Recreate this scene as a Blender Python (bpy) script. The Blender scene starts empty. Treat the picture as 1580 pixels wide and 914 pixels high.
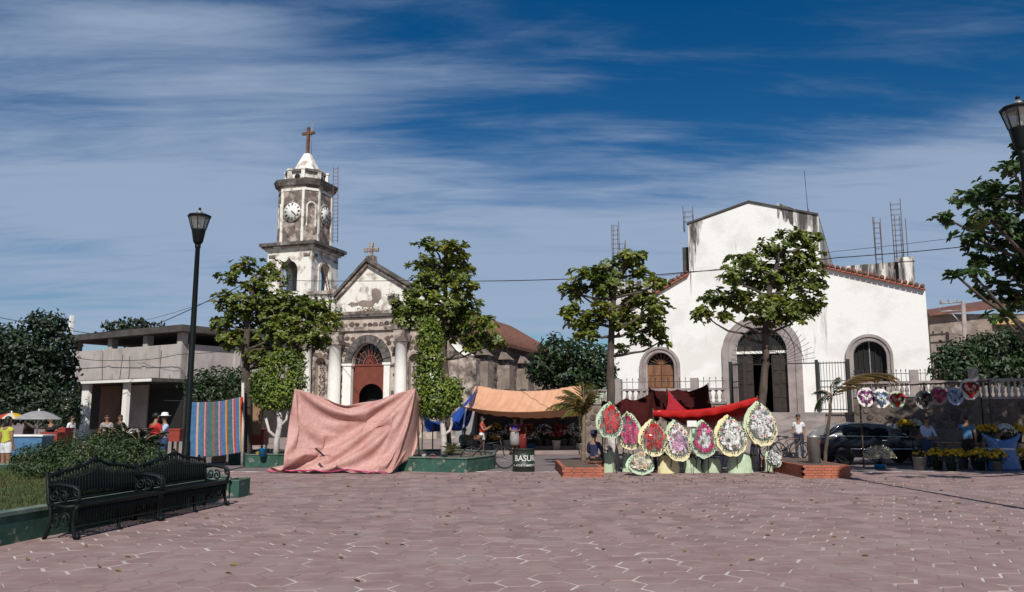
import bpy, bmesh, math, random
import numpy as np
from mathutils import Vector, Matrix
from mathutils.geometry import tessellate_polygon
random.seed(7); RNG = np.random.default_rng(7)
scn = bpy.context.scene
COL = scn.collection
R = math.radians
# ------------------------------------------------------------------ camera
F, HZ, CH = 1250.0, 640.0, 1.65          # focal length (photo px), horizon row, eye height
PITCH = math.atan((HZ - 457) / F)
cam_d = bpy.data.cameras.new('camera'); cam = bpy.data.objects.new('camera', cam_d); COL.objects.link(cam)
cam.location = (0, 0, CH); cam.rotation_euler = (R(90) + PITCH, 0, 0)
cam_d.sensor_width = 36; cam_d.lens = 36 * F / 1580; cam_d.clip_start = .1; cam_d.clip_end = 5000
scn.camera = cam
# ------------------------------------------------------------------ world, sun, exposure
SUN_EL, SUN_AZ = R(42), R(2.0)           # azimuth: sun behind the camera, a touch to the right
w = bpy.data.worlds.new('World'); scn.world = w; w.use_nodes = True
nt = w.node_tree; nt.nodes.clear()
def N(t, **k):
    n = nt.nodes.new(t)
    for a, b in k.items(): setattr(n, a, b)
    return n
def L(a, b): nt.links.new(a, b)
def M2(op, a, b=None, c=None):
    n = N('ShaderNodeMath', operation=op)
    for i, v in enumerate((a, b, c)):
        if v is None: continue
        if isinstance(v, (int, float)): n.inputs[i].default_value = v
        else: L(v, n.inputs[i])
    return n.outputs[0]
def ramp(x, a, b):
    n = N('ShaderNodeMapRange', interpolation_type='SMOOTHSTEP'); L(x, n.inputs[0])
    n.inputs[1].default_value = a; n.inputs[2].default_value = b; return n.outputs[0]
sky = N('ShaderNodeTexSky', sky_type='NISHITA'); sky.sun_disc = False
sky.sun_elevation = SUN_EL; sky.sun_rotation = R(180) - SUN_AZ
sky.altitude = 300; sky.air_density = 1.0; sky.dust_density = .02; sky.ozone_density = 3.0
tc = N('ShaderNodeTexCoord'); sep = N('ShaderNodeSeparateXYZ'); L(tc.outputs['Generated'], sep.inputs[0])
zz = M2('MAXIMUM', sep.outputs[2], 0.0); zd = M2('ADD', zz, .10)
cu = M2('DIVIDE', sep.outputs[0], zd); cv = M2('DIVIDE', sep.outputs[1], zd)
comb = N('ShaderNodeCombineXYZ'); L(cu, comb.inputs[0]); L(cv, comb.inputs[1])
def cloud(rot, sc, scale, detail, dist, seed, rough=.6):
    mp = N('ShaderNodeMapping'); L(comb.outputs[0], mp.inputs[0])
    mp.inputs['Rotation'].default_value = (0, 0, rot); mp.inputs['Scale'].default_value = sc
    mp.inputs['Location'].default_value = (seed, seed * 1.7, 0)
    n = N('ShaderNodeTexNoise'); L(mp.outputs[0], n.inputs['Vector'])
    n.inputs['Scale'].default_value = scale; n.inputs['Detail'].default_value = detail
    n.inputs['Roughness'].default_value = rough; n.inputs['Distortion'].default_value = dist
    return n.outputs['Fac']
SD1, SD2 = 7.7, 4.9
broad = cloud(R(10), (.70, 1.0, 1), .62, 3, .35, SD1, .5)
fib = cloud(R(-30), (.55, 2.0, 1), 1.7, 8, .9, SD2, .58)
fine = cloud(R(-12), (.8, 3.2, 1), 3.4, 8, .6, 1.7, .62)
dens = M2('ADD', M2('MULTIPLY', broad, 1.25), M2('ADD', M2('MULTIPLY', fib, .62), M2('MULTIPLY', fine, .26)))
# the veil of cirrus thickens from about 6 to 16 degrees above the horizon
veil = M2('MULTIPLY', ramp(sep.outputs[2], .05, .15), M2('SUBTRACT', 1.0, ramp(sep.outputs[2], .21, .33)))
dens = M2('ADD', dens, M2('MULTIPLY', veil, .30))
cl = ramp(dens, .90, 1.38)
hs = N('ShaderNodeHueSaturation'); L(sky.outputs[0], hs.inputs['Color'])
hs.inputs['Saturation'].default_value = 1.42; hs.inputs['Value'].default_value = .50; hs.inputs['Hue'].default_value = .503
mx = N('ShaderNodeMix', data_type='RGBA'); L(M2('MULTIPLY', cl, .90), mx.inputs[0]); L(hs.outputs[0], mx.inputs[6])
mx.inputs[7].default_value = (2.75, 3.5, 4.75, 1)
bg = N('ShaderNodeBackground'); L(mx.outputs[2], bg.inputs[0]); bg.inputs[1].default_value = .12
out = N('ShaderNodeOutputWorld'); L(bg.outputs[0], out.inputs[0])
sd = bpy.data.lights.new('sun', 'SUN'); sun = bpy.data.objects.new('sun', sd); COL.objects.link(sun)
sd.energy = 4.5; sd.angle = R(.55); sd.color = (1, .955, .89)
sdir = Vector((math.sin(SUN_AZ) * math.cos(SUN_EL), -math.cos(SUN_AZ) * math.cos(SUN_EL), math.sin(SUN_EL)))
sun.rotation_euler = sdir.to_track_quat('Z', 'Y').to_euler(); sun.location = (0, -20, 30)
vs = scn.view_settings; vs.view_transform = 'Standard'; vs.look = 'None'; vs.exposure = 0; vs.gamma = 1; vs.use_curve_mapping = False
# ------------------------------------------------------------------ photo <-> place
cp, sp = math.cos(PITCH), math.sin(PITCH)
def ray(px, py):
    a, b = (px - 790) / F, -(py - 457) / F
    return Vector((a, cp - b * sp, sp + b * cp))
def at(px, py, Y):
    d = ray(px, py); return Vector((0, 0, CH)) + d * (Y / d.y)
def gp(px, py, z=0.0):
    d = ray(px, py); return Vector((0, 0, CH)) + d * ((z - CH) / d.z)
class Frame:
    """upright plane through (X0,Y0), turned by th: u runs right along it, v runs into the depth"""
    def __init__(s, px, Y, th):
        p = at(px, HZ, Y); s.X0, s.Y0, s.th = p.x, Y, th
        s.e = Vector((math.cos(th), -math.sin(th), 0)); s.d = Vector((math.sin(th), math.cos(th), 0)); s.o = Vector((s.X0, s.Y0, 0))
    def uz(s, px, py, v=0):
        o = Vector((0, 0, CH)); D = ray(px, py)
        t = (v - (o - s.o).dot(s.d)) / D.dot(s.d); p = o + D * t
        return ((p - s.o).dot(s.e), p.z)
    def u(s, px, v=0, py=640): return s.uz(px, py, v)[0]
    def w(s, u, v, z=0): return s.o + s.e * u + s.d * v + Vector((0, 0, z))
# ------------------------------------------------------------------ materials
def pm(name, c1, c2=None, scale=3, rough=.85, bump=0, bscale=60, metal=0, detail=5, lo=.35, hi=.65, stretch=(1, 1, 1), island=0, spec=.5, c3=None, scale3=1, lo3=.5, hi3=.6, stretch3=(1, 1, 1), coat=0, transl=0, obj=False):
    m = bpy.data.materials.new(name); m.use_nodes = True; t = m.node_tree; n = t.nodes; l = t.links
    b = n['Principled BSDF']; b.inputs['Roughness'].default_value = rough; b.inputs['Metallic'].default_value = metal
    b.inputs['Specular IOR Level'].default_value = spec; b.inputs['Coat Weight'].default_value = coat
    g = n.new('ShaderNodeNewGeometry')
    src = g.outputs['Position']
    if obj: src = n.new('ShaderNodeTexCoord').outputs['Object']
    def noise(sc, st, det=detail):
        mp = n.new('ShaderNodeMapping'); mp.inputs['Scale'].default_value = st; l.new(src, mp.inputs[0])
        q = n.new('ShaderNodeTexNoise'); q.inputs['Scale'].default_value = sc; q.inputs['Detail'].default_value = det
        q.inputs['Roughness'].default_value = .6; l.new(mp.outputs[0], q.inputs['Vector']); return q.outputs['Fac']
    def mr(x, a, c):
        q = n.new('ShaderNodeMapRange'); q.interpolation_type = 'SMOOTHSTEP'; l.new(x, q.inputs[0])
        q.inputs[1].default_value = a; q.inputs[2].default_value = c; return q.outputs[0]
    def mix(f, a, c, mode='MIX'):
        q = n.new('ShaderNodeMix'); q.data_type = 'RGBA'; q.blend_type = mode
        if isinstance(f, float): q.inputs[0].default_value = f
        else: l.new(f, q.inputs[0])
        for i, v in ((6, a), (7, c)):
            if isinstance(v, tuple): q.inputs[i].default_value = (*v[:3], 1)
            else: l.new(v, q.inputs[i])
        return q.outputs[2]
    col = tuple(c1)
    if c2: col = mix(mr(noise(scale, stretch), lo, hi), c1, c2)
    if c3: col = mix(mr(noise(scale3, stretch3, 8), lo3, hi3), col, c3)
    if island:
        hsv = n.new('ShaderNodeHueSaturation')
        v = n.new('ShaderNodeMapRange'); l.new(g.outputs['Random Per Island'], v.inputs[0]); v.inputs[3].default_value = 1 - island; v.inputs[4].default_value = 1 + island
        l.new(v.outputs[0], hsv.inputs['Value'])
        if isinstance(col, tuple): hsv.inputs['Color'].default_value = (*col[:3], 1)
        else: l.new(col, hsv.inputs['Color'])
        col = hsv.outputs[0]
    if isinstance(col, tuple): b.inputs['Base Color'].default_value = (*col[:3], 1)
    else: l.new(col, b.inputs['Base Color'])
    if bump:
        bp = n.new('ShaderNodeBump'); bp.inputs['Strength'].default_value = 1; bp.inputs['Distance'].default_value = bump
        l.new(noise(bscale, stretch, 6), bp.inputs['Height']); l.new(bp.outputs[0], b.inputs['Normal'])
    if transl:
        tr = n.new('ShaderNodeBsdfTranslucent'); ms = n.new('ShaderNodeMixShader'); ms.inputs[0].default_value = transl
        if isinstance(col, tuple): tr.inputs[0].default_value = (*col[:3], 1)
        else: l.new(mix(1.0, col, (1.3, 1.4, .6), 'MULTIPLY'), tr.inputs[0])
        o = n['Material Output']; l.new(b.outputs[0], ms.inputs[1]); l.new(tr.outputs[0], ms.inputs[2]); l.new(ms.outputs[0], o.inputs[0])
    return m
def glassy(name, col, rough=.08, alpha=.35):
    m = bpy.data.materials.new(name); m.use_nodes = True; b = m.node_tree.nodes['Principled BSDF']
    b.inputs['Base Color'].default_value = (*col, 1); b.inputs['Roughness'].default_value = rough; b.inputs['Alpha'].default_value = alpha
    b.inputs['Specular IOR Level'].default_value = .8
    return m
MT = {}
def mt(k, *a, **kw): MT[k] = pm(k, *a, **kw); return MT[k]
mt('dust', (.245, .165, .158), (.28, .20, .188), 1.5, .95, .004, 50, c3=(.20, .135, .125), scale3=.5, lo3=.45, hi3=.7)
mt('paver', (.240, .155, .143), (.290, .200, .184), 2.2, .92, .004, 60, island=.17, c3=(.30, .222, .21), scale3=.7, lo3=.48, hi3=.72)
mt('joint', (.245, .165, .158), (.60, .53, .47), 1.9, .95, .003, 60, lo=.42, hi=.54, detail=7, c3=(.245, .165, .158), scale3=.42, lo3=.45, hi3=.60)
mt('asphalt', (.20, .155, .15), (.15, .12, .118), 1.2, .95, .004, 40)
mt('concrete', (.34, .29, .27), (.24, .20, .19), 1.5, .9, .004, 30)
mt('sidewalk', (.32, .25, .22), (.24, .19, .17), 1.5, .9, .003, 30)
mt('white_wall', (.81, .80, .765), (.72, .705, .66), .55, .85, .010, 7, detail=9, lo=.45, hi=.62, c3=(.36, .34, .31), scale3=1.5, lo3=.60, hi3=.76, stretch3=(1.6, 1.6, .16))
mt('stained_white', (.72, .70, .65), (.34, .32, .30), 2.2, .9, .01, 10, lo=.42, hi=.58, stretch=(1.5, 1.5, .2), detail=8, c3=(.07, .065, .06), scale3=1.8, lo3=.42, hi3=.58, stretch3=(1.6, 1.6, .3))
mt('old_white', (.76, .73, .66), (.40, .34, .29), 1.7, .9, .012, 12, lo=.48, hi=.64, detail=8, c3=(.10, .09, .08), scale3=1.0, lo3=.58, hi3=.72, stretch3=(1.3, 1.3, .5))
mt('old_grey', (.46, .39, .33), (.15, .115, .098), 1.6, .92, .015, 12, lo=.36, hi=.58, detail=9, c3=(.045, .038, .034), scale3=1.9, lo3=.52, hi3=.66)
mt('old_dark', (.15, .13, .115), (.06, .055, .05), 2.5, .95, .01, 14, c3=(.40, .37, .33), scale3=1.3, lo3=.60, hi3=.75)
mt('mortar', (.54, .46, .39), (.38, .31, .26), 2, .95, .02, 14)
mt('stone', (.085, .062, .052), (.155, .115, .095), 3, .95, .012, 25, island=.45)
mt('white_paint', (.80, .78, .72), (.68, .66, .60), 1.5, .75, .003, 30, lo=.5, hi=.75)
mt('brick_red', (.42, .135, .075), (.32, .10, .06), 3, .9, .005, 50, island=.22)
mt('tile', (.19, .075, .05), (.10, .05, .036), 2.5, .9, .004, 40, island=.3)
mt('brown_door', (.19, .046, .026), (.15, .037, .021), 3, .6, .002, 30)
mt('wood', (.24, .11, .05), (.15, .065, .03), 6, .7, .004, 30, stretch=(1, 1, .15))
mt('wood_dark', (.035, .022, .015), (.02, .014, .01), 5, .6)
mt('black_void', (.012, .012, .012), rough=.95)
mt('iron', (.018, .022, .022), (.03, .025, .02), 6, .45, .001, 40)
mt('iron_green', (.004, .0085, .008), (.003, .006, .006), 5, .55, .0015, 60, spec=.25)
mt('rust', (.17, .075, .035), (.09, .045, .03), 5, .85, .002, 50)
mt('rebar', (.10, .06, .045), rough=.8)
mt('green_paint', (.030, .100, .068), (.018, .062, .046), 3, .75, .005, 25, detail=8, c3=(.24, .22, .19), scale3=5, lo3=.57, hi3=.68)
mt('green_top', (.16, .20, .16), (.08, .13, .10), 3, .8, .004, 30)
mt('soil', (.09, .06, .045), (.14, .10, .07), 4, .95, .02, 20)
mt('lawn', (.060, .075, .022), (.095, .085, .035), 3, .95, .02, 60)
mt('grass', (.055, .095, .022), (.11, .11, .035), 2, .8, island=.3, transl=.25)
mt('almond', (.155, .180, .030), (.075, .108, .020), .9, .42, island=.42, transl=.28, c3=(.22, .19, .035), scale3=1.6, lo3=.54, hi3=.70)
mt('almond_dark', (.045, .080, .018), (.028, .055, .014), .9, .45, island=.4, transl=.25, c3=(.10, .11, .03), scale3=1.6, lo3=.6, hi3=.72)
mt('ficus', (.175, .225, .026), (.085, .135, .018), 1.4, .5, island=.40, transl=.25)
mt('dark_leaf', (.020, .040, .013), (.011, .024, .010), .6, .55, island=.45, transl=.15)
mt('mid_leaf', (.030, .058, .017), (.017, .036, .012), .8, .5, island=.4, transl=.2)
mt('hedge', (.026, .052, .014), (.048, .078, .020), .7, .55, island=.4, transl=.2)
mt('fern', (.06, .10, .03), (.11, .13, .05), 2, .6, island=.35, transl=.25)
mt('frond', (.24, .19, .045), (.13, .14, .035), 1.5, .6, island=.35, transl=.25)
mt('dead_leaf', (.26, .17, .06), (.16, .11, .045), 2, .8, island=.3, transl=.2)
mt('bark', (.10, .075, .058), (.055, .042, .034), 5, .95, .02, 18, stretch=(1, 1, .4))
mt('limewash', (.55, .50, .46), (.34, .30, .28), 4, .95, .012, 18, lo=.45, hi=.7)
mt('palm_bark', (.25, .17, .10), (.14, .10, .065), 8, .95, .015, 25, stretch=(1, 1, 3))
mt('plaster_grey', (.46, .41, .38), (.37, .33, .305), 1.2, .92, .006, 20, c3=(.22, .19, .18), scale3=1.2, lo3=.55, hi3=.75, stretch3=(1, 1, .3))
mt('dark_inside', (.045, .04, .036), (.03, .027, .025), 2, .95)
mt('roof_dark', (.085, .075, .068), (.05, .045, .042), 2, .95)
mt('yellow_wall', (.50, .34, .13), (.40, .27, .11), 1.5, .9)
mt('pink_tarp', (.50, .265, .225), (.58, .335, .295), 14, .62, .004, 40, c3=(.45, .215, .185), scale3=2.0, lo3=.48, hi3=.70, transl=.10)
mt('orange_tarp', (.70, .39, .24), (.64, .34, .20), 2, .7, .003, 30, transl=.15)
mt('red_tarp', (.48, .014, .012), (.38, .01, .01), 2, .25, .002, 20, transl=.1)
mt('maroon_tarp', (.050, .008, .007), (.030, .005, .005), 2, .85, .004, 15, spec=.12)
mt('blue_tarp', (.02, .075, .34), (.015, .055, .26), 2, .5, .003, 20, transl=.15)
mt('brown_cloth', (.27, .17, .10), (.20, .125, .075), 2, .9, .004, 20)
mt('white_cloth', (.72, .71, .69), rough=.85)
mt('white_plastic', (.78, .76, .72), (.66, .64, .60), 4, .5)
mt('blue_plastic', (.02, .22, .42), rough=.4)
mt('grey_metal', (.40, .39, .38), (.28, .27, .26), 4, .45, metal=.6)
mt('drum_paint', (.012, .030, .022), (.03, .03, .026), 5, .5, .003, 25, c3=(.09, .05, .03), scale3=3, lo3=.64, hi3=.74)
mt('lettering', (.78, .77, .72), (.55, .54, .5), 30, .7)
mt('cardboard', (.33, .20, .11), (.26, .155, .09), 5, .9)
mt('skin', (.28, .145, .085), rough=.6)
mt('skin_b', (.20, .10, .06), rough=.6)
mt('hair', (.012, .010, .009), rough=.5)
for k, c in dict(red=(.52, .022, .016), white=(.74, .74, .74), yellow=(.50, .52, .06), jeans=(.03, .055, .13), navy=(.02, .025, .07), black=(.015, .015, .017), blue=(.09, .20, .46), lblue=(.42, .52, .70), maroon=(.20, .015, .02), stripe=(.35, .33, .32), grey=(.30, .29, .29), green=(.10, .14, .10), purple=(.10, .06, .36)).items():
    mt('cloth_' + k, c, tuple(x * .8 for x in c), 9, .9)
mt('car_paint', (.004, .006, .012), rough=.28, spec=.3, coat=.1)
mt('tyre', (.014, .014, .014), rough=.85)
mt('chrome', (.75, .76, .78), rough=.15, metal=1)
mt('rubber', (.02, .02, .02), rough=.8)
mt('seat', (.05, .05, .055), rough=.9)
MT['glass'] = glassy('glass', (.012, .016, .018), .05, .78)
MT['lantern_glass'] = glassy('lantern_glass', (.20, .185, .16), .25, .6)
MT['cellophane'] = glassy('cellophane', (.85, .88, .86), .07, .07)
mt('paper_cream', (.72, .64, .36), (.66, .58, .32), 4, .55)
mt('paper_green', (.46, .56, .38), (.40, .50, .34), 4, .6)
mt('leaf_dark', (.03, .055, .03), (.05, .08, .05), 20, .4)
for k, c in dict(red=(.55, .012, .012), pink=(.55, .035, .17), pale=(.62, .36, .50), white=(.74, .72, .70), yellow=(.70, .42, .01), orange=(.60, .16, .03), lilac=(.45, .10, .36), dark=(.04, .015, .02), bluew=(.35, .45, .68), cream=(.62, .56, .42), ored=(.48, .05, .02)).items():
    mt('fl_' + k, c, tuple(x * .7 for x in c), 25, .7, island=.2)
# ------------------------------------------------------------------ mesh helpers
def tag(o, label=None, cat=None, group=None, kind=None):
    if label: o['label'] = label
    if cat: o['category'] = cat
    if group: o['group'] = group
    if kind: o['kind'] = kind
    return o
def link(name, me, parent=None, loc=(0, 0, 0), rot=(0, 0, 0), sc=None):
    o = bpy.data.objects.new(name, me); COL.objects.link(o)
    if parent is not None: o.parent = parent
    o.location = loc; o.rotation_euler = rot
    if sc: o.scale = sc if isinstance(sc, (tuple, Vector)) else (sc, sc, sc)
    return o
def thing(name, label, cat, loc=(0, 0, 0), rz=0, group=None):
    return tag(link(name, None, None, loc, (0, 0, rz)), label, cat, group)
def copy_tree(o, parent=None):
    c = o.copy(); COL.objects.link(c)
    if parent is not None: c.parent = parent
    for ch in [x for x in bpy.data.objects if x.parent == o]: copy_tree(ch, c)
    return c
class MB:
    def __init__(s): s.v, s.f, s.m, s.sm = [], [], [], []
    def add(s, vs, fs, mi=0, smooth=False):
        b = len(s.v); s.v += [tuple(q) for q in vs]; s.f += [tuple(i + b for i in f) for f in fs]
        s.m += [mi] * len(fs); s.sm += [smooth] * len(fs); return s
    def box(s, c, d, rz=0, mi=0, taper=1.0, rot=None):
        x, y, z = d[0] / 2, d[1] / 2, d[2] / 2; t = taper
        P = [(-x, -y, -z), (x, -y, -z), (x, y, -z), (-x, y, -z), (-x * t, -y * t, z), (x * t, -y * t, z), (x * t, y * t, z), (-x * t, y * t, z)]
        Mx = rot if rot is not None else Matrix.Rotation(rz, 3, 'Z')
        return s.add([Mx @ Vector(p) + Vector(c) for p in P], [(3, 2, 1, 0), (4, 5, 6, 7), (0, 1, 5, 4), (1, 2, 6, 5), (2, 3, 7, 6), (3, 0, 4, 7)], mi)
    def span(s, x0, x1, y0, y1, z0, z1, mi=0, taper=1.0): return s.box(((x0 + x1) / 2, (y0 + y1) / 2, (z0 + z1) / 2), (abs(x1 - x0), abs(y1 - y0), abs(z1 - z0)), 0, mi, taper)
    def bar(s, a, b, wd, dp=None, mi=0):
        a, b = Vector(a), Vector(b); d = b - a; q = d.to_track_quat('Z', 'Y').to_matrix()
        return s.box((a + b) / 2, (wd, dp or wd, d.length), mi=mi, rot=q)
    def tube(s, pts, r, n=8, mi=0, smooth=True, caps=True):
        pts = [Vector(p) for p in pts]; k = len(pts); rs = r if isinstance(r, (list, tuple)) else [r] * k
        V, Fc = [], []; up = None
        for i, p in enumerate(pts):
            t = (pts[min(i + 1, k - 1)] - pts[max(i - 1, 0)]).normalized()
            if up is None: up = Vector((1, 0, 0)) if abs(t.x) < .8 else Vector((0, 1, 0))
            up = (up - t * up.dot(t)).normalized(); sd_ = t.cross(up)
            V += [p + (up * math.cos(2 * math.pi * j / n) + sd_ * math.sin(2 * math.pi * j / n)) * rs[i] for j in range(n)]
        for i in range(k - 1):
            for j in range(n): a, b = i * n + j, i * n + (j + 1) % n; Fc.append((a, b, b + n, a + n))
        if caps: Fc += [tuple(range(n - 1, -1, -1)), tuple(range((k - 1) * n, k * n))]
        return s.add(V, Fc, mi, smooth)
    def lathe(s, prof, c=(0, 0, 0), n=16, mi=0, smooth=True, caps=True, a0=0.0):
        V, Fc = [], []
        for r_, z in prof: V += [(c[0] + r_ * math.cos(a0 + 2 * math.pi * j / n), c[1] + r_ * math.sin(a0 + 2 * math.pi * j / n), c[2] + z) for j in range(n)]
        k = len(prof)
        for i in range(k - 1):
            for j in range(n): a, b = i * n + j, i * n + (j + 1) % n; Fc.append((a, b, b + n, a + n))
        if caps: Fc += [tuple(range(n - 1, -1, -1)), tuple(range((k - 1) * n, k * n))]
        return s.add(V, Fc, mi, smooth)
    def plate(s, outer, holes, y0, y1, mi=0):
        """polygon in the x-z plane with holes, given thickness from y0 (front) to y1"""
        loops = [outer] + list(holes); flat = [p for lp in loops for p in lp]
        tri = tessellate_polygon([[Vector((p[0], p[1], 0)) for p in lp] for lp in loops]); n = len(flat)
        V = [(p[0], y0, p[1]) for p in flat] + [(p[0], y1, p[1]) for p in flat]; Fc = []
        for a, b, c in tri:
            A, B, C = (Vector((flat[i][0], flat[i][1], 0)) for i in (a, b, c))
            if (B - A).cross(C - A).z < 0: b, c = c, b
            Fc += [(a, b, c), (a + n, c + n, b + n)]
        k = 0
        for li, lp in enumerate(loops):
            q = len(lp); area = sum(lp[i][0] * lp[(i + 1) % q][1] - lp[(i + 1) % q][0] * lp[i][1] for i in range(q))
            for i in range(q):
                a, b = k + i, k + (i + 1) % q
                Fc.append((a, a + n, b + n, b) if (area > 0) == (li == 0) else (b, b + n, a + n, a))
            k += q
        return s.add(V, Fc, mi)
    def ring(s, inner, outer, y0, y1, mi=0):
        """open band between two polylines in x-z"""
        n = len(inner); V = [(p[0], y0, p[1]) for p in inner] + [(p[0], y0, p[1]) for p in outer] + [(p[0], y1, p[1]) for p in inner] + [(p[0], y1, p[1]) for p in outer]
        Fc = []
        for i in range(n - 1):
            Fc += [(i, n + i, n + i + 1, i + 1), (n + i, 3 * n + i, 3 * n + i + 1, n + i + 1), (2 * n + i, i, i + 1, 2 * n + i + 1), (2 * n + i, 2 * n + i + 1, 3 * n + i + 1, 3 * n + i)]
        for i in (0, n - 1): Fc.append((i, n + i, 3 * n + i, 2 * n + i))
        return s.add(V, Fc, mi)
    def ball(s, c, r, n=8, k=6, mi=0):
        rr = r if isinstance(r, tuple) else (r, r, r); V, Fc = [], []
        for i in range(k + 1):
            t = math.pi * i / k
            for j in range(n): p = 2 * math.pi * j / n; V.append((c[0] + rr[0] * math.sin(t) * math.cos(p), c[1] + rr[1] * math.sin(t) * math.sin(p), c[2] + rr[2] * math.cos(t)))
        for i in range(k):
            for j in range(n): a, b = i * n + j, i * n + (j + 1) % n; Fc.append((a, a + n, b + n, b))
        return s.add(V, Fc, mi, True)
    def mesh(s, name, mats):
        me = bpy.data.meshes.new(name); me.from_pydata(s.v, [], s.f)
        for m in (mats if isinstance(mats, (list, tuple)) else [mats]): me.materials.append(MT[m] if isinstance(m, str) else m)
        me.polygons.foreach_set('material_index', s.m); me.polygons.foreach_set('use_smooth', s.sm); me.update(); return me
    def build(s, name, mats, parent=None, loc=(0, 0, 0), rot=(0, 0, 0), fix=False):
        me = s.mesh(name, mats)
        if fix:
            bm = bmesh.new(); bm.from_mesh(me); bmesh.ops.remove_doubles(bm, verts=bm.verts, dist=1e-5); bmesh.ops.recalc_face_normals(bm, faces=bm.faces); bm.to_mesh(me); bm.free()
        return link(name, me, parent, loc, rot)
def arch(u0, u1, z0, zs, n=14, rise=None):
    """outline of an arched opening: up the left jamb, over, down the right"""
    c, r_ = (u0 + u1) / 2, (u1 - u0) / 2; h = rise or r_
    return [(u0, z0)] + [(c - r_ * math.cos(math.pi * i / n), zs + h * math.sin(math.pi * i / n)) for i in range(n + 1)] + [(u1, z0)]
def np_mesh(name, V, Fq, mat, parent=None, smooth=False):
    me = bpy.data.meshes.new(name); V = np.asarray(V, np.float32); Fq = np.asarray(Fq, np.int32); k = Fq.shape[1]
    me.vertices.add(len(V)); me.vertices.foreach_set('co', V.ravel()); me.loops.add(Fq.size); me.loops.foreach_set('vertex_index', Fq.ravel())
    me.polygons.add(len(Fq)); me.polygons.foreach_set('loop_start', np.arange(0, Fq.size, k, dtype=np.int32)); me.polygons.foreach_set('loop_total', np.full(len(Fq), k, np.int32))
    me.update(calc_edges=True); me.materials.append(MT[mat] if isinstance(mat, str) else mat)
    if smooth: me.polygons.foreach_set('use_smooth', [True] * len(Fq))
    return me if parent == 'mesh' else link(name, me, parent)
# ------------------------------------------------------------------ leaves
def unit(a): return a / np.maximum(np.linalg.norm(a, axis=-1, keepdims=True), 1e-9)
def leaf_arrays(pos, axis, nrm, ln, wr=.5, fold=.18, droop=.12):
    """six-point folded leaves: base, two shoulders each side, tip"""
    pos, axis, nrm = np.asarray(pos, float), unit(np.asarray(axis, float)), np.asarray(nrm, float)
    side = unit(np.cross(axis, nrm)); nrm = unit(np.cross(side, axis)); ln = np.broadcast_to(np.asarray(ln, float), (len(pos),))[:, None]
    w_ = ln * wr * .5
    b = pos; t = pos + axis * ln - nrm * ln * droop
    l1 = pos + axis * ln * .35 + side * w_ * .75 + nrm * w_ * fold * 2; r1 = pos + axis * ln * .35 - side * w_ * .75 + nrm * w_ * fold * 2
    l2 = pos + axis * ln * .72 + side * w_ + nrm * (w_ * fold * 2 - ln * droop * .4); r2 = pos + axis * ln * .72 - side * w_ + nrm * (w_ * fold * 2 - ln * droop * .4)
    V = np.stack([b, l1, l2, t, r2, r1], 1).reshape(-1, 3)
    i = np.arange(len(pos))[:, None] * 6
    Fq = np.concatenate([i + np.array([[0, 3, 2, 1]]), i + np.array([[0, 5, 4, 3]])], 0)
    return V, Fq
def rnd_dirs(n, rng=RNG): return unit(rng.normal(size=(n, 3)))
def scatter(blobs, dens, ln, rng=RNG, shell=.55, updir=.5, jit=.8, wr=.5):
    """leaves through ellipsoids [(centre, radii)]; returns arrays"""
    Ps, As, Ns = [], [], []
    for c, r_ in blobs:
        r_ = np.array(r_); n = max(6, int(dens * (r_[0] * r_[2] + r_[0] * r_[1] + r_[1] * r_[2]) * 4.2))
        d = rnd_dirs(n, rng); rad = shell + (1 - shell) * rng.random((n, 1)) ** .7
        lump = 1 + .16 * np.sin(d[:, :1] * 7 + c[0] * 3) * np.sin(d[:, 2:] * 6 + c[1]) + .10 * rng.normal(size=(n, 1))
        Ps.append(np.array(c) + d * r_ * rad * lump)
        Ns.append(d + np.array([0, 0, updir]) + rng.normal(size=(n, 3)) * jit * .5)
        As.append(np.cross(d, rng.normal(size=(n, 3))) + d * .5 + np.array([0, 0, -.25]))
    P = np.concatenate(Ps); A = np.concatenate(As); Nn = np.concatenate(Ns)
    return leaf_arrays(P, A, Nn, ln * rng.uniform(.7, 1.25, len(P)), wr)
def leafmass(name, blobs, dens, ln, mat, parent, wr=.5, shell=.5, kind='stuff', rng=RNG):
    V, Fq = scatter(blobs, dens, ln, rng, shell, wr=wr); o = np_mesh(name, V, Fq, mat, parent)
    if kind: o['kind'] = kind
    return o
mt('wall_mortar', (.27, .215, .18), (.17, .135, .115), 1.6, .95, .02, 12, c3=(.36, .31, .27), scale3=.9, lo3=.55, hi3=.7)
rr = random.Random(11)
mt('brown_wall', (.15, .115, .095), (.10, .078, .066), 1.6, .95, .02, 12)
def stone(mb, u_, z_, r_, v, rr, mi=0):
    n = 7; a0 = rr.random() * 6; pts = [(u_ + r_ * rr.uniform(.72, 1.1) * math.cos(a0 + 2 * math.pi * i / n) * 1.12, z_ + r_ * rr.uniform(.72, 1.1) * math.sin(a0 + 2 * math.pi * i / n) * .9) for i in range(n)]
    h = rr.uniform(.02, .06)
    V = [(p[0], v + .01, p[1]) for p in pts] + [((p[0] - u_) * .82 + u_, v - h, (p[1] - z_) * .82 + z_) for p in pts]
    mb.add(V, [(i, (i + 1) % n, n + (i + 1) % n, n + i) for i in range(n)] + [tuple(range(n, 2 * n))], mi)
def rubble(mb, ua, ub, za, zb, s_, v, skip=None, dens=1.0):
    nz = int((zb - za) / (s_ * .82)); nu = int((ub - ua) / s_)
    for j in range(nz):
        for i in range(nu):
            u_ = ua + (i + .5 + .5 * (j % 2) + rr.uniform(-.22, .22)) * s_; z_ = za + (j + .5 + rr.uniform(-.18, .18)) * s_ * .82
            if u_ > ub - s_ * .4 or (skip and skip(u_, z_)) or rr.random() > dens: continue
            stone(mb, u_, z_, s_ * rr.uniform(.40, .56), v, rr)
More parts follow.
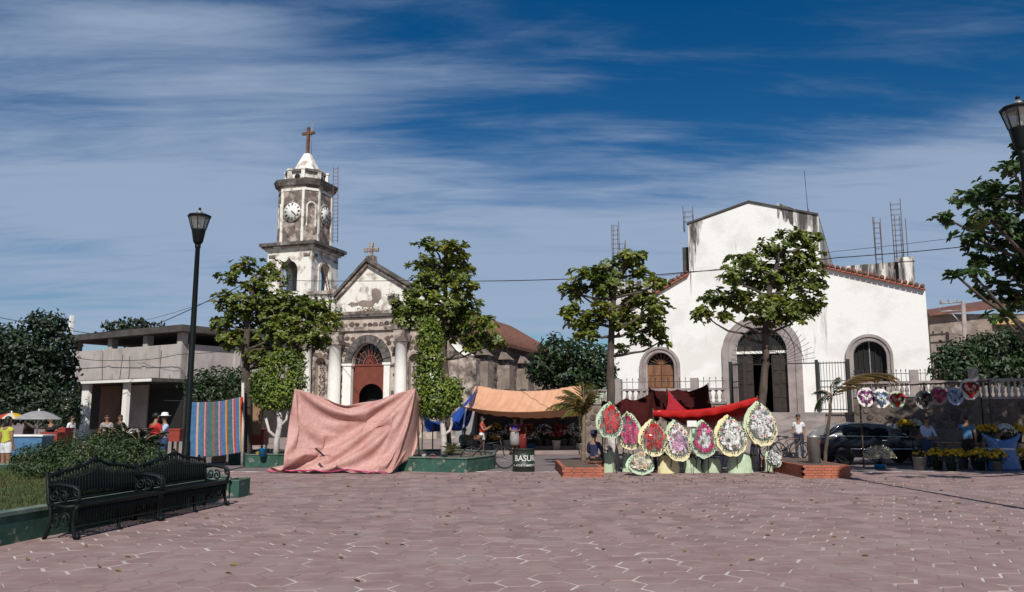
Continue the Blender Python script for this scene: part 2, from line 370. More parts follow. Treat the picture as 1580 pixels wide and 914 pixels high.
# ================================================================== THE SETTING
def sheet(name, pts, z, mat, label=None):
    me = bpy.data.meshes.new(name); me.from_pydata([(p[0], p[1], z) for p in pts], [], [tuple(range(len(pts)))]); me.materials.append(MT[mat])
    return tag(link(name, me), kind='structure')
sheet('ground', [(-1500, -60), (1500, -60), (1500, 2500), (-1500, 2500)], -.03, 'dust')
plaza = sheet('plaza', [(-60, -12), (60, -12), (60, 24.4), (-60, 24.4)], -.004, 'joint')
sheet('street', [(-60, 24.4), (60, 24.4), (60, 36), (-60, 36)], -.012, 'asphalt')
# hexagonal pavers: the 300 that show largest are objects, the rest one part
def paver_mesh(k):
    rg = random.Random(k); a = .40; rc = a / math.sqrt(3); mb = MB(); jr = [1 + rg.uniform(-.055, .03) for _ in range(6)]
    rings = [(rc - .014, -.02), (rc - .014, -.0015), (rc - .019, .0003)]
    V = [(jr[j] * r_ * math.cos(math.pi * j / 3), jr[j] * r_ * math.sin(math.pi * j / 3), z) for r_, z in rings for j in range(6)]
    Fc = [(i * 6 + j, i * 6 + (j + 1) % 6, i * 6 + 6 + (j + 1) % 6, i * 6 + 6 + j) for i in range(2) for j in range(6)] + [(12, 13, 14, 15, 16, 17)]
    return V, Fc
hexes = []; a = .40; rc = a / math.sqrt(3); rot = R(5)
for i in range(-110, 111):
    for j in range(-90, 91):
        x, y = i * 1.5 * rc, (j + .5 * (i % 2)) * a
        X, Y = x * math.cos(rot) - y * math.sin(rot), x * math.sin(rot) + y * math.cos(rot) + 13
        if 5.2 < Y < 24.1 and abs(X) < .69 * Y + 1.2 and not (X < -7.2 + .14 * (Y - 10.4) and Y < 16): hexes.append((X, Y))
vis = [h for h in hexes if h[1] > 7.35 and abs(h[0]) < .635 * h[1] - .1]; vis.sort(key=lambda h: h[1]); near = set(vis[:300])
pv = []
for k in range(6):
    V, Fc = paver_mesh(k); mb = MB(); mb.add(V, Fc); pv.append((mb.mesh('paver', 'paver'), V, Fc))
rg = random.Random(5); bigV, bigF = [], []; rest = MB()
for h in hexes:
    k = rg.randrange(6); dz = rg.uniform(-.002, .003); tx, ty = rg.gauss(0, .006), rg.gauss(0, .006); rz = rot + rg.gauss(0, .012) + math.pi / 3 * rg.randrange(6)
    if h in near: link('paver', pv[k][0], plaza, (h[0] + rg.gauss(0, .006), h[1] + rg.gauss(0, .006), dz + .001), (tx, ty, rz))
    else:
        Mx = Matrix.Translation((h[0], h[1], dz + .002)) @ Matrix.Rotation(rz, 4, 'Z') @ Matrix.Rotation(tx, 4, 'X') @ Matrix.Rotation(ty, 4, 'Y')
        rest.add([Mx @ Vector(v) for v in pv[k][1]], pv[k][2])
tag(rest.build('far_pavers', 'paver', plaza), kind='stuff')
# sidewalk with two low steps on the far side of the street
sw = tag(link('sidewalk', None), kind='structure')
for k, (y0, z1, z0) in enumerate(((35.0, .13, -.2), (36.2, .27, -.2))):
    MB().span(-45, 9.5, y0, 60 + k, z0, z1).build('step', 'sidewalk', sw)
# ---------------------------------------------------------------- raised churchyard, steps, fence
FF = Frame(1190, 36, R(22)); fuz = FF.uz
yard_o = (FF.X0, FF.Y0, 0); yard_r = (0, 0, -FF.th)
yard = tag(link('churchyard_terrace', None, None, yard_o, yard_r), kind='structure')
uL, uG0, uG1, uRr = FF.u(893), FF.u(1128), FF.u(1262), FF.u(1800)
MB().span(uL, uRr, .45, 60, -.3, 1.75).build('terrace', 'sidewalk', yard)
st = tag(link('church_steps', None, None, yard_o, yard_r), kind='structure')
for k in range(10): MB().span(uG0 - .3, uG1 + .3, -3.3 + .33 * k, .44, -.2 if k == 0 else .175 * k, .175 * (k + 1)).build('step', 'concrete', st)
def fence(u0, u1, label, z0, zt, zp, npk, pillars, name='balustrade_fence'):
    """low wall, cement balusters, top rail and an iron spear fence above"""
    t = thing(name, label, 'fence', FF.w(u0, 0), -FF.th); Lh = u1 - u0
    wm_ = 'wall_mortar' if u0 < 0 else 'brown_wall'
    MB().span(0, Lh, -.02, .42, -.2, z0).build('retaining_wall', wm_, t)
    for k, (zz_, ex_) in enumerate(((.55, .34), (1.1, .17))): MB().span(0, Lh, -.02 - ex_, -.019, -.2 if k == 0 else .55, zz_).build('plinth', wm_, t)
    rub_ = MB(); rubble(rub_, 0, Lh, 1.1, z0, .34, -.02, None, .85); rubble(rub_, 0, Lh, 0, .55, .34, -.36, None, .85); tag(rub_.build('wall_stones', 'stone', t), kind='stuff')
    MB().span(-.01, Lh + .01, -.07, .47, z0, z0 + .09).build('coping', 'concrete', t)
    MB().span(0, Lh, .08, .32, zt - .10, zt).build('top_rail', 'concrete', t)
    h = zt - .10 - z0 - .09; bm_ = MB()
    bm_.lathe([(.075, 0), (.075, .06), (.045, .09), (.085, h * .33), (.075, h * .5), (.04, h * .78), (.04, h * .88), (.08, h - .04), (.08, h)], n=8); bme = bm_.mesh('baluster', 'plaster_grey' if name != 'balustrade_fence' else 'concrete')
    pk = MB(); hp = zp - zt; pk.tube([(0, 0, 0), (0, 0, hp - .1)], .011, 5); pk.lathe([(.011, hp - .1), (.03, hp - .07), (.002, hp)], n=5); pme = pk.mesh('picket', 'iron')
    for k in range(npk):
        x = (k + .5) / npk * Lh
        if any(abs(x + u0 - p) < .22 for p in pillars): continue
        link('baluster', bme, t, (x, .2, z0 + .09)); 
        if hp > .1: link('picket', pme, t, (x, .2, zt))
    if hp > .1: MB().bar((0, .2, zt + hp * .62), (Lh, .2, zt + hp * .62), .025).build('picket_rail', 'iron', t)
    for p in pillars: MB().span(p - u0 - .17, p - u0 + .17, .03, .37, z0 + .09, zp - .05).build('pillar', 'concrete', t)
    return t
zl0, zl1, zl2 = fuz(990, 624)[1], fuz(990, 600)[1], fuz(990, 583)[1]
fence(uL, FF.u(1120), 'cement balustrade with iron spears between the palm and the churchyard gate', zl0, zl1, zl2, 25, [FF.u(953), FF.u(1072)])
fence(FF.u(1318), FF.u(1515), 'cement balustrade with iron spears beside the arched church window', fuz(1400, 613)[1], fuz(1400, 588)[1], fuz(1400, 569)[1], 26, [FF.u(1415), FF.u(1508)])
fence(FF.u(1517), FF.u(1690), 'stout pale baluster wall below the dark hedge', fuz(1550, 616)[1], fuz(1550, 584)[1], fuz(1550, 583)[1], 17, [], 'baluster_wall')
# gate: two posts, two leaves, a sunburst arch over the opening
gate = thing('iron_gate', 'tall black iron gate with sunburst arch above the church steps', 'gate', FF.w(0, .2, 1.75), -FF.th)
gz = lambda px, py: fuz(px, py, .2)[1] - 1.75
gu = lambda px: FF.u(px, .2)
zt = gz(1262, 559)
for px in (1130, 1264, 1313): MB().span(gu(px) - .07, gu(px) + .07, -.07, .07, -.1, zt + .1).build('gate_post', 'iron', gate)
def leaf(u0, u1, z1, nb, ang=0):
    wv = u1 - u0; lf = MB(); 
    for z in (.12, z1 * .5, z1 * .62, z1 - .05): lf.span(0, wv, -.015, .015, z - .02, z + .02)
    for x in (0.02, wv - .02): lf.span(x - .025, x + .025, -.025, .025, .02, z1)
    o = lf.build('gate_leaf', 'iron', gate, (u0, 0, 0), (0, 0, ang)); b = MB(); b.tube([(0, 0, .05), (0, 0, z1 + .03)], .011, 5); me = b.mesh('bar', 'iron')
    for k in range(nb): link('bar', me, o, (wv * (k + .7) / (nb + .4), 0, 0))
leaf(gu(1267), gu(1310), zt, 9); leaf(gu(1132), gu(1132) + 1.9, zt, 11, R(-68))
cu_, zc = (gu(1130) + gu(1264)) / 2, gz(1190, 562); Rr = (gu(1264) - gu(1130)) / 2
MB().span(gu(1130), gu(1264), -.02, .02, zc - .025, zc + .025).build('cross_bar', 'iron', gate)
MB().tube([(cu_ - .3 * Rr * math.cos(math.pi * i / 16), 0, zc + .3 * Rr * math.sin(math.pi * i / 16)) for i in range(17)], .018, 6).build('inner_arch', 'iron', gate)
MB().tube([(cu_ - .72 * Rr * math.cos(math.pi * i / 24), 0, zc + .72 * Rr * math.sin(math.pi * i / 24)) for i in range(25)], .014, 6).build('middle_arch', 'iron', gate)
for i in range(25):
    a_ = math.pi * i / 24; q = MB(); q.tube([(cu_ + Rr * f * math.cos(a_), 0, zc + Rr * f * math.sin(a_)) for f in (.3, 1.0)], .010, 5); q.build('ray', 'iron', gate)
# ---------------------------------------------------------------- white church
WF = Frame(1178, 45, R(24)); Z0 = 1.70
wc = thing('white_church', 'big white gabled church with three arched openings behind the iron gate', 'church', (WF.X0, WF.Y0, 0), -WF.th)
W = lambda px, py, v=0: WF.uz(px, py, v)
uA, uB = W(943, 560)[0], W(1436, 560)[0]
nL, nR = W(1063, 400)[0], W(1265, 380)[0]
pk_ = W(1156, 313); gl, gr = W(1066, 347), W(1264, 333)
rwi, rwo = W(1264, 412), W(1428, 448); lwi = W(1063, 424); lwo = (uA, lwi[1] - (lwi[0] - uA) * (lwi[1] - W(1022, 448)[1]) / (lwi[0] - W(1022, 448)[0]))
outline = [(uA, Z0 - .2), (uB, Z0 - .2), (uB, rwo[1]), (nR, rwi[1]), (nR, gr[1]), pk_, (nL, gl[1]), (nL, lwi[1]), (uA, lwo[1])]
ops = []
for (a0, a1, yt, o0, o1, oyt) in ((1137, 1216, 505, 1116, 1239, 487), (997, 1041, 544, 988, 1050, 535), (1318, 1370, 526, 1307, 1380, 516)):
    u0, u1 = W(a0, 580)[0], W(a1, 580)[0]; top = W((a0 + a1) / 2, yt)[1]; zs = top - (u1 - u0) / 2
    v0, v1 = W(o0, 580)[0], W(o1, 580)[0]; zo = W((o0 + o1) / 2, oyt)[1]
    ops.append((u0, u1, zs, top, v0, v1, zo))
holes = [arch(o[0], o[1], Z0 + .02, o[2]) for o in ops]
fw = MB(); fw.plate(outline, holes, 0, .45); fw.build('front_wall', 'white_wall', wc, fix=True)
# black mould on the gable shoulders: thin plaster skins of their own outline
sk = MB(); rg = random.Random(3)
def stain(pts_top, depth, seed):
    rr = random.Random(seed); n = 26; up, lo = [], []
    for i in range(n + 1):
        t = i / n; k = t * (len(pts_top) - 1); j = min(int(k), len(pts_top) - 2); f = k - j
        p = (pts_top[j][0] * (1 - f) + pts_top[j + 1][0] * f, pts_top[j][1] * (1 - f) + pts_top[j + 1][1] * f)
        up.append(p); d_ = depth(t) * (rr.uniform(.35, 1.0)); lo.append((p[0], p[1] - d_))
    return up, lo
roofm = MB()
for (u0, z0_, u1, z1_) in ((nL, gl[1], pk_[0], pk_[1]), (pk_[0], pk_[1], nR, gr[1])):
    roofm.add([(u0 - .06, -.08, z0_ + .02), (u1, -.08, z1_ + .02), (u1, 26, z1_ + .02), (u0 - .06, 26, z0_ + .02), (u0 - .06, -.08, z0_ + .13), (u1, -.08, z1_ + .13), (u1, 26, z1_ + .13), (u0 - .06, 26, z0_ + .13)], [(0, 1, 5, 4), (4, 5, 6, 7), (1, 0, 3, 2), (0, 4, 7, 3), (2, 6, 5, 1)])
roofm.build('nave_roof', 'roof_dark', wc)
nv = MB(); nv.span(nL, nL + .4, .45, 25, Z0, gl[1] - .02); nv.span(nR - .4, nR, .45, 25, Z0, gr[1] - .02); nv.span(nL, nR, 25, 25.3, Z0, gr[1] - .05); nv.build('nave_wall', 'stained_white', wc)
ai = MB(); ai.span(uA, uA + .4, .45, 24, Z0, lwo[1]); ai.span(uB - .4, uB, .45, 24, Z0, rwo[1]); ai.build('aisle_wall', 'white_wall', wc)
for nm, (ua, za), (ub, zb) in (('l', lwo, lwi), ('r', rwi, rwo)):
    m_ = MB(); m_.add([(ua, -.03, za), (ub, -.03, zb), (ub, 24, zb), (ua, 24, za), (ua, -.03, za + .1), (ub, -.03, zb + .1), (ub, 24, zb + .1), (ua, 24, za + .1)], [(0, 1, 5, 4), (4, 5, 6, 7), (1, 0, 3, 2), (0, 4, 7, 3), (1, 2, 6, 5)])
    rf = m_.build('aisle_roof', 'tile', wc)
    # eave course: brick band and a row of barrel tiles along the slope
    Ln = math.hypot(ub - ua, zb - za); ang = math.atan2(zb - za, ub - ua); nb = int(Ln / .27)
    bk = MB(); bk.box((0, 0, 0), (.245, .30, .075)); bme = bk.mesh('eave_brick', 'brick_red'); tl = MB(); tl.tube([(0, -.24, 0), (0, .5, 0)], .115, 8); tme = tl.mesh('roof_tile', 'tile')
    for k in range(nb):
        f = (k + .5) / nb; u_, z_ = ua + (ub - ua) * f, za + (zb - za) * f
        link('eave_brick', bme, rf, (u_, -.10, z_ + .02), (0, -ang, 0)); link('roof_tile', tme, rf, (u_, -.02, z_ + .16), (0, 0, 0))
# mould skins
mo = MB()
def skin(pts, dp, seed, ex=.006):
    up, lo = stain(pts, dp, seed); n = len(up); mo = MB(); mo.add([(p[0], -ex, p[1]) for p in up] + [(p[0], -ex, p[1]) for p in lo], [(i, n + i, n + i + 1, i + 1) for i in range(n - 1)]); mo.build('mould_stain', 'stained_white', wc)
skin([(nL + .02, gl[1] - .03), (nL + .9, gl[1] + .25)], lambda t: 4.6 * (1 - t) ** 1.3 + .35, 1)
skin([(pk_[0] + 1.5, pk_[1] - .17), (nR - .03, gr[1] - .02)], lambda t: .9 + 1.3 * t, 2)

for k, o in enumerate(ops):
    u0, u1, zs, top, v0, v1, zo = o
    sur = MB(); ia = arch(u0, u1, Z0 + .02, zs, 18); cc = (v0 + v1) / 2; ro = (v1 - v0) / 2
    mid = [(p[0] + ((v0 - u0) * .55 if p[0] < (u0 + u1) / 2 else (v1 - u1) * .55) * 0, p[1]) for p in ia]
    def off(f): return [((u0 + u1) / 2 * (1 - f) + cc * f + (p[0] - (u0 + u1) / 2) * (1 + f * (ro / ((u1 - u0) / 2) - 1)), zs + (p[1] - zs) * (1 + f * ((zo - zs) / max(top - zs, .1) - 1)) if p[1] > zs else p[1]) for p in ia]
    sur.ring(off(0), off(.55), -.10, .02); sur.ring(off(.56), off(1), -.17, .02)
    sur.build('arch_surround', 'concrete', wc)
# main doorway: lintel, fanlight frame, dark leaves standing open inside
u0, u1, zs = ops[0][0], ops[0][1], ops[0][2]; zl = W(1175, 543)[1]
MB().span(u0 + .01, u1 - .01, .12, .30, zl - .09, zl + .05).build('door_lintel', 'white_paint', wc)
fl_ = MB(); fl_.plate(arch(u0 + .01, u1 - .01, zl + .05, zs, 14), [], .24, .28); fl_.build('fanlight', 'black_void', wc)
for s_ in (0, 1):
    d_ = MB(); ww = (u1 - u0) * .31; x0 = u0 + .02 if s_ == 0 else u1 - .02 - ww
    d_.span(x0, x0 + ww, .26, .34, Z0 + .03, zl - .09); dd = d_.build('door_leaf', 'wood_dark', wc)
    for i in range(2):
        for j in range(5): q = MB(); q.span(x0 + .06 + i * ww / 2, x0 + ww / 2 - .03 + i * ww / 2, .23, .26, Z0 + .15 + j * .74, Z0 + .78 + j * .74); q.build('door_panel', 'wood_dark', dd)
MB().span(nL + .4, nR - .4, 8, 8.2, Z0, gr[1] - .3).build('nave_dark_sheet', 'black_void', wc)  # black sheet stands in for the unlit depth of the nave
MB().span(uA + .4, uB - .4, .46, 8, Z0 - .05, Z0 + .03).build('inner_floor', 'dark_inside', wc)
# left arch: wooden double door under a rayed fanlight; right arch: iron grille
u0, u1, zs, top = ops[1][:4]; zd_ = W(1018, 563)[1]
for s_ in (0, 1):
    x0 = u0 + .02 + s_ * (u1 - u0) / 2; x1 = x0 + (u1 - u0) / 2 - .04
    q = MB(); q.span(x0, x1, .26, .33, Z0 + .03, zd_); dd = q.build('side_door_leaf', 'wood', wc)
    for j in range(4):
        for i in range(2): q = MB(); hw = (x1 - x0) / 2; q.span(x0 + .05 + i * hw, x0 + hw - .03 + i * hw, .23, .26, Z0 + .1 + j * (zd_ - Z0) / 4, Z0 - .02 + (j + 1) * (zd_ - Z0) / 4); q.build('door_panel', 'wood', dd)
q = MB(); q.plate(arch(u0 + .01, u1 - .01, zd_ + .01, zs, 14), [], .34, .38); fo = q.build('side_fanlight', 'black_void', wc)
for i in range(1, 8): a_ = math.pi * i / 8; q = MB(); q.bar(((u0 + u1) / 2, .3, zd_ + .02), ((u0 + u1) / 2 + math.cos(a_) * (u1 - u0) * .48, .3, zd_ + .05 + math.sin(a_) * (top - zd_) * .95), .04); q.build('fan_ray', 'wood', fo)
u0, u1, zs, top = ops[2][:4]
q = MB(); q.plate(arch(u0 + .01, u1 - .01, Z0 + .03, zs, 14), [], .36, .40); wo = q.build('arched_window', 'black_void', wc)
for i in range(1, 6): x_ = u0 + (u1 - u0) * i / 6; q = MB(); q.bar((x_, .30, Z0 + .05), (x_, .30, zs + math.sqrt(max(0, ((u1 - u0) / 2) ** 2 - (x_ - (u0 + u1) / 2) ** 2)) - .02), .05 if i == 3 else .022); q.build('window_bar', 'grey_metal' if i == 3 else 'iron', wo)
# set-back parapets, stub pillars and starter bars
P1 = lambda px, py: W(px, py, 3.0)
q = MB(); a_, b_ = P1(1288, 412), P1(1385, 404); z_ = P1(1340, 450)[1] - 1.2
q.add([(a_[0], 3, z_), (b_[0], 3, z_), (b_[0], 3, b_[1]), (a_[0], 3, a_[1]), (a_[0], 3.3, z_), (b_[0], 3.3, z_), (b_[0], 3.3, b_[1]), (a_[0], 3.3, a_[1])], [(0, 1, 2, 3), (3, 2, 6, 7), (1, 5, 6, 2), (0, 3, 7, 4)]); q.build('parapet', 'stained_white', wc)
q = MB(); a_, b_ = P1(1385, 399), P1(1409, 399); q.span(a_[0], b_[0], 2.7, 3.4, z_, a_[1]); q.span(a_[0] - .05, b_[0] + .05, 2.65, 3.45, a_[1] - .25, a_[1] - .1); q.build('corner_pillar', 'stained_white', wc)
a_, b_ = P1(940, 437), P1(1040, 427); q = MB(); q.span(a_[0], b_[0], 3, 3.3, lwo[1] - .5, a_[1]); q.build('parapet', 'stained_white', wc)
q = MB(); a_, b_ = W(1054, 382, .6), W(1062, 382, .6); q.span(a_[0] - .05, b_[0], .6, 1.0, lwo[1], a_[1]); q.build('nave_side_shade', 'roof_dark', wc)  # dark strip stands in for the shaded left side of the upper nave
def rebar(px0, px1, ytop, ybot, v, nb=4, lean=0):
    a_, b_ = W(px0, ytop, v), W(px1, ytop, v); zb = W(px0, ybot, v)[1]; q = MB(); rr = random.Random(int(px0)); wd = b_[0] - a_[0]
    for i in range(nb):
        u_ = a_[0] + wd * (i % 2 if nb == 4 else i / max(nb - 1, 1)); vv = v + (i // 2) * .25 if nb == 4 else v
        q.tube([(u_, vv, zb - .3), (u_ + rr.uniform(-.04, .04), vv + rr.uniform(-.05, .05), a_[1] - rr.uniform(0, .5))], .022, 5)
    if nb == 4:
        for k in range(1, int((a_[1] - zb) / .3)): q.tube([(a_[0], v, zb + k * .3), (b_[0], v, zb + k * .3), (b_[0], v + .25, zb + k * .3), (a_[0], v + .25, zb + k * .3), (a_[0], v, zb + k * .3)], .009, 4)
    q.build('starter_bars', 'rebar', wc)
rebar(944, 953, 340, 440, 3, 4); rebar(955, 964, 367, 440, 3, 4); rebar(1054, 1068, 318, 350, .5, 4); rebar(1247, 1260, 318, 338, .5, 3); rebar(1347, 1357, 332, 408, 3, 4); rebar(1374, 1388, 304, 404, 3, 4); rebar(1379, 1396, 330, 404, 3, 3)
a_ = W(1241, 264, 1.0); q = MB(); q.tube([(a_[0] + .1, 1, gr[1] - .3), (a_[0], 1, a_[1])], .018, 5); q.build('antenna', 'iron', wc)
# ---------------------------------------------------------------- old stone church
CF = Frame(567, 50, R(18)); B0 = .25
oc = thing('stone_church', 'old stone church with clock tower, white columns and a pediment', 'church', (CF.X0, CF.Y0, 0), -CF.th)
C = lambda px, py, v=0: CF.uz(px, py, v)
cu = lambda px, v=0: CF.u(px, v, 560)
uLf, uRt = cu(418), cu(690)
zc1t, zc1b, zc2t, zc2b = C(567, 481)[1], C(567, 490)[1], C(567, 505)[1], C(567, 512)[1]
d0, d1 = cu(543.5), cu(592.5); zsp = C(567, 563)[1]; ztop = C(567, 530)[1]
dhole = arch(d0, d1, B0 + .01, zsp, 16, ztop - zsp)
n0, n1 = cu(487), cu(504); n2, n3 = cu(631), cu(650); nzs = C(495, 562)[1]
nich = [arch(n0, n1, B0 + .9, nzs, 10), arch(n2, n3, B0 + .9, nzs + .1, 10)]
q = MB(); q.plate([(uLf, B0), (uRt, B0), (uRt, zc1b), (uLf, zc1b)], [dhole] + nich, 0, .8); q.build('facade_wall', 'mortar', oc, fix=True)
for ar in nich: q = MB(); q.plate([(p[0] * 1.0, p[1]) for p in ar], [], .35, .42); q.build('niche_back', 'mortar', oc)
def poly_has(u_, z_): return (d0 - .55 < u_ < d1 + .55 and z_ < zsp) or (((u_ - (d0 + d1) / 2) / ((d1 - d0) / 2 + .5)) ** 2 + ((z_ - zsp) / (ztop - zsp + .55)) ** 2 < 1 and z_ >= zsp)
rr = random.Random(11); sm_ = MB()
def skip_f(u_, z_): return poly_has(u_, z_) or (n0 - .15 < u_ < n1 + .15 and z_ < nzs + .5) or (n2 - .15 < u_ < n3 + .15 and z_ < nzs + .6)
rubble(sm_, uLf, uRt, B0, zc2b, .40, 0, skip_f, .92); rubble(sm_, uLf, uRt, zc2t, zc1b, .40, 0, None, .95)
for (a_, b_, zz_) in ((n0, n1, nzs), (n2, n3, nzs + .1)): rubble(sm_, a_ + .05, b_ - .02, B0 + .9, zz_ + .2, .17, .35, None, .97)
tag(sm_.build('rubble_stones', 'stone', oc), kind='stuff')
for (a_, b_, zz_) in ((n0, n1, nzs), (n2, n3, nzs + .1)):
    q = MB(); ia = arch(a_, b_, B0 + .9, zz_, 12); oa = arch(a_ - .14, b_ + .14, B0 + .9, zz_, 12); q.ring(ia, oa, -.09, .02); q.build('niche_frame', 'old_grey', oc)
# voussoirs around the door
nv_ = 13; cc, hw, rs = (d0 + d1) / 2, (d1 - d0) / 2, ztop - zsp
for i in range(nv_):
    a0, a1 = math.pi * (i + .04) / nv_, math.pi * (i + .96) / nv_; q = MB()
    V = [(cc - (hw + e) * math.cos(a_), zsp + (rs + e) * math.sin(a_)) for e, a_ in ((.02, a0), (.02, a1), (.52, a1), (.52, a0))]
    q.plate(V[::-1], [], -.12 - .03 * (i % 3), .05); q.build('voussoir', 'old_dark', oc)
# door, wicket, fanlight
wk0, wk1 = cu(552), cu(590); wz = C(571, 592)[1]; wzb = C(571, 613)[1]
q = MB(); ell = [((wk0 + wk1) / 2 - (wk1 - wk0) / 2 * math.cos(math.pi * i / 12), wzb + (wz - wzb) * math.sin(math.pi * i / 12)) for i in range(13)]
q.plate([(d0, B0 + .02), (d1, B0 + .02), (d1, zsp), (d0, zsp)], [[(wk0, B0 + .1)] + ell + [(wk1, B0 + .1)]], .25, .33); q.build('door', 'brown_door', oc, fix=True)
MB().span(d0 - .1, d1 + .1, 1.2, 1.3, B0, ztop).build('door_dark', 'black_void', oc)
q = MB(); q.span(d0, d1, .2, .36, zsp - .07, zsp + .07); fo = q.build('fanlight_frame', 'brown_door', oc)
q = MB(); q.plate([(cc - hw * math.cos(math.pi * i / 16), zsp + .07 + (rs - .07) * math.sin(math.pi * i / 16)) for i in range(17)][::-1], [], .36, .38); q.build('fan_glass', 'glass', fo)
for i in range(1, 9): a_ = math.pi * i / 9; q = MB(); q.bar((cc + .1 * math.cos(a_), .30, zsp + .05 + .1 * math.sin(a_)), (cc + hw * .97 * math.cos(a_), .30, zsp + rs * .97 * math.sin(a_)), .06); q.build('fan_ray', 'brown_door', fo)
for f in (.45, .75): q = MB(); q.tube([(cc - hw * f * math.cos(math.pi * i / 14), .31, zsp + rs * f * math.sin(math.pi * i / 14)) for i in range(15)], .018, 5); q.build('fan_ring', 'old_grey', fo)
def column(px0, px1, ytop, v, zb=B0, name='column'):
    u0, u1 = cu(px0, v), cu(px1, v); r_ = (u1 - u0) / 2; zt_ = C((px0 + px1) / 2, ytop, v)[1]; c_ = (u0 + u1) / 2; q = MB()
    q.lathe([(r_ * 1.02, zb + 1.0), (r_, zb + 1.5), (r_ * .96, (zb + zt_) / 2 + 1), (r_ * .90, zt_ - .1), (r_ * 1.0, zt_ - .08), (r_ * 1.0, zt_)], (c_, v, 0), 18)
    o = q.build(name, 'white_paint', oc); q = MB(); q.span(c_ - r_ * 1.3, c_ + r_ * 1.3, v - r_ * 1.3, .0, zb - .1, zb + 1.0); q.build('pedestal', 'old_grey', o)
    q = MB(); q.span(c_ - r_ * 1.25, c_ + r_ * 1.25, v - r_ * 1.2, .0, zt_ + .004, zt_ + .22); q.span(c_ - r_ * .95, c_ + r_ * .95, v - r_ * .9, .0, zt_ + .22, zc2b + .02); q.span(c_ - r_ * 1.15, c_ + r_ * 1.15, v - r_ * 1.05, .0, zc2b + .02, zc2t + .05); q.build('capital', 'old_grey', o)
    return o
for p0, p1, yt in ((467, 480, 537), (507.5, 525.5, 533), (609.5, 627.5, 528), (661, 678, 525)): column(p0, p1, yt, -.42)
for p0, p1 in ((529, 543.5), (592, 603)):
    u0, u1 = cu(p0, -.2), cu(p1, -.2); zt_ = C((p0 + p1) / 2, 562 if p0 < 560 else 560, -.2)[1]; q = MB(); q.span(u0 + .05, u1 - .03, -.28, .02, B0, zt_ - .12); q.span(u0 - .02, u1 + .04, -.34, .03, zt_ - .12, zt_ + .02); q.build('door_pilaster', 'white_paint', oc)
for (zb_, zt_, ex, m_) in ((zc1b + .05, zc1b + .18, .18, 'old_white'), (zc1b + .18, zc1t, .32, 'old_grey'), (zc2b + .06, zc2t, .16, 'old_grey')):
    q = MB(); q.span(cu(474), uRt + ex, -ex, .79, zb_, zt_); q.build('cornice', m_, oc)
# attic and pediment
pa, pl, pr = C(568, 404), C(519, 458), C(641, 447)
zat = zc1t; zlow = min(pl[1], pr[1])
q = MB(); q.plate([(pl[0], zat - .02), (pr[0], zat - .02), (pr[0], pr[1]), pa, (pl[0], pl[1])], [], .05, .7); q.build('pediment_wall', 'old_white', oc)
for (e0, e1) in ((pl, pa), (pa, pr)):
    for k, (off_, th_, ex, m_) in enumerate(((.0, .16, .30, 'old_dark'), (-.20, .17, .14, 'old_grey'))):
        dx, dz = e1[0] - e0[0], e1[1] - e0[1]; l_ = math.hypot(dx, dz); nx, nz_ = -dz / l_, dx / l_; q = MB(); x0_, z0_ = e0[0] + nx * off_ - dx / l_ * .12, e0[1] + nz_ * off_ - dz / l_ * .12; x1_, z1_ = e1[0] + nx * off_ + dx / l_ * .04, e1[1] + nz_ * off_ + dz / l_ * .04
        q.plate([(x0_, z0_), (x1_, z1_), (x1_ + nx * th_, z1_ + nz_ * th_), (x0_ + nx * th_, z0_ + nz_ * th_)], [], -ex - .013 * k, .72 + .01 * k); q.build('raking_cornice', m_, oc)
q = MB(); q.span(pa[0] - .28, pa[0] + .36, .1, .6, pa[1] - .1, pa[1] + .42, taper=.85); q.build('cross_pedestal', 'old_grey', oc)
cr = MB(); zt_, zb_ = C(569, 378, .3)[1], pa[1] + .40; zm = C(569, 386, .3)[1]
cr.span(pa[0] - .06, pa[0] + .12, .25, .42, zb_, zt_); cr.span(pa[0] - .34, pa[0] + .40, .245, .425, zm - .09, zm + .09)
for (x_, z_) in ((pa[0] + .03, zt_), (pa[0] - .34, zm), (pa[0] + .40, zm)): cr.box((x_, .335, z_), (.24, .19, .24))
cr.build('stone_cross', 'old_grey', oc)
# peeled plaster on the pediment: a patch with its own ragged outline
rp = random.Random(8)
for (px, py, sx_, sz_) in ((580, 455, .55, .55), (566, 468, .8, .25), (604, 462, .3, .4), (545, 470, .4, .2)):
    c0 = C(px, py); q = MB(); pts = [(c0[0] + sx_ * rp.uniform(.55, 1.1) * math.cos(2 * math.pi * i / 14), c0[1] + sz_ * rp.uniform(.55, 1.1) * math.sin(2 * math.pi * i / 14)) for i in range(14)]
    q.plate(pts, [], .035, .06); q.build('peeled_patch', 'wall_mortar', oc)
# fat white balusters left of the pediment, low parapet right of it
ba, bb = C(477, 480, .2)[0], C(520, 480, .2)[0]; zbt = C(498, 455, .2)[1]
q = MB(); q.span(ba - .1, bb + .02, -.05, .45, zbt, zbt + .22); q.build('parapet_rail', 'old_grey', oc)
bl = MB(); h_ = zbt - zat; bl.lathe([(.14, 0), (.14, .08), (.17, h_ * .4), (.15, h_ * .7), (.13, h_ - .1), (.17, h_ - .05), (.17, h_)], n=10); bme = bl.mesh('fat_baluster', 'old_white')
for k in range(4): link('fat_baluster', bme, oc, (ba + (bb - ba) * (k + .5) / 4, .2, zat))
q = MB(); q.span(pr[0] - .3, uRt + .1, .1, .6, zat, C(665, 455)[1]); q.build('parapet', 'old_white', oc)
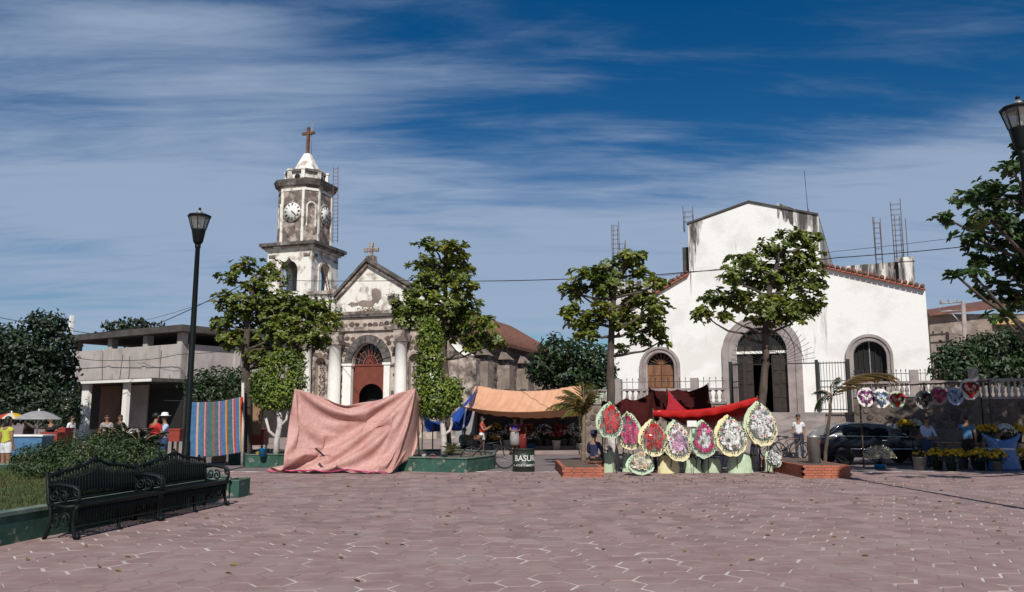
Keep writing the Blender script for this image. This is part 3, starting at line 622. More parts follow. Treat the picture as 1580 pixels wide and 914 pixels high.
# curved buttress on the right
zq = lambda px, py: C(px, py, .4)
cv = [zq(684, 496)] + [zq(*p) for p in ((689, 514), (696, 529), (706, 541), (722, 551))]
q = MB(); q.plate([(cv[0][0] - .4, B0), (zq(735, 553)[0], B0), zq(735, 553)] + cv[::-1] + [(cv[0][0] - .4, cv[0][1])], [], .35, 1.1); q.build('curved_buttress', 'old_grey', oc, fix=True)
q = MB(); q.ring([(p[0], p[1] - .02) for p in cv], [(p[0] + .16, p[1] + .13) for p in cv], .25, 1.12); q.build('buttress_edge', 'white_paint', oc)
# nave behind, stone side wall, tiled roof
ze, zr = 6.6, 9.6; nu0, nu1 = cu(480), cu(700); num = (nu0 + nu1) / 2
q = MB(); q.span(nu1 - .5, nu1, .8, 26, B0, ze); q.span(nu0, nu0 + .5, .8, 26, B0, ze); q.span(nu0, nu1, 25.9, 26.2, B0, ze); nw = q.build('nave_wall', 'wall_mortar', oc)
q = MB(); rub = MB(); rr = random.Random(4); rubble(rub, .9, 25, B0, ze - .2, .5, 0, None, .8)
rub.v = [(nu1 + .0 - p[1], p[0], p[2]) for p in rub.v]; tag(rub.build('nave_stones', 'stone', nw), kind='stuff')
for k in range(5): q = MB(); q.span(nu1, nu1 + .9, 3.5 + k * 4.4, 4.6 + k * 4.4, B0, ze - 1.6); q.add([(nu1, 3.5 + k * 4.4, ze - 1.2), (nu1 + .9, 3.5 + k * 4.4, ze - 1.2), (nu1 + .9, 4.6 + k * 4.4, ze - 1.2), (nu1, 4.6 + k * 4.4, ze - 1.2), (nu1, 3.5 + k * 4.4, ze - .4), (nu1, 4.6 + k * 4.4, ze - .4)], [(0, 1, 4), (1, 2, 5, 4), (2, 3, 5)]); q.build('buttress', 'wall_mortar', oc)
for s_, (ue, sgn) in enumerate(((nu1 + .45, 1), (nu0 - .45, -1))):
    q = MB(); q.add([(ue, .8, ze - .1), (num, .8, zr), (num, 26.4, zr), (ue, 26.4, ze - .1), (ue, .8, ze - .25), (num, .8, zr - .15), (num, 26.4, zr - .15), (ue, 26.4, ze - .25)], [(0, 1, 2, 3), (4, 7, 6, 5), (0, 3, 7, 4), (0, 4, 5, 1), (2, 6, 7, 3)]); ro_ = q.build('nave_roof', 'tile', oc)
    if sgn > 0:
        tl = MB(); tl.tube([(ue, 0, ze - .06), (num, 0, zr + .04)], .12, 6); tme = tl.mesh('roof_tile', 'tile')
        for k in range(60): link('roof_tile', tme, ro_, (0, .95 + k * .42, 0))
# tower -----------------------------------------------------------
tv = .15; tu0, tu1 = C(413, 400, tv)[0], C(481, 400, tv)[0]; tw = tu1 - tu0; tcx, tcy = (tu0 + tu1) / 2, tv + tw / 2
TZ = lambda py, px=460: C(px, py, tcy)[1]
FZ = lambda py, px=450: C(px, py, tv)[1]
zb0, zb1, zcn = FZ(458), FZ(386), FZ(378)
q = MB(); q.span(tu0 + .02, tu1 - .02, tv + .01, tv + tw - .02, B0, zb0); q.span(tu0 - .15, tu1 + .15, tv - .15, tv + tw + .15, zb0 - .3, zb0); tower = q.build('tower_base', 'old_grey', oc)
hw_ = tw / 2
oa = arch(-.66, .66, zb0 + .35, FZ(417), 10, FZ(402) - FZ(417))
oa = [(p[0], p[1] if abs(p[0]) > .01 else p[1] + .18) for p in oa]
for k in range(4):
    q = MB(); e_ = .0 if k % 2 == 0 else .42
    q.plate([(-hw_ + e_, zb0), (hw_ - e_, zb0), (hw_ - e_, zb1), (-hw_ + e_, zb1)], [oa], -hw_, -hw_ + .42)
    o = q.build('belfry_wall', 'old_white', oc, (tcx, tcy, 0), (0, 0, k * math.pi / 2), fix=True)
    q = MB(); q.ring(oa, [(p[0] * 1.28, p[1] + (.16 if p[1] > FZ(418) else 0)) for p in oa], -hw_ - .05, -hw_ + .05); q.build('arch_moulding', 'old_white', o)
    for x_ in (-hw_ + .36, hw_ - .36): q = MB(); q.span(x_ - .24, x_ + .24, -hw_ - .07, -hw_ + .02, zb1 - .45, zb1 - .28); q.build('corbel', 'old_grey', o)
q = MB(); q.span(tcx - hw_ + .1, tcx + hw_ - .1, tcy - hw_ + .1, tcy + hw_ - .1, zb1 - .12, zb1 + .02); q.build('belfry_ceiling', 'old_grey', oc)
bell = MB(); bell.lathe([(.5, 0), (.46, .08), (.36, .3), (.30, .55), (.22, .68), (.05, .74)], (tcx + .2, tcy, zb0 + 1.35), 14); bell.tube([(tcx + .2, tcy, zb0 + 2.0), (tcx + .2, tcy, zb1)], .04, 6); bell.build('bell', 'iron', oc)
for (ex, za_, zb_, m_) in ((.14, zb1, zb1 + .14, 'old_white'), (.30, zb1 + .14, zb1 + .27, 'old_grey'), (.42, zb1 + .27, zcn + .13, 'old_dark')): q = MB(); q.span(tcx - hw_ - ex, tcx + hw_ + ex, tcy - hw_ - ex, tcy + hw_ + ex, za_, zb_); q.build('belfry_cornice', m_, oc)
zk0, zk1 = zcn + .13, TZ(298); A, cc_ = 1.52, .64
def octo(mb, A, c_, z0, z1, A2=None, c2=None, mi=0):
    A2 = A2 or A; c2 = c2 or c_
    def rg_(A, c_): return [(-A + c_, -A), (A - c_, -A), (A, -A + c_), (A, A - c_), (A - c_, A), (-A + c_, A), (-A, A - c_), (-A, -A + c_)]
    mb.add([(tcx + x, tcy + y, z0) for x, y in rg_(A, c_)] + [(tcx + x, tcy + y, z1) for x, y in rg_(A2, c2)], [(i, (i + 1) % 8, 8 + (i + 1) % 8, 8 + i) for i in range(8)] + [tuple(range(7, -1, -1)), tuple(range(8, 16))], mi)
q = MB(); octo(q, A, cc_, zk0, zk1); q.build('clock_stage', 'old_grey', oc)
for k in range(4):   # corner pilasters, panels
    for s_ in (-1, 1):
        q = MB(); x_ = s_ * (A - cc_ - .09); q.span(x_ - .09, x_ + .09, -A - .06, -A + .05, zk0, zk1 - .3); q.build('stage_pilaster', 'old_white' if k < 2 else 'old_grey', oc, (tcx, tcy, 0), (0, 0, k * math.pi / 2))
    q = MB(); ar = arch(-.33, .33, zk0 + 1.1, zk0 + 2.5, 10); arr = arch(-.24, .24, zk0 + 1.2, zk0 + 2.5, 10); q.ring(arr, ar, -.04, .03)
    o = q.build('corner_panel', 'old_white', oc, (tcx, tcy, 0), (0, 0, k * math.pi / 2 + math.pi / 4)); 
    for vtx in o.data.vertices: vtx.co.y -= (A * math.sqrt(2) - cc_ / math.sqrt(2))
q = MB(); octo(q, A + .03, cc_, zk1 - .3, zk1 - .12); q.build('stage_band', 'old_white', oc)
for (ex, za_, zb_, m_) in ((.14, zk1 - .12, zk1 + .06, 'old_grey'), (.30, zk1 + .06, zk1 + .45, 'old_dark')): q = MB(); octo(q, A + ex - .12, cc_, za_, zb_, A + ex, cc_ + .05); q.build('stage_cornice', m_, oc)
zp0, zp1 = zk1 + .45, TZ(272)
q = MB(); octo(q, 1.12, .52, zp0, zp1 - .1); q.build('lantern_drum', 'old_white', oc)
q = MB(); octo(q, 1.26, .56, zp1 - .1, zp1 + .08); q.build('drum_cornice', 'old_dark', oc)
for k in range(8):
    a_ = math.pi * k / 4 + math.pi / 8; q = MB(); q.box((1.36, 0, (zp0 + zp1) / 2), (.20, .24, zp1 - zp0 + .02)); q.box((1.36, 0, zp1 + .06), (.28, .32, .12)); q.build('parapet_post', 'old_white', oc, (tcx, tcy, 0), (0, 0, a_))
    q = MB(); q.lathe([(.20, 0), (.20, .05)], (0, 0, 0), 12); q.build('round_opening', 'black_void', oc, (tcx + (1.115) * math.cos(math.pi * k / 4), tcy + 1.115 * math.sin(math.pi * k / 4), (zp0 + zp1) / 2 - .05), (0, R(90), math.pi * k / 4))
zs0, zs1 = zp1 + .08, TZ(240)
q = MB(); octo(q, .88, .38, zs0, zs1, .22, .09); q.build('spire', 'old_white', oc)
q = MB(); zt_ = TZ(199); zm = TZ(208); q.span(tcx - .09, tcx + .09, tcy - .09, tcy + .09, zs1 - .05, zt_); q.span(tcx - .47, tcx + .47, tcy - .085, tcy + .085, zm - .09, zm + .09); q.build('tower_cross', 'rust', oc)
q = MB(); q.tube([(tcx + .22, tcy + .1, zs1 - .3), (tcx + .20, tcy + .1, TZ(183))], .025, 6); q.build('lightning_rod', 'grey_metal', oc)
# clocks on the four faces
ck = MB(); ck.lathe([(.64, 0), (.64, .06)], n=28); ckm = ck.mesh('clock', 'white_paint')
zck = TZ(336); hand = (3.9, 4.55)
for k in range(4):
    a_ = k * math.pi / 2; n_ = Vector((math.sin(a_), -math.cos(a_), 0)); rx = Matrix.Rotation(a_, 4, 'Z') @ Matrix.Rotation(R(90), 4, 'X')
    p = Vector((tcx, tcy, zck)) + n_ * A; o = link('clock', ckm, oc, p, rx.to_euler())
    q = MB(); q.lathe([(.645, -.01), (.72, -.01), (.72, .05), (.66, .09), (.645, .09)], n=28, caps=False); q.build('clock_rim', 'old_grey', o)
    for i in range(12):
        an = math.pi / 2 - i * math.pi / 6; dx, dy = math.cos(an), math.sin(an); q = MB(); nst = (3, 1, 2, 3, 3, 2, 2, 3, 3, 2, 1, 2)[i]
        for j in range(nst): off_ = (j - (nst - 1) / 2) * .052; q.box((dx * .50 - dy * off_, dy * .50 + dx * off_, .068), (.17, .032, .012), an)
        q.build('numeral', 'black_void', o)
    for hr, l_, wd in ((4.37, .30, .06), (4.45 if k < 2 else 4.45, .44, .045)):
        an = math.pi / 2 - hr * math.pi / 6; q = MB(); q.box((math.cos(an) * l_ * .42, math.sin(an) * l_ * .42, .085 + wd * .2), (l_ * 1.2, wd, .012), an); q.build('hand', 'black_void', o)
# ladders left on the tower
def ladder(a, b, wd, side, label, n):
    t = thing('ladder', label, 'ladder', a, 0, None); a, b = Vector(a), Vector(b); s_ = Vector(side).normalized() * wd / 2; d = b - a
    for q_ in (s_, -s_): q = MB(); q.tube([q_, d + q_], .022, 6); q.build('rail', 'rust', t)
    rm = MB(); rm.tube([s_, -s_], .014, 5); me = rm.mesh('rung', 'rust')
    for k in range(n): link('rung', me, t, d * (k + .5) / n)
lu = C(517, 382, tcy - .6)[0]; lx = max(lu, tcx + A + .12)
ladder(CF.w(C(517, 380, tcy - .9)[0], tcy - .9, zcn + .12), CF.w(C(518, 260, tcy - .9)[0], tcy - .9, C(518, 258, tcy - .9)[1]), .36, CF.e, 'long rusty iron ladder standing upright beside the clock stage', 20)
ladder(CF.w(tcx + hw_ + .75, tcy - .5, zb0 - .02), CF.w(tcx + hw_ + .16, tcy - .5, zb1 - .55), .34, CF.d, 'short rusty ladder leaning on the belfry under the long one', 11)
# ---------------------------------------------------------------- concrete building on the left
LF = Frame(275, 44, R(33)); lb = thing('concrete_building', 'two-storey grey concrete building with a canopy on white columns', 'building', (LF.X0, LF.Y0, 0), -LF.th)
l_ = lambda px, py, v=0: LF.uz(px, py, v)
bu0 = LF.u(100); zpar, zslb, zslt, zcan = l_(272, 531)[1], l_(272, 514)[1], l_(272, 504)[1], l_(272, 586)[1]
q = MB(); q.span(bu0, 0, 0, .25, zcan, zpar); q.span(-.25, 0, .25, 11, zcan, zpar); q.span(bu0, bu0 + .25, .25, 11, zcan, zpar); q.build('upper_wall', 'plaster_grey', lb)
q = MB(); q.span(bu0 - .5, .6, -.5, 12, zslb, zslt); q.build('roof_slab', 'roof_dark', lb)
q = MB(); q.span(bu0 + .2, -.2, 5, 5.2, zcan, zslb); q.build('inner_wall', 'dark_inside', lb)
pm_ = MB(); pm_.span(-.2, .2, -.06, .34, zcan, zslb); pme = pm_.mesh('wall_pillar', 'plaster_grey')
for u_ in [LF.u(p) for p in (108, 163, 218)] + [-.2]: link('wall_pillar', pme, lb, (u_, 0, 0))
for v_ in (3.6, 7.2, 10.6): link('wall_pillar', pme, lb, (.05, v_, 0), (0, 0, R(90)))
q = MB(); q.span(bu0 - .6, .3, -1.9, .0, zcan - .16, zcan + .02); q.build('canopy', 'roof_dark', lb)
q = MB(); q.span(bu0 - .62, .32, -1.96, -1.90, zcan - .17, zcan - .02); q.build('canopy_edge', 'white_paint', lb)
for p0, p1 in ((124, 136), (187, 196)):
    a_, b_ = l_(p0, 640, -1.6)[0], l_(p1, 640, -1.6)[0]; q = MB(); q.span(a_ + .02, b_ - .10, -1.62, -1.42, .12, zcan - .16); q.build('white_column', 'white_paint', lb)
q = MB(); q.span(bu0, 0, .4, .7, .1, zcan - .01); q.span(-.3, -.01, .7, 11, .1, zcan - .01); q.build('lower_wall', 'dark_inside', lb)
a_, b_ = l_(196, 640, .4)[0], l_(228, 640, .4)[0]; q = MB(); q.span(a_, b_, .3, .4, .1, zcan - .2); q.build('grey_panel', 'plaster_grey', lb)
a_, b_ = l_(155, 640, .4)[0], l_(186, 640, .4)[0]; q = MB(); q.span(a_, b_, .32, .4, .1, zcan - .2); q.build('brown_shutter', 'wood', lb)
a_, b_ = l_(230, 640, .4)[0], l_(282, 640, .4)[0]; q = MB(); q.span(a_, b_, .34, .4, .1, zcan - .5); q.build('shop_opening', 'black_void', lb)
q = MB(); q.span(bu0 - 1, 1, -2.2, .4, -.1, .12); q.build('porch_floor', 'sidewalk', lb)
rr = random.Random(2)
for px, h_ in ((132, .9), (185, 1.7), (212, 1.4), (226, 1.3), (300, 1.5)):
    u_ = LF.u(px) if px < 275 else -.1; q = MB(); p0 = Vector((u_, -1.2, zcan)); q.tube([p0, p0 + Vector((rr.uniform(-.1, .1), 0, h_ * .5)), p0 + Vector((rr.uniform(-.35, .1), .1, h_))], .02, 5); q.build('starter_bar', 'rebar', lb)
q = MB(); a_ = l_(111, 487, 1)[0]; q.span(a_ - .09, a_ + .09, .9, 1.1, zslt - .05, l_(111, 487, 1)[1]); q.build('roof_post', 'white_paint', lb)
# ---------------------------------------------------------------- house far right, utility pole, cables
hb = thing('tiled_house', 'low ochre house with a brown tiled roof behind the right hedge', 'house', at(1500, 640, 52)); hp0 = hb.location.copy()
zA, zB = at(1440, 524, 52).z, at(1560, 497, 52).z; x0_, x1_ = at(1434, 600, 52).x - hp0.x, at(1720, 600, 52).x - hp0.x
q = MB(); q.span(x0_ + .3, x1_, 0, 8, -1 + 1, zA); q.build('wall', 'wall_mortar', hb)
q = MB(); q.add([(x0_, -.6, zA - .05), (x1_, -.6, zA + 1.2), (x1_, 5, zB + 1.2), (x0_, 5, zA + .5), (x0_, -.6, zA - .2), (x1_, -.6, zA + 1.05), (x1_, 5, zB + .9), (x0_, 5, zA + .3)], [(0, 1, 2, 3), (7, 6, 5, 4), (4, 5, 1, 0), (3, 7, 4, 0)]); q.build('roof', 'tile', hb)
a_ = at(1553, 505, 50.5) - hp0; q = MB(); q.span(a_.x, a_.x + 4, -.45, -.02, zA - .4, a_.z + .3); q.build('gable_wall', 'yellow_wall', hb)
up = thing('utility_pole', 'slender concrete utility pole with a rectangular bracket beyond the church', 'pole', at(1494, 640, 50)); o_ = up.location.copy()
tp = at(1486, 465, 50) - o_; q = MB(); q.tube([(tp.x * .0, 0, -o_.z), (tp.x, 0, tp.z + 0)], [.2, .12], 10); q.build('shaft', 'concrete', up)
a_, b_ = at(1450, 469, 50) - o_, at(1450, 481, 50) - o_; c_, d_ = at(1486, 466, 50) - o_, at(1487, 479, 50) - o_
for p, r_ in (((a_, c_), .05), ((b_, d_), .05), ((a_, b_), .04), ((at(1468, 483, 50) - o_, at(1489, 506, 50) - o_), .03)): q = MB(); q.tube(p, r_, 6); q.build('bracket', 'grey_metal', up)
for px in (1452, 1464, 1478): p = at(px, 468, 50) - o_; q = MB(); q.lathe([(.05, 0), (.08, .05), (.04, .12), (.07, .18), (.03, .26)], p, 8); q.build('insulator', 'concrete', up)
def cable(pts, label, r_=.018, sag=0):
    P = []
    for (p, q_) in zip(pts[:-1], pts[1:]):
        for i in range(12): f = i / 12; P.append(p.lerp(q_, f) - Vector((0, 0, sag * 4 * f * (1 - f))))
    P.append(pts[-1]); o = P[0].copy(); mb = MB(); mb.tube([p - o for p in P], r_, 5); c = mb.build('overhead_cable', 'rubber', None, o); tag(c, label, 'cable')
tip = CF.w(tcx - hw_, tv - .5, FZ(428))
cable([CF.w(tu0, tv - .02, FZ(430)), at(640, 433, 38), at(870, 431, 30), at(1060, 420, 28), at(1290, 398, 27.5), at(1600, 368, 27), at(1900, 340, 27)], 'thick black cable strung from the bell tower past the white church', .017, .05)
cable([at(1000, 428, 29), at(1290, 388, 28.5), at(1620, 346, 28), at(1900, 318, 28)], 'thin upper cable crossing in front of the white gable', .009, .06)
cable([at(-20, 486, 50), at(140, 515, 46), at(245, 499, 42), at(345, 452, 36), at(372, 440, 30)], 'black cable rising from the concrete building to the almond tree', .02, .05)
cable([at(100, 548, 43.5), at(180, 556, 42), at(275, 547, 42), at(420, 530, 44)], 'sagging wire along the concrete building front', .016, .12)
cable([at(190, 500, 44), at(250, 488, 41), at(350, 455, 35), at(374, 445, 30.2)], 'thin second wire above the concrete roof slab', .010, .03)
# ================================================================== TREES AND PLANTS
CLV = []
for k in range(6):
    rg = np.random.default_rng(100 + k); n = 9; az = np.linspace(0, 2 * np.pi, n, endpoint=False) + rg.normal(0, .25, n); el = rg.uniform(-.15, .75, n)
    ax = np.stack([np.cos(az) * np.cos(el), np.sin(az) * np.cos(el), np.sin(el)], 1); nr = np.array([[0, 0, 1.]]) + rg.normal(0, .25, (n, 3)) - ax * .3
    CLV.append(leaf_arrays(ax * .03 + rg.normal(0, .02, (n, 3)), ax, nr, rg.uniform(.75, 1.15, n), .58, .16, .22))
CLM = {}
def cluster_mesh(k, mat):
    if (k, mat) not in CLM: CLM[(k, mat)] = np_mesh('leaf_cluster', CLV[k][0], CLV[k][1], mat, 'mesh')
    return CLM[(k, mat)]
def limb_path(a, b, rg, bow=.25):
    a, b = Vector(a), Vector(b); d = b - a; L_ = d.length; out = []
    for i in range(6):
        f = i / 5; p = a.lerp(b, f) + Vector((0, 0, -bow * L_ * f * (1 - f))) + Vector((rg.uniform(-1, 1), rg.uniform(-1, 1), rg.uniform(-1, 1))) * .035 * L_ * (f * (1 - f) * 4); out.append(p)
    return out
def almond(label, trunk, r0, blobs, Y, mat='almond', leaf=.17, dens=1.0, painted=0, seed=1, spread=.9, group='almond trees round the plaza', objs=300):
    rg = random.Random(seed); base = Vector(trunk[0]); t = thing('almond_tree', label, 'tree', base, 0, group)
    T = [Vector(p) - base for p in trunk]; n = len(T); rs = [r0 * (1 - .62 * i / (n - 1)) for i in range(n)]
    TT, RR = [], []
    for i in range(n - 1):
        for j in range(4):
            f = j / 4; TT.append(T[i].lerp(T[i + 1], f) + Vector((rg.uniform(-1, 1), rg.uniform(-1, 1), 0)) * .02); RR.append((rs[i] * (1 - f) + rs[i + 1] * f) * rg.uniform(.93, 1.07))
    TT.append(T[-1]); RR.append(rs[-1]); RR[0] *= 1.35
    if painted:
        lo = [i for i, p in enumerate(TT) if p.z <= painted]; k = lo[-1] + 1
        q = MB(); q.tube([p for p in TT[:k + 1]], [r_ * 1.02 for r_ in RR[:k + 1]], 10); tr = q.build('painted_trunk', 'limewash', t); q = MB(); q.tube(TT[k - 1:], RR[k - 1:], 10); q.build('trunk', 'bark', t)
    else: q = MB(); q.tube(TT, RR, 10); q.build('trunk', 'bark', t)
    ros = []
    for bb in blobs:
        px, py, rx, ry = bb[:4]; Yc = bb[4] if len(bb) > 4 else Y + rg.uniform(-1, 1) * spread; c = at(px, py, Yc) - base; k = Yc / F; rad = Vector((rx * k * 1.12, max(rx, ry) * k * 1.1, ry * k * 1.15))
        cand = [p for p in TT if p.z < c.z + .1] or TT; st_ = min(cand, key=lambda p: (p - c).length + abs(p.z - (c.z - .35 * (p - c).xy.length)) * 1.2)
        pth = limb_path(st_, c, rg); q = MB(); q.tube(pth, [max(.018, r0 * .34 * (1 - .7 * i / 5)) for i in range(6)], 6)
        nr = max(5, int(dens * (rx * k) * (ry * k) * 270)); tw = 0
        for i in range(nr):
            d = Vector((rg.gauss(0, 1), rg.gauss(0, 1), rg.gauss(0, 1))).normalized(); f = rg.uniform(.35, 1.08)
            p = c + Vector((d.x * rad.x, d.y * rad.y, d.z * rad.z)) * f; up_ = (d * .55 + Vector((0, 0, .8)) + Vector((rg.gauss(0, .3), rg.gauss(0, .3) - .15, 0))).normalized()
            ros.append((p, up_, leaf * rg.uniform(.75, 1.2)))
            if tw < 9 and i % 3 == 0: q.tube(limb_path(c + (p - c) * .1, p, rg, .1), [.014, .012, .011, .010, .009, .007], 4); tw += 1
        q.build('limb', 'bark', t)
    ros.sort(key=lambda r_: r_[0].y + rg.uniform(0, .5))
    BV, BF, off = [], [], 0
    for i, (p, up_, s_) in enumerate(ros):
        k = rg.randrange(6); qt = up_.to_track_quat('Z', 'Y'); M3 = qt.to_matrix() @ Matrix.Rotation(rg.uniform(0, 6.28), 3, 'Z')
        if i < objs: link('leaf_cluster', cluster_mesh(k, mat), t, p, M3.to_euler(), s_)
        else:
            V = (CLV[k][0] * s_) @ np.array(M3).T + np.array(p); BV.append(V); BF.append(CLV[k][1] + off); off += len(V)
    if BV: tag(np_mesh('crown', np.concatenate(BV), np.concatenate(BF), mat, t), kind='stuff')
    return t
def tr_px(lst): return [at(px, py, Y) for px, py, Y in lst]
g1 = gp(383, 713); g1.z = .3
almond('broad almond tree in front of the church bell tower', [Vector((at(386, 640, 27.5).x, 27.5, -.05))] + tr_px([(381, 600, 27.5), (379, 540, 27.5), (384, 480, 27.5), (395, 430, 27.5)]), .17,
       [(378, 412, 26, 12), (352, 428, 16, 10), (416, 422, 24, 18), (352, 464, 20, 14), (372, 476, 30, 20), (345, 500, 16, 14), (412, 466, 34, 24), (452, 478, 32, 24), (490, 486, 30, 20), (512, 492, 12, 14), (436, 512, 34, 22), (392, 520, 32, 26), (478, 520, 26, 20), (356, 525, 16, 14), (405, 553, 22, 14), (500, 525, 12, 10), (395, 445, 20, 14)], 27.5, seed=3)
almond('almond tree rising behind the ivy-clad ficus column', [Vector((at(690, 640, 27).x, 27, -.05))] + tr_px([(688, 600, 27), (685, 540, 27), (686, 470, 27), (688, 410, 27)]), .16,
       [(668, 380, 26, 10), (700, 386, 26, 12), (655, 408, 22, 14), (700, 412, 32, 18), (668, 432, 30, 18), (712, 440, 26, 20), (650, 452, 24, 16), (640, 478, 28, 18), (680, 470, 34, 20), (716, 478, 26, 20), (742, 504, 26, 20), (765, 528, 16, 12), (620, 492, 18, 16), (700, 510, 26, 18), (728, 530, 18, 14), (612, 470, 10, 10)], 27, seed=5)
t3 = gp(948, 727)
almond('almond tree with whitewashed trunk left of the wreath stall', [Vector((t3.x, t3.y, -.05))] + tr_px([(946, 690, t3.y), (943, 620, t3.y), (941, 550, t3.y), (944, 490, t3.y), (950, 430, t3.y)]), .17,
       [(975, 397, 26, 11), (940, 414, 32, 12), (902, 424, 26, 12), (985, 420, 18, 14), (1012, 438, 18, 11), (888, 452, 22, 14), (935, 446, 36, 18), (982, 458, 26, 18), (1014, 474, 20, 16), (884, 484, 18, 18), (925, 488, 34, 20), (972, 498, 24, 20), (1010, 500, 20, 18), (1022, 525, 10, 10), (905, 515, 22, 12), (988, 525, 14, 10), (872, 445, 8, 9), (960, 540, 10, 7)], t3.y, painted=.75, seed=8)
t4 = gp(1162, 726)
almond('almond tree before the big church doorway', [Vector((t4.x, t4.y, -.05))] + tr_px([(1166, 690, t4.y), (1176, 612, t4.y), (1181, 560, t4.y), (1182, 500, t4.y), (1188, 440, t4.y), (1205, 390, t4.y)]), .16,
       [(1222, 366, 30, 11), (1254, 374, 18, 12), (1195, 386, 26, 16), (1150, 402, 28, 11), (1236, 402, 32, 18), (1170, 428, 40, 20), (1128, 425, 18, 14), (1212, 432, 36, 22), (1256, 436, 18, 18), (1108, 462, 26, 14), (1084, 484, 16, 16), (1148, 464, 30, 18), (1196, 474, 42, 20), (1244, 474, 22, 16), (1180, 496, 24, 12), (1228, 494, 20, 10), (1262, 465, 12, 10), (1118, 488, 12, 8)], t4.y, painted=.7, seed=13)
TY = 21.0
rb = [(1560, 262, 24, 12), (1520, 292, 28, 14), (1490, 306, 20, 12), (1458, 336, 14, 9), (1552, 306, 36, 20), (1528, 342, 42, 16), (1500, 366, 26, 13), (1560, 376, 36, 24), (1528, 398, 30, 15), (1498, 420, 26, 11), (1474, 424, 10, 6), (1572, 416, 26, 20), (1540, 448, 30, 15), (1572, 464, 24, 20), (1545, 488, 20, 10), (1605, 290, 40, 30), (1612, 350, 50, 36), (1620, 420, 44, 36), (1600, 235, 34, 22), (1612, 480, 30, 22),
      (1660, 250, 50, 40), (1690, 330, 60, 46), (1680, 420, 60, 46), (1640, 180, 50, 36), (1740, 260, 56, 50), (1760, 370, 60, 52), (1720, 160, 60, 44), (1800, 220, 50, 44), (1820, 320, 50, 50), (1740, 460, 50, 36), (1590, 200, 20, 14), (1660, 110, 50, 34), (1760, 90, 50, 36)]
rb += [(1650, 300, 60, 50), (1720, 240, 60, 50), (1700, 380, 60, 50), (1800, 300, 60, 60), (1680, 180, 60, 46), (1640, 400, 50, 50), (1780, 420, 60, 50), (1850, 380, 60, 60), (1850, 240, 50, 60), (1640, 240, 44, 40)]
rb += [(1690, 250, 50, 40, 24.5), (1770, 250, 50, 40, 24.5), (1850, 255, 50, 40, 24.5), (1730, 190, 50, 40, 24.5), (1810, 190, 50, 40, 24.5), (1640, 280, 36, 36, 24.5), (1700, 490, 50, 36, 21), (1790, 480, 60, 40, 21), (1880, 470, 60, 44, 21), (1650, 520, 30, 24, 20), (1760, 540, 40, 24, 20.5), (1850, 540, 40, 24, 20.5)]
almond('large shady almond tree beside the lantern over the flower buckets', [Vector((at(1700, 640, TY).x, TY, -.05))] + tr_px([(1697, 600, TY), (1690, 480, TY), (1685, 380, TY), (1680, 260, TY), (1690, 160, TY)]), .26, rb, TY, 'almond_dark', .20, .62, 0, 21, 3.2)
# ---- clipped ficus with whitewashed trunks
def ficus(label, base, trunk, extra, blobs, Y, seed, white=1.1):
    rg = random.Random(seed); base = Vector(base); t = thing('clipped_ficus', label, 'tree', base, 0, 'clipped ficus trees in the green planters')
    q = MB(); T = [Vector(p) - base for p in trunk]; q.tube(T, [.11, .09, .085, .08, .06][:len(T)], 9); q.build('trunk', 'limewash', t)
    for e in extra: q = MB(); q.tube([Vector(p) - base for p in e], [.055, .045, .04, .03][:len(e)], 7); q.build('branch', 'limewash', t)
    bl = []
    for (px, py, rx, ry) in blobs:
        c = at(px, py, Y) - base; k = Y / F; bl.append(((c.x, c.y, c.z), (rx * k, rx * k * .9, ry * k)))
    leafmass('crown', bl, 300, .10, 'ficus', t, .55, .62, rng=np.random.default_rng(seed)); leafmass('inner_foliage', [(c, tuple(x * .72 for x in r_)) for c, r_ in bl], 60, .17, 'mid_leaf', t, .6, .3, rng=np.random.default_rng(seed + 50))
    return t
P2 = 25.0
ficus('clipped ficus with tall leafy column above a round crown and white trunk', at(685, 702, P2), tr_px([(685, 702, P2), (685, 680, P2), (683, 655, P2), (682, 630, P2)]), [tr_px([(684, 672, P2), (694, 665, P2), (697, 655, P2), (696, 640, P2)])],
      [(676, 612, 36, 28), (655, 600, 16, 18), (698, 606, 18, 24), (672, 632, 24, 14), (662, 575, 22, 22), (663, 548, 22, 26), (664, 520, 23, 26), (660, 500, 18, 14)], P2, 31)
ficus('clipped ficus with lopsided arched crown beside the striped blanket', at(428, 706, 26.5), tr_px([(426, 706, 26.5), (427, 680, 26.5), (432, 655, 26.5), (430, 620, 26.5)]), [tr_px([(427, 676, 26.5), (415, 665, 26.5), (410, 645, 26.5)]), tr_px([(430, 660, 26.5), (442, 648, 26.5), (446, 620, 26.5)])],
      [(412, 600, 26, 26), (436, 608, 28, 22), (405, 585, 18, 16), (425, 565, 14, 18), (440, 550, 18, 12), (458, 562, 14, 20), (456, 588, 18, 20), (420, 620, 24, 12), (448, 615, 18, 14)], 26.5, 37)
# ---- dense dark trees in the background
def dense(label, px, pyb, Y, blobs, mat, leaf=.28, dens=22, seed=1, name='leafy_tree', z=0, group='dense trees in the background'):
    base = at(px, 640, Y); base.z = z; t = thing(name, label, 'tree', base, 0, group); bl = []; rg = random.Random(seed)
    for (bx, by, rx, ry) in blobs:
        c = at(bx, by, Y + rg.uniform(-.8, .8)) - base; k = Y / F; bl.append(((c.x, c.y, c.z), (rx * k, rx * k * .9, ry * k)))
    top = sum(b[0][2] for b in bl) / len(bl); q = MB(); q.tube([(0, 0, -.1), (.1, 0, top * .5), (0, .1, top)], [.28, .22, .1], 8); q.build('trunk', 'bark', t)
    q = MB()
    for c, r_ in bl: q.tube(limb_path((0, 0, top * .5), c, rg, .1), [.12, .1, .08, .06, .05, .03], 5)
    q.build('limbs', 'bark', t); leafmass('crown', bl, dens, leaf, mat, t, .55, .45, rng=np.random.default_rng(seed)); return t
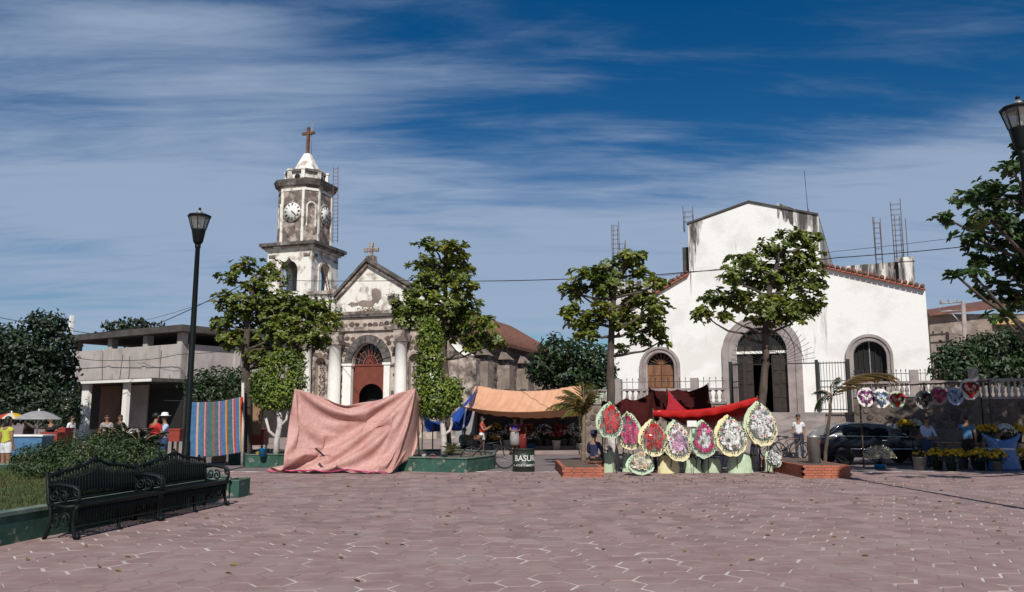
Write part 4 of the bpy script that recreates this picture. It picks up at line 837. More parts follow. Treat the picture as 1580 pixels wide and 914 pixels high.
dense('broad dark mango tree at the street beside the concrete building', 45, 640, 41, [(30, 540, 55, 30), (70, 500, 32, 20), (85, 530, 30, 30), (10, 520, 30, 20), (50, 575, 55, 32), (95, 560, 24, 30), (5, 580, 40, 40), (60, 610, 50, 22), (100, 585, 16, 16), (-30, 550, 40, 40), (30, 625, 40, 18), (-40, 600, 40, 30)], 'dark_leaf', .24, 62, 41)
dense('dark undergrowth below the mango tree left of the white column', 85, 640, 39, [(70, 630, 26, 18), (100, 622, 18, 22), (110, 645, 16, 16), (40, 640, 30, 14), (85, 648, 26, 12), (5, 640, 30, 16), (118, 625, 8, 20)], 'dark_leaf', .18, 80, 46, 'leafy_bush')
dense('rounded dark tree crown above the concrete roof slab', 205, 640, 60, [(205, 500, 22, 8), (180, 503, 20, 6), (235, 504, 22, 6), (205, 515, 40, 10)], 'dark_leaf', .35, 18, 42)
dense('dark round tree between the stone church and the white church', 870, 640, 39.5, [(860, 540, 32, 22), (890, 550, 40, 26), (840, 565, 26, 22), (925, 560, 26, 28), (870, 580, 48, 20), (905, 588, 40, 16), (830, 578, 18, 12), (935, 585, 18, 18)], 'mid_leaf', .22, 64, 43)
dense('dark bushy hedge tree right of the white church', 1500, 640, 38, [(1480, 548, 36, 22), (1520, 535, 34, 22), (1560, 530, 32, 26), (1600, 530, 40, 30), (1460, 570, 22, 22), (1500, 575, 44, 20), (1545, 570, 40, 22), (1590, 575, 40, 26)], 'mid_leaf', .22, 75, 44, z=1.7)
dense('low dark shrub under the concrete canopy wall', 330, 640, 36, [(310, 590, 26, 20), (340, 585, 30, 18), (365, 600, 22, 22), (325, 610, 34, 16), (372, 580, 18, 14), (300, 605, 14, 14)], 'mid_leaf', .17, 80, 45, 'leafy_bush')
# ---- bed at the left: low wall, lawn, grass, hedge
wd = Vector((.14, .99, 0)).normalized(); w0 = Vector((-6.62, 10.2, 0)) - wd * 6; w1 = Vector((-5.74, 16.5, 0))
bedP = [w0, w1, w1 + Vector((-2.2, 4.2, 0)), Vector((-14.5, 21.4, 0)), Vector((-26, 19, 0)), Vector((-26, 4, 0))]
sheet('lawn', [(p.x, p.y) for p in bedP], .26, 'lawn')
pw = thing('lawn_wall', 'low green painted wall around the lawn behind the iron benches', 'wall', w0)
for k in range(4):
    a_, b_ = bedP[k] - w0, bedP[k + 1] - w0; d = (b_ - a_); L_ = d.length; ang = math.atan2(d.y, d.x); c_ = (a_ + b_) / 2
    q = MB(); q.box((0, 0, .17), (L_ + .18, .18, .40)); q.build('wall_side', 'green_paint' if k < 3 else 'brick_red', pw, c_, (0, 0, ang)); q = MB(); q.box((0, 0, .39), (L_ + .22, .22, .05)); q.build('wall_top', 'green_top', pw, c_, (0, 0, ang))
rgn = np.random.default_rng(9); n = 26000; gx = rgn.uniform(-15, -5.7, n); gy = rgn.uniform(9, 21, n); ok = (gx < -5.85 + .1414 * (gy - 16.5)) & (gy < 16.5) | (gy >= 16.5) & (gx < -6.1 - (gy - 16.5) * .52); gx, gy = gx[ok], gy[ok]; n = len(gx)
V, Fq = leaf_arrays(np.stack([gx, gy, np.full(n, .255)], 1), np.stack([rgn.normal(0, .4, n), rgn.normal(0, .4, n), np.ones(n)], 1), rgn.normal(size=(n, 3)), rgn.uniform(.05, .12, n), .14)
tag(np_mesh('grass', V, Fq, 'grass'), 'short dry grass blades on the lawn behind the benches', 'grass', kind='stuff')
def shrub(label, pxs, Y0, mat, leaf, dens, seed, group='low shrubs of the lawn hedge', name='hedge_shrub'):
    t = None; rg = random.Random(seed); bl = []
    for (px, py, rx, ry, Y) in pxs:
        c = at(px, py, Y); k = Y / F
        if t is None: base = Vector((c.x, c.y, .25)); t = thing(name, label, 'shrub', base, 0, group)
        c = c - base; bl.append(((c.x, c.y, c.z), (rx * k, rx * k * .9, ry * k)))
    q = MB()
    for c, r_ in bl: q.tube([(c[0] * .5, c[1] * .5, 0), (c[0] * .8, c[1] * .8, c[2] * .5), c], [.03, .02, .01], 5)
    q.build('stem', 'bark', t); leafmass('foliage', bl, dens, leaf, mat, t, .42, .35, rng=np.random.default_rng(seed)); return t
shrub('low feathery hedge shrub next to the far left path', [(45, 704, 24, 18, 19.5), (72, 704, 30, 22, 19), (30, 716, 16, 16, 19), (95, 698, 28, 22, 19), (60, 722, 34, 14, 18)], 19, 'hedge', .075, 380, 1)
shrub('broad hedge shrub in the middle of the row behind the benches', [(128, 692, 34, 24, 18.5), (165, 690, 38, 26, 18), (110, 714, 34, 20, 18), (150, 716, 38, 22, 17), (195, 700, 30, 24, 17.5), (130, 730, 36, 16, 15.5)], 18, 'hedge', .075, 330, 2)
shrub('hedge shrub overhanging the iron bench backs', [(222, 700, 28, 22, 17.5), (205, 718, 30, 20, 16.5), (180, 726, 34, 18, 15), (242, 714, 22, 18, 16.5), (160, 736, 34, 16, 14), (120, 742, 24, 14, 13.4)], 17, 'hedge', .075, 330, 3)
shrub('dark hedge shrub at the foot of the left lamp post', [(262, 718, 20, 16, 19), (285, 722, 16, 14, 19), (245, 728, 20, 10, 18)], 19, 'dark_leaf', .10, 170, 4)
def frond_mesh(L_, arch_, nl, ll, mat, wr=.09, seed=0, hang=.5, name='frond', rach='palm_bark'):
    """one pinnate frond growing along +X and arching over; leaflets in two rows"""
    rg = np.random.default_rng(seed); s_ = np.linspace(0, 1, nl); x = L_ * (s_ - .18 * arch_ * s_ ** 2); z = L_ * (.55 * s_ - (.35 + .55 * arch_) * s_ ** 2); P = np.stack([x, np.zeros(nl), z], 1)
    T_ = unit(np.gradient(P, axis=0)); Ps, As, Ns, Ls = [], [], [], []
    for sd_ in (-1, 1):
        Ps.append(P); A_ = T_ * .75 + np.array([0, sd_ * .75, 0]) + np.array([0, 0, -hang]) + rg.normal(0, .10, (nl, 3)); As.append(A_); Ns.append(np.tile([0., 0, 1.], (nl, 1)) + rg.normal(0, .2, (nl, 3))); Ls.append(ll * (.35 + np.sin(np.pi * (s_ * .85 + .12)) * .75) * rg.uniform(.85, 1.1, nl))
    V, Fq = leaf_arrays(np.concatenate(Ps), np.concatenate(As), np.concatenate(Ns), np.concatenate(Ls), wr, .1, .2)
    mb = MB(); mb.v = [tuple(p) for p in V]; mb.f = [tuple(f) for f in Fq]; mb.m = [0] * len(mb.f); mb.sm = [False] * len(mb.f)
    mb.tube([tuple(p) for p in P[::3]], [.016 * (1 - .8 * i / len(P[::3])) + .003 for i in range(len(P[::3]))], 5, 1)
    return mb.mesh(name, [mat, rach])
def palm(label, base, top, r_, fr, mat, group=None, name='young_palm', bark='palm_bark'):
    base, top = Vector(base), Vector(top); t = thing(name, label, 'palm', base, 0, group); d = top - base; q = MB(); k = 9
    q.tube([d * (i / k) + Vector((.01 * math.sin(i * 2.1), 0, 0)) for i in range(k + 1)], [r_ * (1.25 - .35 * i / k) * (1.06 if i % 2 else .97) for i in range(k + 1)], 9); q.build('trunk', bark, t)
    for i, (az, tilt, L_, ar, hang, m_) in enumerate(fr):
        me = frond_mesh(L_, ar, 26, L_ * .36, m_ or mat, .08, i, hang); link('frond', me, t, d, Matrix.Rotation(az, 4, 'Z').to_euler() if not tilt else (Matrix.Rotation(az, 4, 'Z') @ Matrix.Rotation(-tilt, 4, 'Y')).to_euler())
    return t
pb = gp(900, 724); 
palm('young palm with yellowing fronds in the red brick planter by the orange awning', (pb.x, pb.y, .1), at(901, 640, pb.y), .06,
     [(R(170), R(35), 1.25, 1.0, .9, None), (R(185), R(55), 1.1, .9, .8, 'dead_leaf'), (R(150), R(60), 1.1, .6, .6, None), (R(60), R(62), 1.2, .3, .3, 'fern'), (R(20), R(60), 1.0, .5, .5, 'fern'), (R(90), R(72), 1.15, .2, .3, None), (R(250), R(60), .9, .9, .8, None), (R(300), R(68), .95, .7, .9, 'dead_leaf'), (R(200), R(20), .8, 1.0, .9, None), (R(340), R(72), .9, .6, .8, 'dead_leaf')], 'frond')
pb2 = gp(1272, 726)
palm('half-bare dark palm in the red brick planter before the black car', (pb2.x, pb2.y, .1), at(1283, 612, pb2.y), .045,
     [(R(5), R(22), 2.2, .5, .25, 'dead_leaf'), (R(35), R(72), .8, .8, .6, 'dark_leaf'), (R(190), R(-15), .8, .9, .8, 'dark_leaf'), (R(160), R(35), .6, 1.0, .9, 'dark_leaf')], 'mid_leaf', bark='bark')
for k, (px, py, Y, s_, lab) in enumerate(((190, 700, 23, 1.1, 'spiky dark cycad in front of the arcade columns'), (215, 712, 22, .95, 'bushy cycad touching the man in the red shirt'), (170, 708, 22.5, .9, 'dark cycad half hidden behind the middle hedge shrub'))):
    b_ = at(px, 640, Y); b_.z = .0; palm(lab, b_, b_ + Vector((.05, 0, .55)), .12, [(i * 2.399, R(20 + 50 * (i % 5) / 4), s_ * (.8 + .25 * ((i * 7) % 3) / 2), .7, .4, 'dark_leaf' if i % 3 else 'mid_leaf') for i in range(16)], 'dark_leaf', 'cycads by the lawn', 'cycad', 'bark')
# small fern and plants in the middle planter
sf = at(697, 700, 24.6); fe = thing('fern', 'small yellow-green fern at the foot of the white ficus trunk', 'fern', sf)
for i in range(9): link('frond', frond_mesh(.42, .8, 14, .16, 'fern', .12, i + 40, .2), fe, (0, 0, 0), (Matrix.Rotation(i * .72, 4, 'Z') @ Matrix.Rotation(-R(25 + 25 * (i % 3)), 4, 'Y')).to_euler())
# weeds growing from the old church ledges
for k, (px, py, s_, lab) in enumerate(((566, 478, 20, 'dry reddish weeds on the pediment ledge'), (518, 495, 14, 'green weeds sprouting from the church cornice near the almond tree'), (603, 455, 12, 'leafy weed clump at the pediment right end'))):
    o = C(px, py + 3, -.3); b_ = CF.w(o[0], -.15, zc1t if k != 2 else o[1]); t = thing('weed_clump', lab, 'weeds', b_); 
    if k == 1: t.location.z = zc1t
    leafmass('foliage', [((0, 0, .12), (s_ / 25, .18, .22)), ((.3, 0, .1), (s_ / 40, .15, .18))], 60, .16, ('dead_leaf', 'mid_leaf', 'mid_leaf')[k], t, .3, .2)
# ---- raised green planters along the plaza edge
def planter(label, poly, h, z=0):
    c = sum((Vector((p.x, p.y, 0)) for p in poly), Vector()) / len(poly); t = thing('green_planter', label, 'planter', c, 0, 'green painted planters at the plaza edge'); n = len(poly)
    inn = [(p - c) * .0 + (Vector((p.x, p.y, 0)) - c) * .93 for p in poly]; out_ = [Vector((p.x, p.y, 0)) - c for p in poly]
    for i in range(n):
        a_, b_, ai, bi = out_[i], out_[(i + 1) % n], inn[i], inn[(i + 1) % n]; q = MB()
        up_ = Vector((0, 0, h)); q.add([a_, b_, b_ + up_ * .94, a_ + up_ * .94, ai, bi, bi + up_ * .94, ai + up_ * .94], [(0, 1, 2, 3), (5, 4, 7, 6), (3, 2, 6, 7), (1, 0, 4, 5)]); s_ = q.build('planter_side', 'green_paint', t)
        q = MB(); o2, o3 = a_ * 1.012, b_ * 1.012; q.add([o2 + up_ * .94, o3 + up_ * .94, bi * .99 + up_ * .94, ai * .99 + up_ * .94, o2 + up_, o3 + up_, bi * .99 + up_, ai * .99 + up_], [(0, 1, 5, 4), (4, 5, 6, 7), (2, 3, 7, 6)]); q.build('rim', 'green_top', t)
    q = MB(); q.add([p + Vector((0, 0, h * .86)) for p in inn], [tuple(range(n))]); q.build('soil', 'soil', t); return t
def gpoly(pts): return [gp(*p) for p in pts]
planter('octagonal green planter holding the white-trunked ficus beside the pink tarp', gpoly([(614, 727), (720, 730), (763, 723), (765, 716), (700, 711), (618, 712)]), .42)
planter('green planter under the lopsided ficus left of the pink tarp', gpoly([(378, 721), (428, 721), (470, 719), (472, 712), (410, 709), (372, 713)]), .40)
gpb = gp(362, 716); planter('small green planter block below the striped blanket', [gpb + Vector(v) for v in ((-.12, -.3, 0), (.3, -.3, 0), (.3, .9, 0), (-.12, .9, 0))], .38)
e0 = w1 + Vector((.12, -.1, 0)); planter('green planter end block past the iron bench arm', [e0 + Vector(v) for v in ((-.10, .15, 0), (.16, .18, 0), (.20, .75, 0), (-.08, .85, 0))], .36)
# brick planters
mt('red_mortar', (.27, .12, .085), (.20, .09, .065), 4, .95)
def brick_planter(label, px0, px1, pyf, pyb, h, gap=False):
    a_, b_ = gp(px0, pyf), gp(px1, pyf); dep = gp(px0, pyb).y - a_.y; c_ = Vector(((a_.x + b_.x) / 2, a_.y + dep / 2, 0)); t = thing('brick_planter', label, 'planter', c_, 0, 'red brick planters'); Lw = b_.x - a_.x
    bm_ = MB(); bm_.box((0, 0, 0), (.225, .11, .058)); me = bm_.mesh('brick', 'brick_red'); rg = random.Random(int(px0)); rows = int(h / .068)
    for r_ in range(rows):
        for (p0, p1, al) in ((Vector((-Lw / 2, -dep / 2, 0)), Vector((Lw / 2, -dep / 2, 0)), 0), (Vector((-Lw / 2, dep / 2, 0)), Vector((Lw / 2, dep / 2, 0)), 0), (Vector((-Lw / 2 + .055, -dep / 2 + .12, 0)), Vector((-Lw / 2 + .055, dep / 2 - .12, 0)), 1), (Vector((Lw / 2 - .055, -dep / 2 + .12, 0)), Vector((Lw / 2 - .055, dep / 2 - .12, 0)), 1)):
            L_ = (p1 - p0).length; nb = max(1, int(L_ / .235)); 
            for k in range(nb): link('brick', me, t, p0.lerp(p1, (k + .5 + (.12 if r_ % 2 else -.12) * (nb > 2)) / nb) + Vector((0, rg.uniform(-.008, .008), .03 + r_ * .068)), (0, 0, (R(90) if al else 0) + rg.uniform(-.03, .03)))
    q = MB(); q.span(-Lw / 2 + .02, Lw / 2 - .02, -dep / 2 - .04, dep / 2 + .04, 0, rows * .068 - .02); q.span(-Lw / 2 + .02, Lw / 2 - .02, -dep / 2 - .035, dep / 2 + .035, 0, rows * .068 - .012); q.build('mortar_core', 'red_mortar', t)
    q = MB(); q.span(-Lw / 2 + .1, Lw / 2 - .1, -dep / 2 + .07, dep / 2 - .07, rows * .068 - .03, rows * .068 - .005); q.build('soil', 'soil', t); return t
brick_planter('low red brick planter around the yellowing palm by the litter drum', 868, 932, 737, 723, .28)
brick_planter('taller red brick planter around the dark palm before the car', 1240, 1313, 738, 724, .36)

# dry leaves and scraps blown about the plaza
rgn = np.random.default_rng(23); n = 420; fx = np.concatenate([rgn.uniform(-6, 12, 260), rgn.normal(3, 3.5, 160)]); fy = np.concatenate([rgn.uniform(8, 23.5, 260), rgn.uniform(20, 23.6, 160)])
V, Fq = leaf_arrays(np.stack([fx, fy, np.full(n, .012)], 1), np.stack([rgn.normal(size=n), rgn.normal(size=n), np.full(n, .05)], 1), np.stack([rgn.normal(0, .3, n), rgn.normal(0, .3, n), np.ones(n)], 1), rgn.uniform(.04, .11, n), .6)
tag(np_mesh('fallen_leaves', V, Fq, 'dead_leaf'), 'dry brown leaves scattered over the paving', 'leaves', kind='stuff')
# ================================================================== CLOTH
def cloth(corners, rest_w, rest_h, nx, ny, pins, steps=260, bulge=(0, -.05, 0), noise=.02, seed=0, floor=None, grav=-.0016, shear=True, rep=8):
    """small position-based cloth: corners TL, TR, BL, BR; pins: list of (i, j) or (i, j, target) grid nodes"""
    rg = np.random.default_rng(seed); TL, TR, BL, BR = (np.array(c, float) for c in corners); s = np.linspace(0, 1, nx)[:, None, None]; t = np.linspace(0, 1, ny)[None, :, None]
    P = (TL * (1 - s) + TR * s) * (1 - t) + (BL * (1 - s) + BR * s) * t + np.array(bulge) * np.sin(np.pi * s) * np.sin(np.pi * t)
    nz = rg.normal(0, 1, (nx // 4 + 3, ny // 4 + 3, 3)); 
    for i in range(nx):
        for j in range(ny):
            a, b = i / 4, j / 4; i0, j0 = int(a), int(b); f, g = a - i0, b - j0; P[i, j] += noise * ((nz[i0, j0] * (1 - f) + nz[i0 + 1, j0] * f) * (1 - g) + (nz[i0, j0 + 1] * (1 - f) + nz[i0 + 1, j0 + 1] * f) * g)
    W_ = np.ones((nx, ny, 1)); tg = {}
    for p in pins:
        W_[p[0], p[1]] = 0
        if len(p) > 2: P[p[0], p[1]] = p[2]
    Q = P.copy(); dx, dy = rest_w / (nx - 1), rest_h / (ny - 1); dd = math.hypot(dx, dy)
    def sol(A, B, wa, wb, r_, k=1.0):
        d = B - A; L_ = np.linalg.norm(d, axis=2, keepdims=True) + 1e-9; ws = wa + wb; ws = np.where(ws == 0, 1, ws); c = d * ((L_ - r_) / L_ / ws) * k; A += c * wa; B -= c * wb
    for it in range(steps):
        V = (P - Q) * .97; Q = P.copy(); P = P + V * W_ + np.array([0, 0, grav]) * W_
        for _ in range(rep):
            for o in (0, 1):
                n = (nx - o) // 2; sol(P[o:o + 2 * n:2], P[o + 1:o + 2 * n:2], W_[o:o + 2 * n:2], W_[o + 1:o + 2 * n:2], dx)
                n = (ny - o) // 2; sol(P[:, o:o + 2 * n:2], P[:, o + 1:o + 2 * n:2], W_[:, o:o + 2 * n:2], W_[:, o + 1:o + 2 * n:2], dy)
            if shear and _ % 3 == 0:
                for o in (0, 1):
                    n = (nx - o) // 2; A, B = slice(o, o + 2 * n, 2), slice(o + 1, o + 2 * n, 2)
                    for q in (0, 1):
                        m = (ny - q) // 2; C_, D = slice(q, q + 2 * m, 2), slice(q + 1, q + 2 * m, 2)
                        sol(P[A, C_], P[B, D], W_[A, C_], W_[B, D], dd, .5); sol(P[A, D], P[B, C_], W_[A, D], W_[B, C_], dd, .5)
            if floor is not None: P[..., 2] = np.maximum(P[..., 2], floor)
    return P
def cloth_obj(name, P, mat, parent=None, loc=(0, 0, 0), stripes=None, th=.006):
    nx, ny = P.shape[:2]; V = P.reshape(-1, 3) - np.array(loc); I = np.arange(nx * ny).reshape(nx, ny)
    Fq = np.stack([I[:-1, :-1], I[1:, :-1], I[1:, 1:], I[:-1, 1:]], -1).reshape(-1, 4)[:, ::-1]
    o = np_mesh(name, V, Fq, mat if not stripes else stripes[0], parent, True)
    if parent is None: o.location = loc
    if stripes:
        for m_ in stripes[1]: o.data.materials.append(MT[m_])
        o.data.polygons.foreach_set('material_index', np.repeat(np.array(stripes[2]), ny - 1).astype(np.int32))
    sm = o.modifiers.new('Subdivision', 'SUBSURF'); sm.levels = sm.render_levels = 1
    so = o.modifiers.new('Solidify', 'SOLIDIFY'); so.thickness = th
    return o
def pole(a, b, r_, mat, name, label, cat, loc=None):
    a, b = Vector(a), Vector(b); q = MB(); q.tube([Vector(), (b - a) * .5 + Vector((.01, 0, 0)), b - a], [r_, r_ * .95, r_ * .85], 8); return tag(q.build(name, mat, None, a), label, cat)
# pink tarp hung in front of the old church
TL, TR, BL, BR = at(455, 600, 23.9), at(641, 599, 24.3), gp(412, 729, .03), gp(606, 730, .03)
nx, ny = 64, 44
br = lambda i: BL.lerp(BR, i / (nx - 1)) + Vector((0, .14 * math.sin(i * .21) + .05 * math.sin(i * .6), .02))
pins = [(i, 0, tuple(TL.lerp(TR, (i / (nx - 1)) + .012 * math.sin(2 * math.pi * i / (nx - 1))) - Vector((0, 0, .23 * 4 * (i / (nx - 1)) * (1 - i / (nx - 1)))))) for i in (0, nx - 1)] + [(i, 0, tuple(TL + Vector((.012 * i, .01 * (-1) ** i, -.004 * i)))) for i in range(1, 5)] + [(nx - 1 - i, 0, tuple(TR + Vector((-.012 * i, .01 * (-1) ** i, -.004 * i)))) for i in range(1, 5)] + [(i, ny - 1, tuple(br(i))) for i in range(0, nx, 7)] + [(nx - 1, ny - 1, tuple(BR + Vector((-.02, .12, .05))))]
P = cloth((TL, TR, BL, BR), (TR - TL).length * 1.16, 3.02, nx, ny, pins, 380, (0, .2, -.05), .07, 4, .02, -.00022, rep=20)
b_ = Vector((BL.x, BL.y, 0)); tp = tag(link('pink_tarp', None, None, b_), 'large wrinkled pink tarp hung to the ground before the stone church', 'tarp'); cloth_obj('sheet', P, 'pink_tarp', tp, b_)
q = MB(); rope = [Vector(P[i, ny - 1]) - b_ + Vector((0, -.03, .02)) for i in range(0, nx, 4)]; q.tube(rope, .016, 5); q.build('hem', 'fl_pink', tp)
q = MB(); pa_, pb_ = at(487, 692, 23.3) - b_, at(500, 704, 23.2) - b_; q.bar(pa_, pb_, .08, .02); q.build('patch', 'black_void', tp)
for k, (p, px) in enumerate(((TL, 455), (TR, 641))): pole((p.x + (.3 if k == 0 else .1), p.y + .55, -.02), (p.x, p.y + .05, p.z + .06), .03, 'bark', 'tarp_pole', ('wooden pole at the left corner of the pink tarp', 'wooden pole at the ficus corner of the pink tarp')[k], 'pole')
# a loose fold behind its right corner
ed = [tuple(P[nx - 1, int(j * (ny - 1) / 33)] + np.array([-.01, .015, 0])) for j in range(34)]
F1 = cloth((TR + Vector((0, .02, 0)), at(654, 610, 25.2), at(612, 722, 24.1), at(640, 672, 24.9)), 1.0, 2.5, 20, 34, [(19, 0), (19, 33)] + [(0, j, ed[j]) for j in range(34)], 140, (0, .1, 0), .03, 5); cloth_obj('loose_fold', F1, 'pink_tarp', tp, b_)
# striped blanket on a line, brown cloth beside it
bt = [('cloth_blue', 6), ('fl_pale', 1), ('fl_yellow', 1), ('cloth_blue', 4), ('cloth_green', 2), ('fl_pale', 1), ('fl_red', 1), ('blanket_teal', 5), ('cloth_green', 2), ('fl_ored', 1), ('blanket_teal', 4), ('fl_pale', 1), ('fl_red', 1), ('cloth_blue', 5), ('fl_yellow', 1), ('fl_red', 1), ('blanket_teal', 5), ('fl_pale', 1), ('fl_ored', 2), ('cloth_blue', 4), ('fl_yellow', 1), ('fl_red', 2), ('cloth_maroon', 1)]
mt('blanket_teal', (.055, .14, .15), (.04, .10, .12), 9, .95); MT['cloth_blue'] = pm('blanket_blue', (.06, .16, .30), (.045, .12, .24), 9, .95)
names = list(dict.fromkeys(k for k, _ in bt)); cols = [names.index(k) for k, c in bt for _ in range(c)]
nx = len(cols) + 1; ny = 30; YB = 26.6; Tl, Tr, Bl, Br = at(295, 621, YB), at(375, 612, YB + .3), at(291, 698, YB), at(371, 695, YB + .3)
P = cloth((Tl, Tr, Bl, Br), (Tr - Tl).length * 1.05, 1.70, nx, ny, [(i, 0, tuple(Tl.lerp(Tr, i / (nx - 1)) - Vector((0, 0, .07 * math.sin(math.pi * i / (nx - 1)))))) for i in range(nx)], 160, (0, -.05, 0), .03, 6)
b_ = Vector((Tl.x, Tl.y, 0)); sb = thing('striped_blanket', 'blue and teal blanket with red, yellow and pink stripes hung on a line', 'blanket', b_); cloth_obj('blanket', P, names[0], sb, b_, (names[0], names[1:], cols), .008)
q = MB(); q.tube([Vector(Tl) - b_ + Vector((-.9, .05, .06)), Vector(P[nx // 3, 0]) - b_ + Vector((0, 0, .02)), Vector(P[2 * nx // 3, 0]) - b_ + Vector((0, 0, .02)), Vector(Tr) - b_ + Vector((.1, .1, .03))], .012, 5); q.build('line', 'rubber', sb)
pole((Tl.x - .06, Tl.y + .05, -.02), (Tl.x - .06, Tl.y + .05, Tl.z + .1), .035, 'bark', 'line_post', 'thin post holding the striped blanket line', 'post')
pole((Tr.x + .06, Tr.y + .06, -.02), (at(366, 575, YB + .35).x + .2, Tr.y + .06, at(366, 590, YB).z), .055, 'limewash', 'line_post', 'pale post between the striped blanket and the brown cloth', 'post')
Tl, Tr = at(377, 614, 27.6), at(408, 622, 27.8); P = cloth((Tl, Tr, at(378, 660, 27.6), at(410, 662, 27.8)), (Tr - Tl).length * 1.1, 1.0, 20, 22, [(0, 0), (10, 0, tuple(at(392, 622, 27.7))), (19, 0)], 120, (0, -.05, 0), .03, 7)
b_ = Vector((Tl.x, Tl.y, 0)); bc = thing('brown_cloth', 'plain brown cloth hanging beside the striped blanket', 'cloth', b_); cloth_obj('cloth', P, 'brown_cloth', bc, b_); q = MB(); q.tube([Vector(Tl) - b_, Vector(Tr) - b_ + Vector((.1, 0, 0)), at(425, 640, 26.6) - b_], .012, 5); q.build('line', 'rubber', bc)
# ================================================================== LAMPS AND BENCHES
def lamp(label, px, py_top, Y):
    tp_ = at(px, py_top, Y); b_ = Vector((tp_.x, Y, 0)); H = tp_.z; t = thing('street_lamp', label, 'street lamp', b_, 0, 'lantern street lamps'); hl = .98
    q = MB(); q.lathe([(.16, 0), (.16, .35), (.11, .42), (.10, .9), (.085, 1.0), (.08, 1.05), (.075, H * .5), (.06, H - hl - .1), (.075, H - hl - .08), (.075, H - hl)], n=14); q.build('post', 'iron_green', t)
    z0 = H - hl; q = MB(); q.lathe([(.07, 0), (.11, .05), (.13, .09), (.185, .40), (.19, .42)], (0, 0, z0), 8, a0=.2); q.build('lantern_cup', 'iron_green', t)
    q = MB(); q.lathe([(.175, .421), (.275, .76)], (0, 0, z0), 8, caps=False, smooth=False, a0=.2); q.build('glass', 'lantern_glass', t)
    q = MB(); q.lathe([(.045, .42), (.055, .5), (.03, .62), (.005, .66)], (0, 0, z0), 8); q.build('bulb', 'white_plastic', t)
    for k in range(8): a_ = .2 + k * math.pi / 4; q = MB(); q.tube([(.185 * math.cos(a_), .185 * math.sin(a_), z0 + .42), (.285 * math.cos(a_), .285 * math.sin(a_), z0 + .77)], .012, 5); q.build('glazing_bar', 'iron_green', t)
    q = MB(); q.lathe([(.26, .75), (.305, .76), (.31, .80), (.24, .83), (.11, .86)], (0, 0, z0), 8, a0=.2); q.build('lantern_roof', 'iron_green', t)
    q = MB(); q.lathe([(.11, .86), (.09, .89), (.055, .93), (.03, .95)], (0, 0, z0), 10); q.build('cap', 'grey_metal', t)
    q = MB(); q.ball((0, 0, z0 + .985), .04, 8, 6); q.build('finial', 'iron_green', t)
lamp('green iron lantern lamp rising behind the iron benches', 308.5, 323, 21.3)
lamp('green iron lantern lamp standing near the shady almond tree', 1570, 152, 13.9)
def scroll(mb, c, r0, turns, sgn, y, th=.022, a0=0, n=26):
    mb.tube([(c[0] + r0 * (1 - .8 * i / n) * math.cos(a0 + sgn * turns * 2 * math.pi * i / n), y, c[1] + r0 * (1 - .8 * i / n) * math.sin(a0 + sgn * turns * 2 * math.pi * i / n)) for i in range(n + 1)], th, 5)
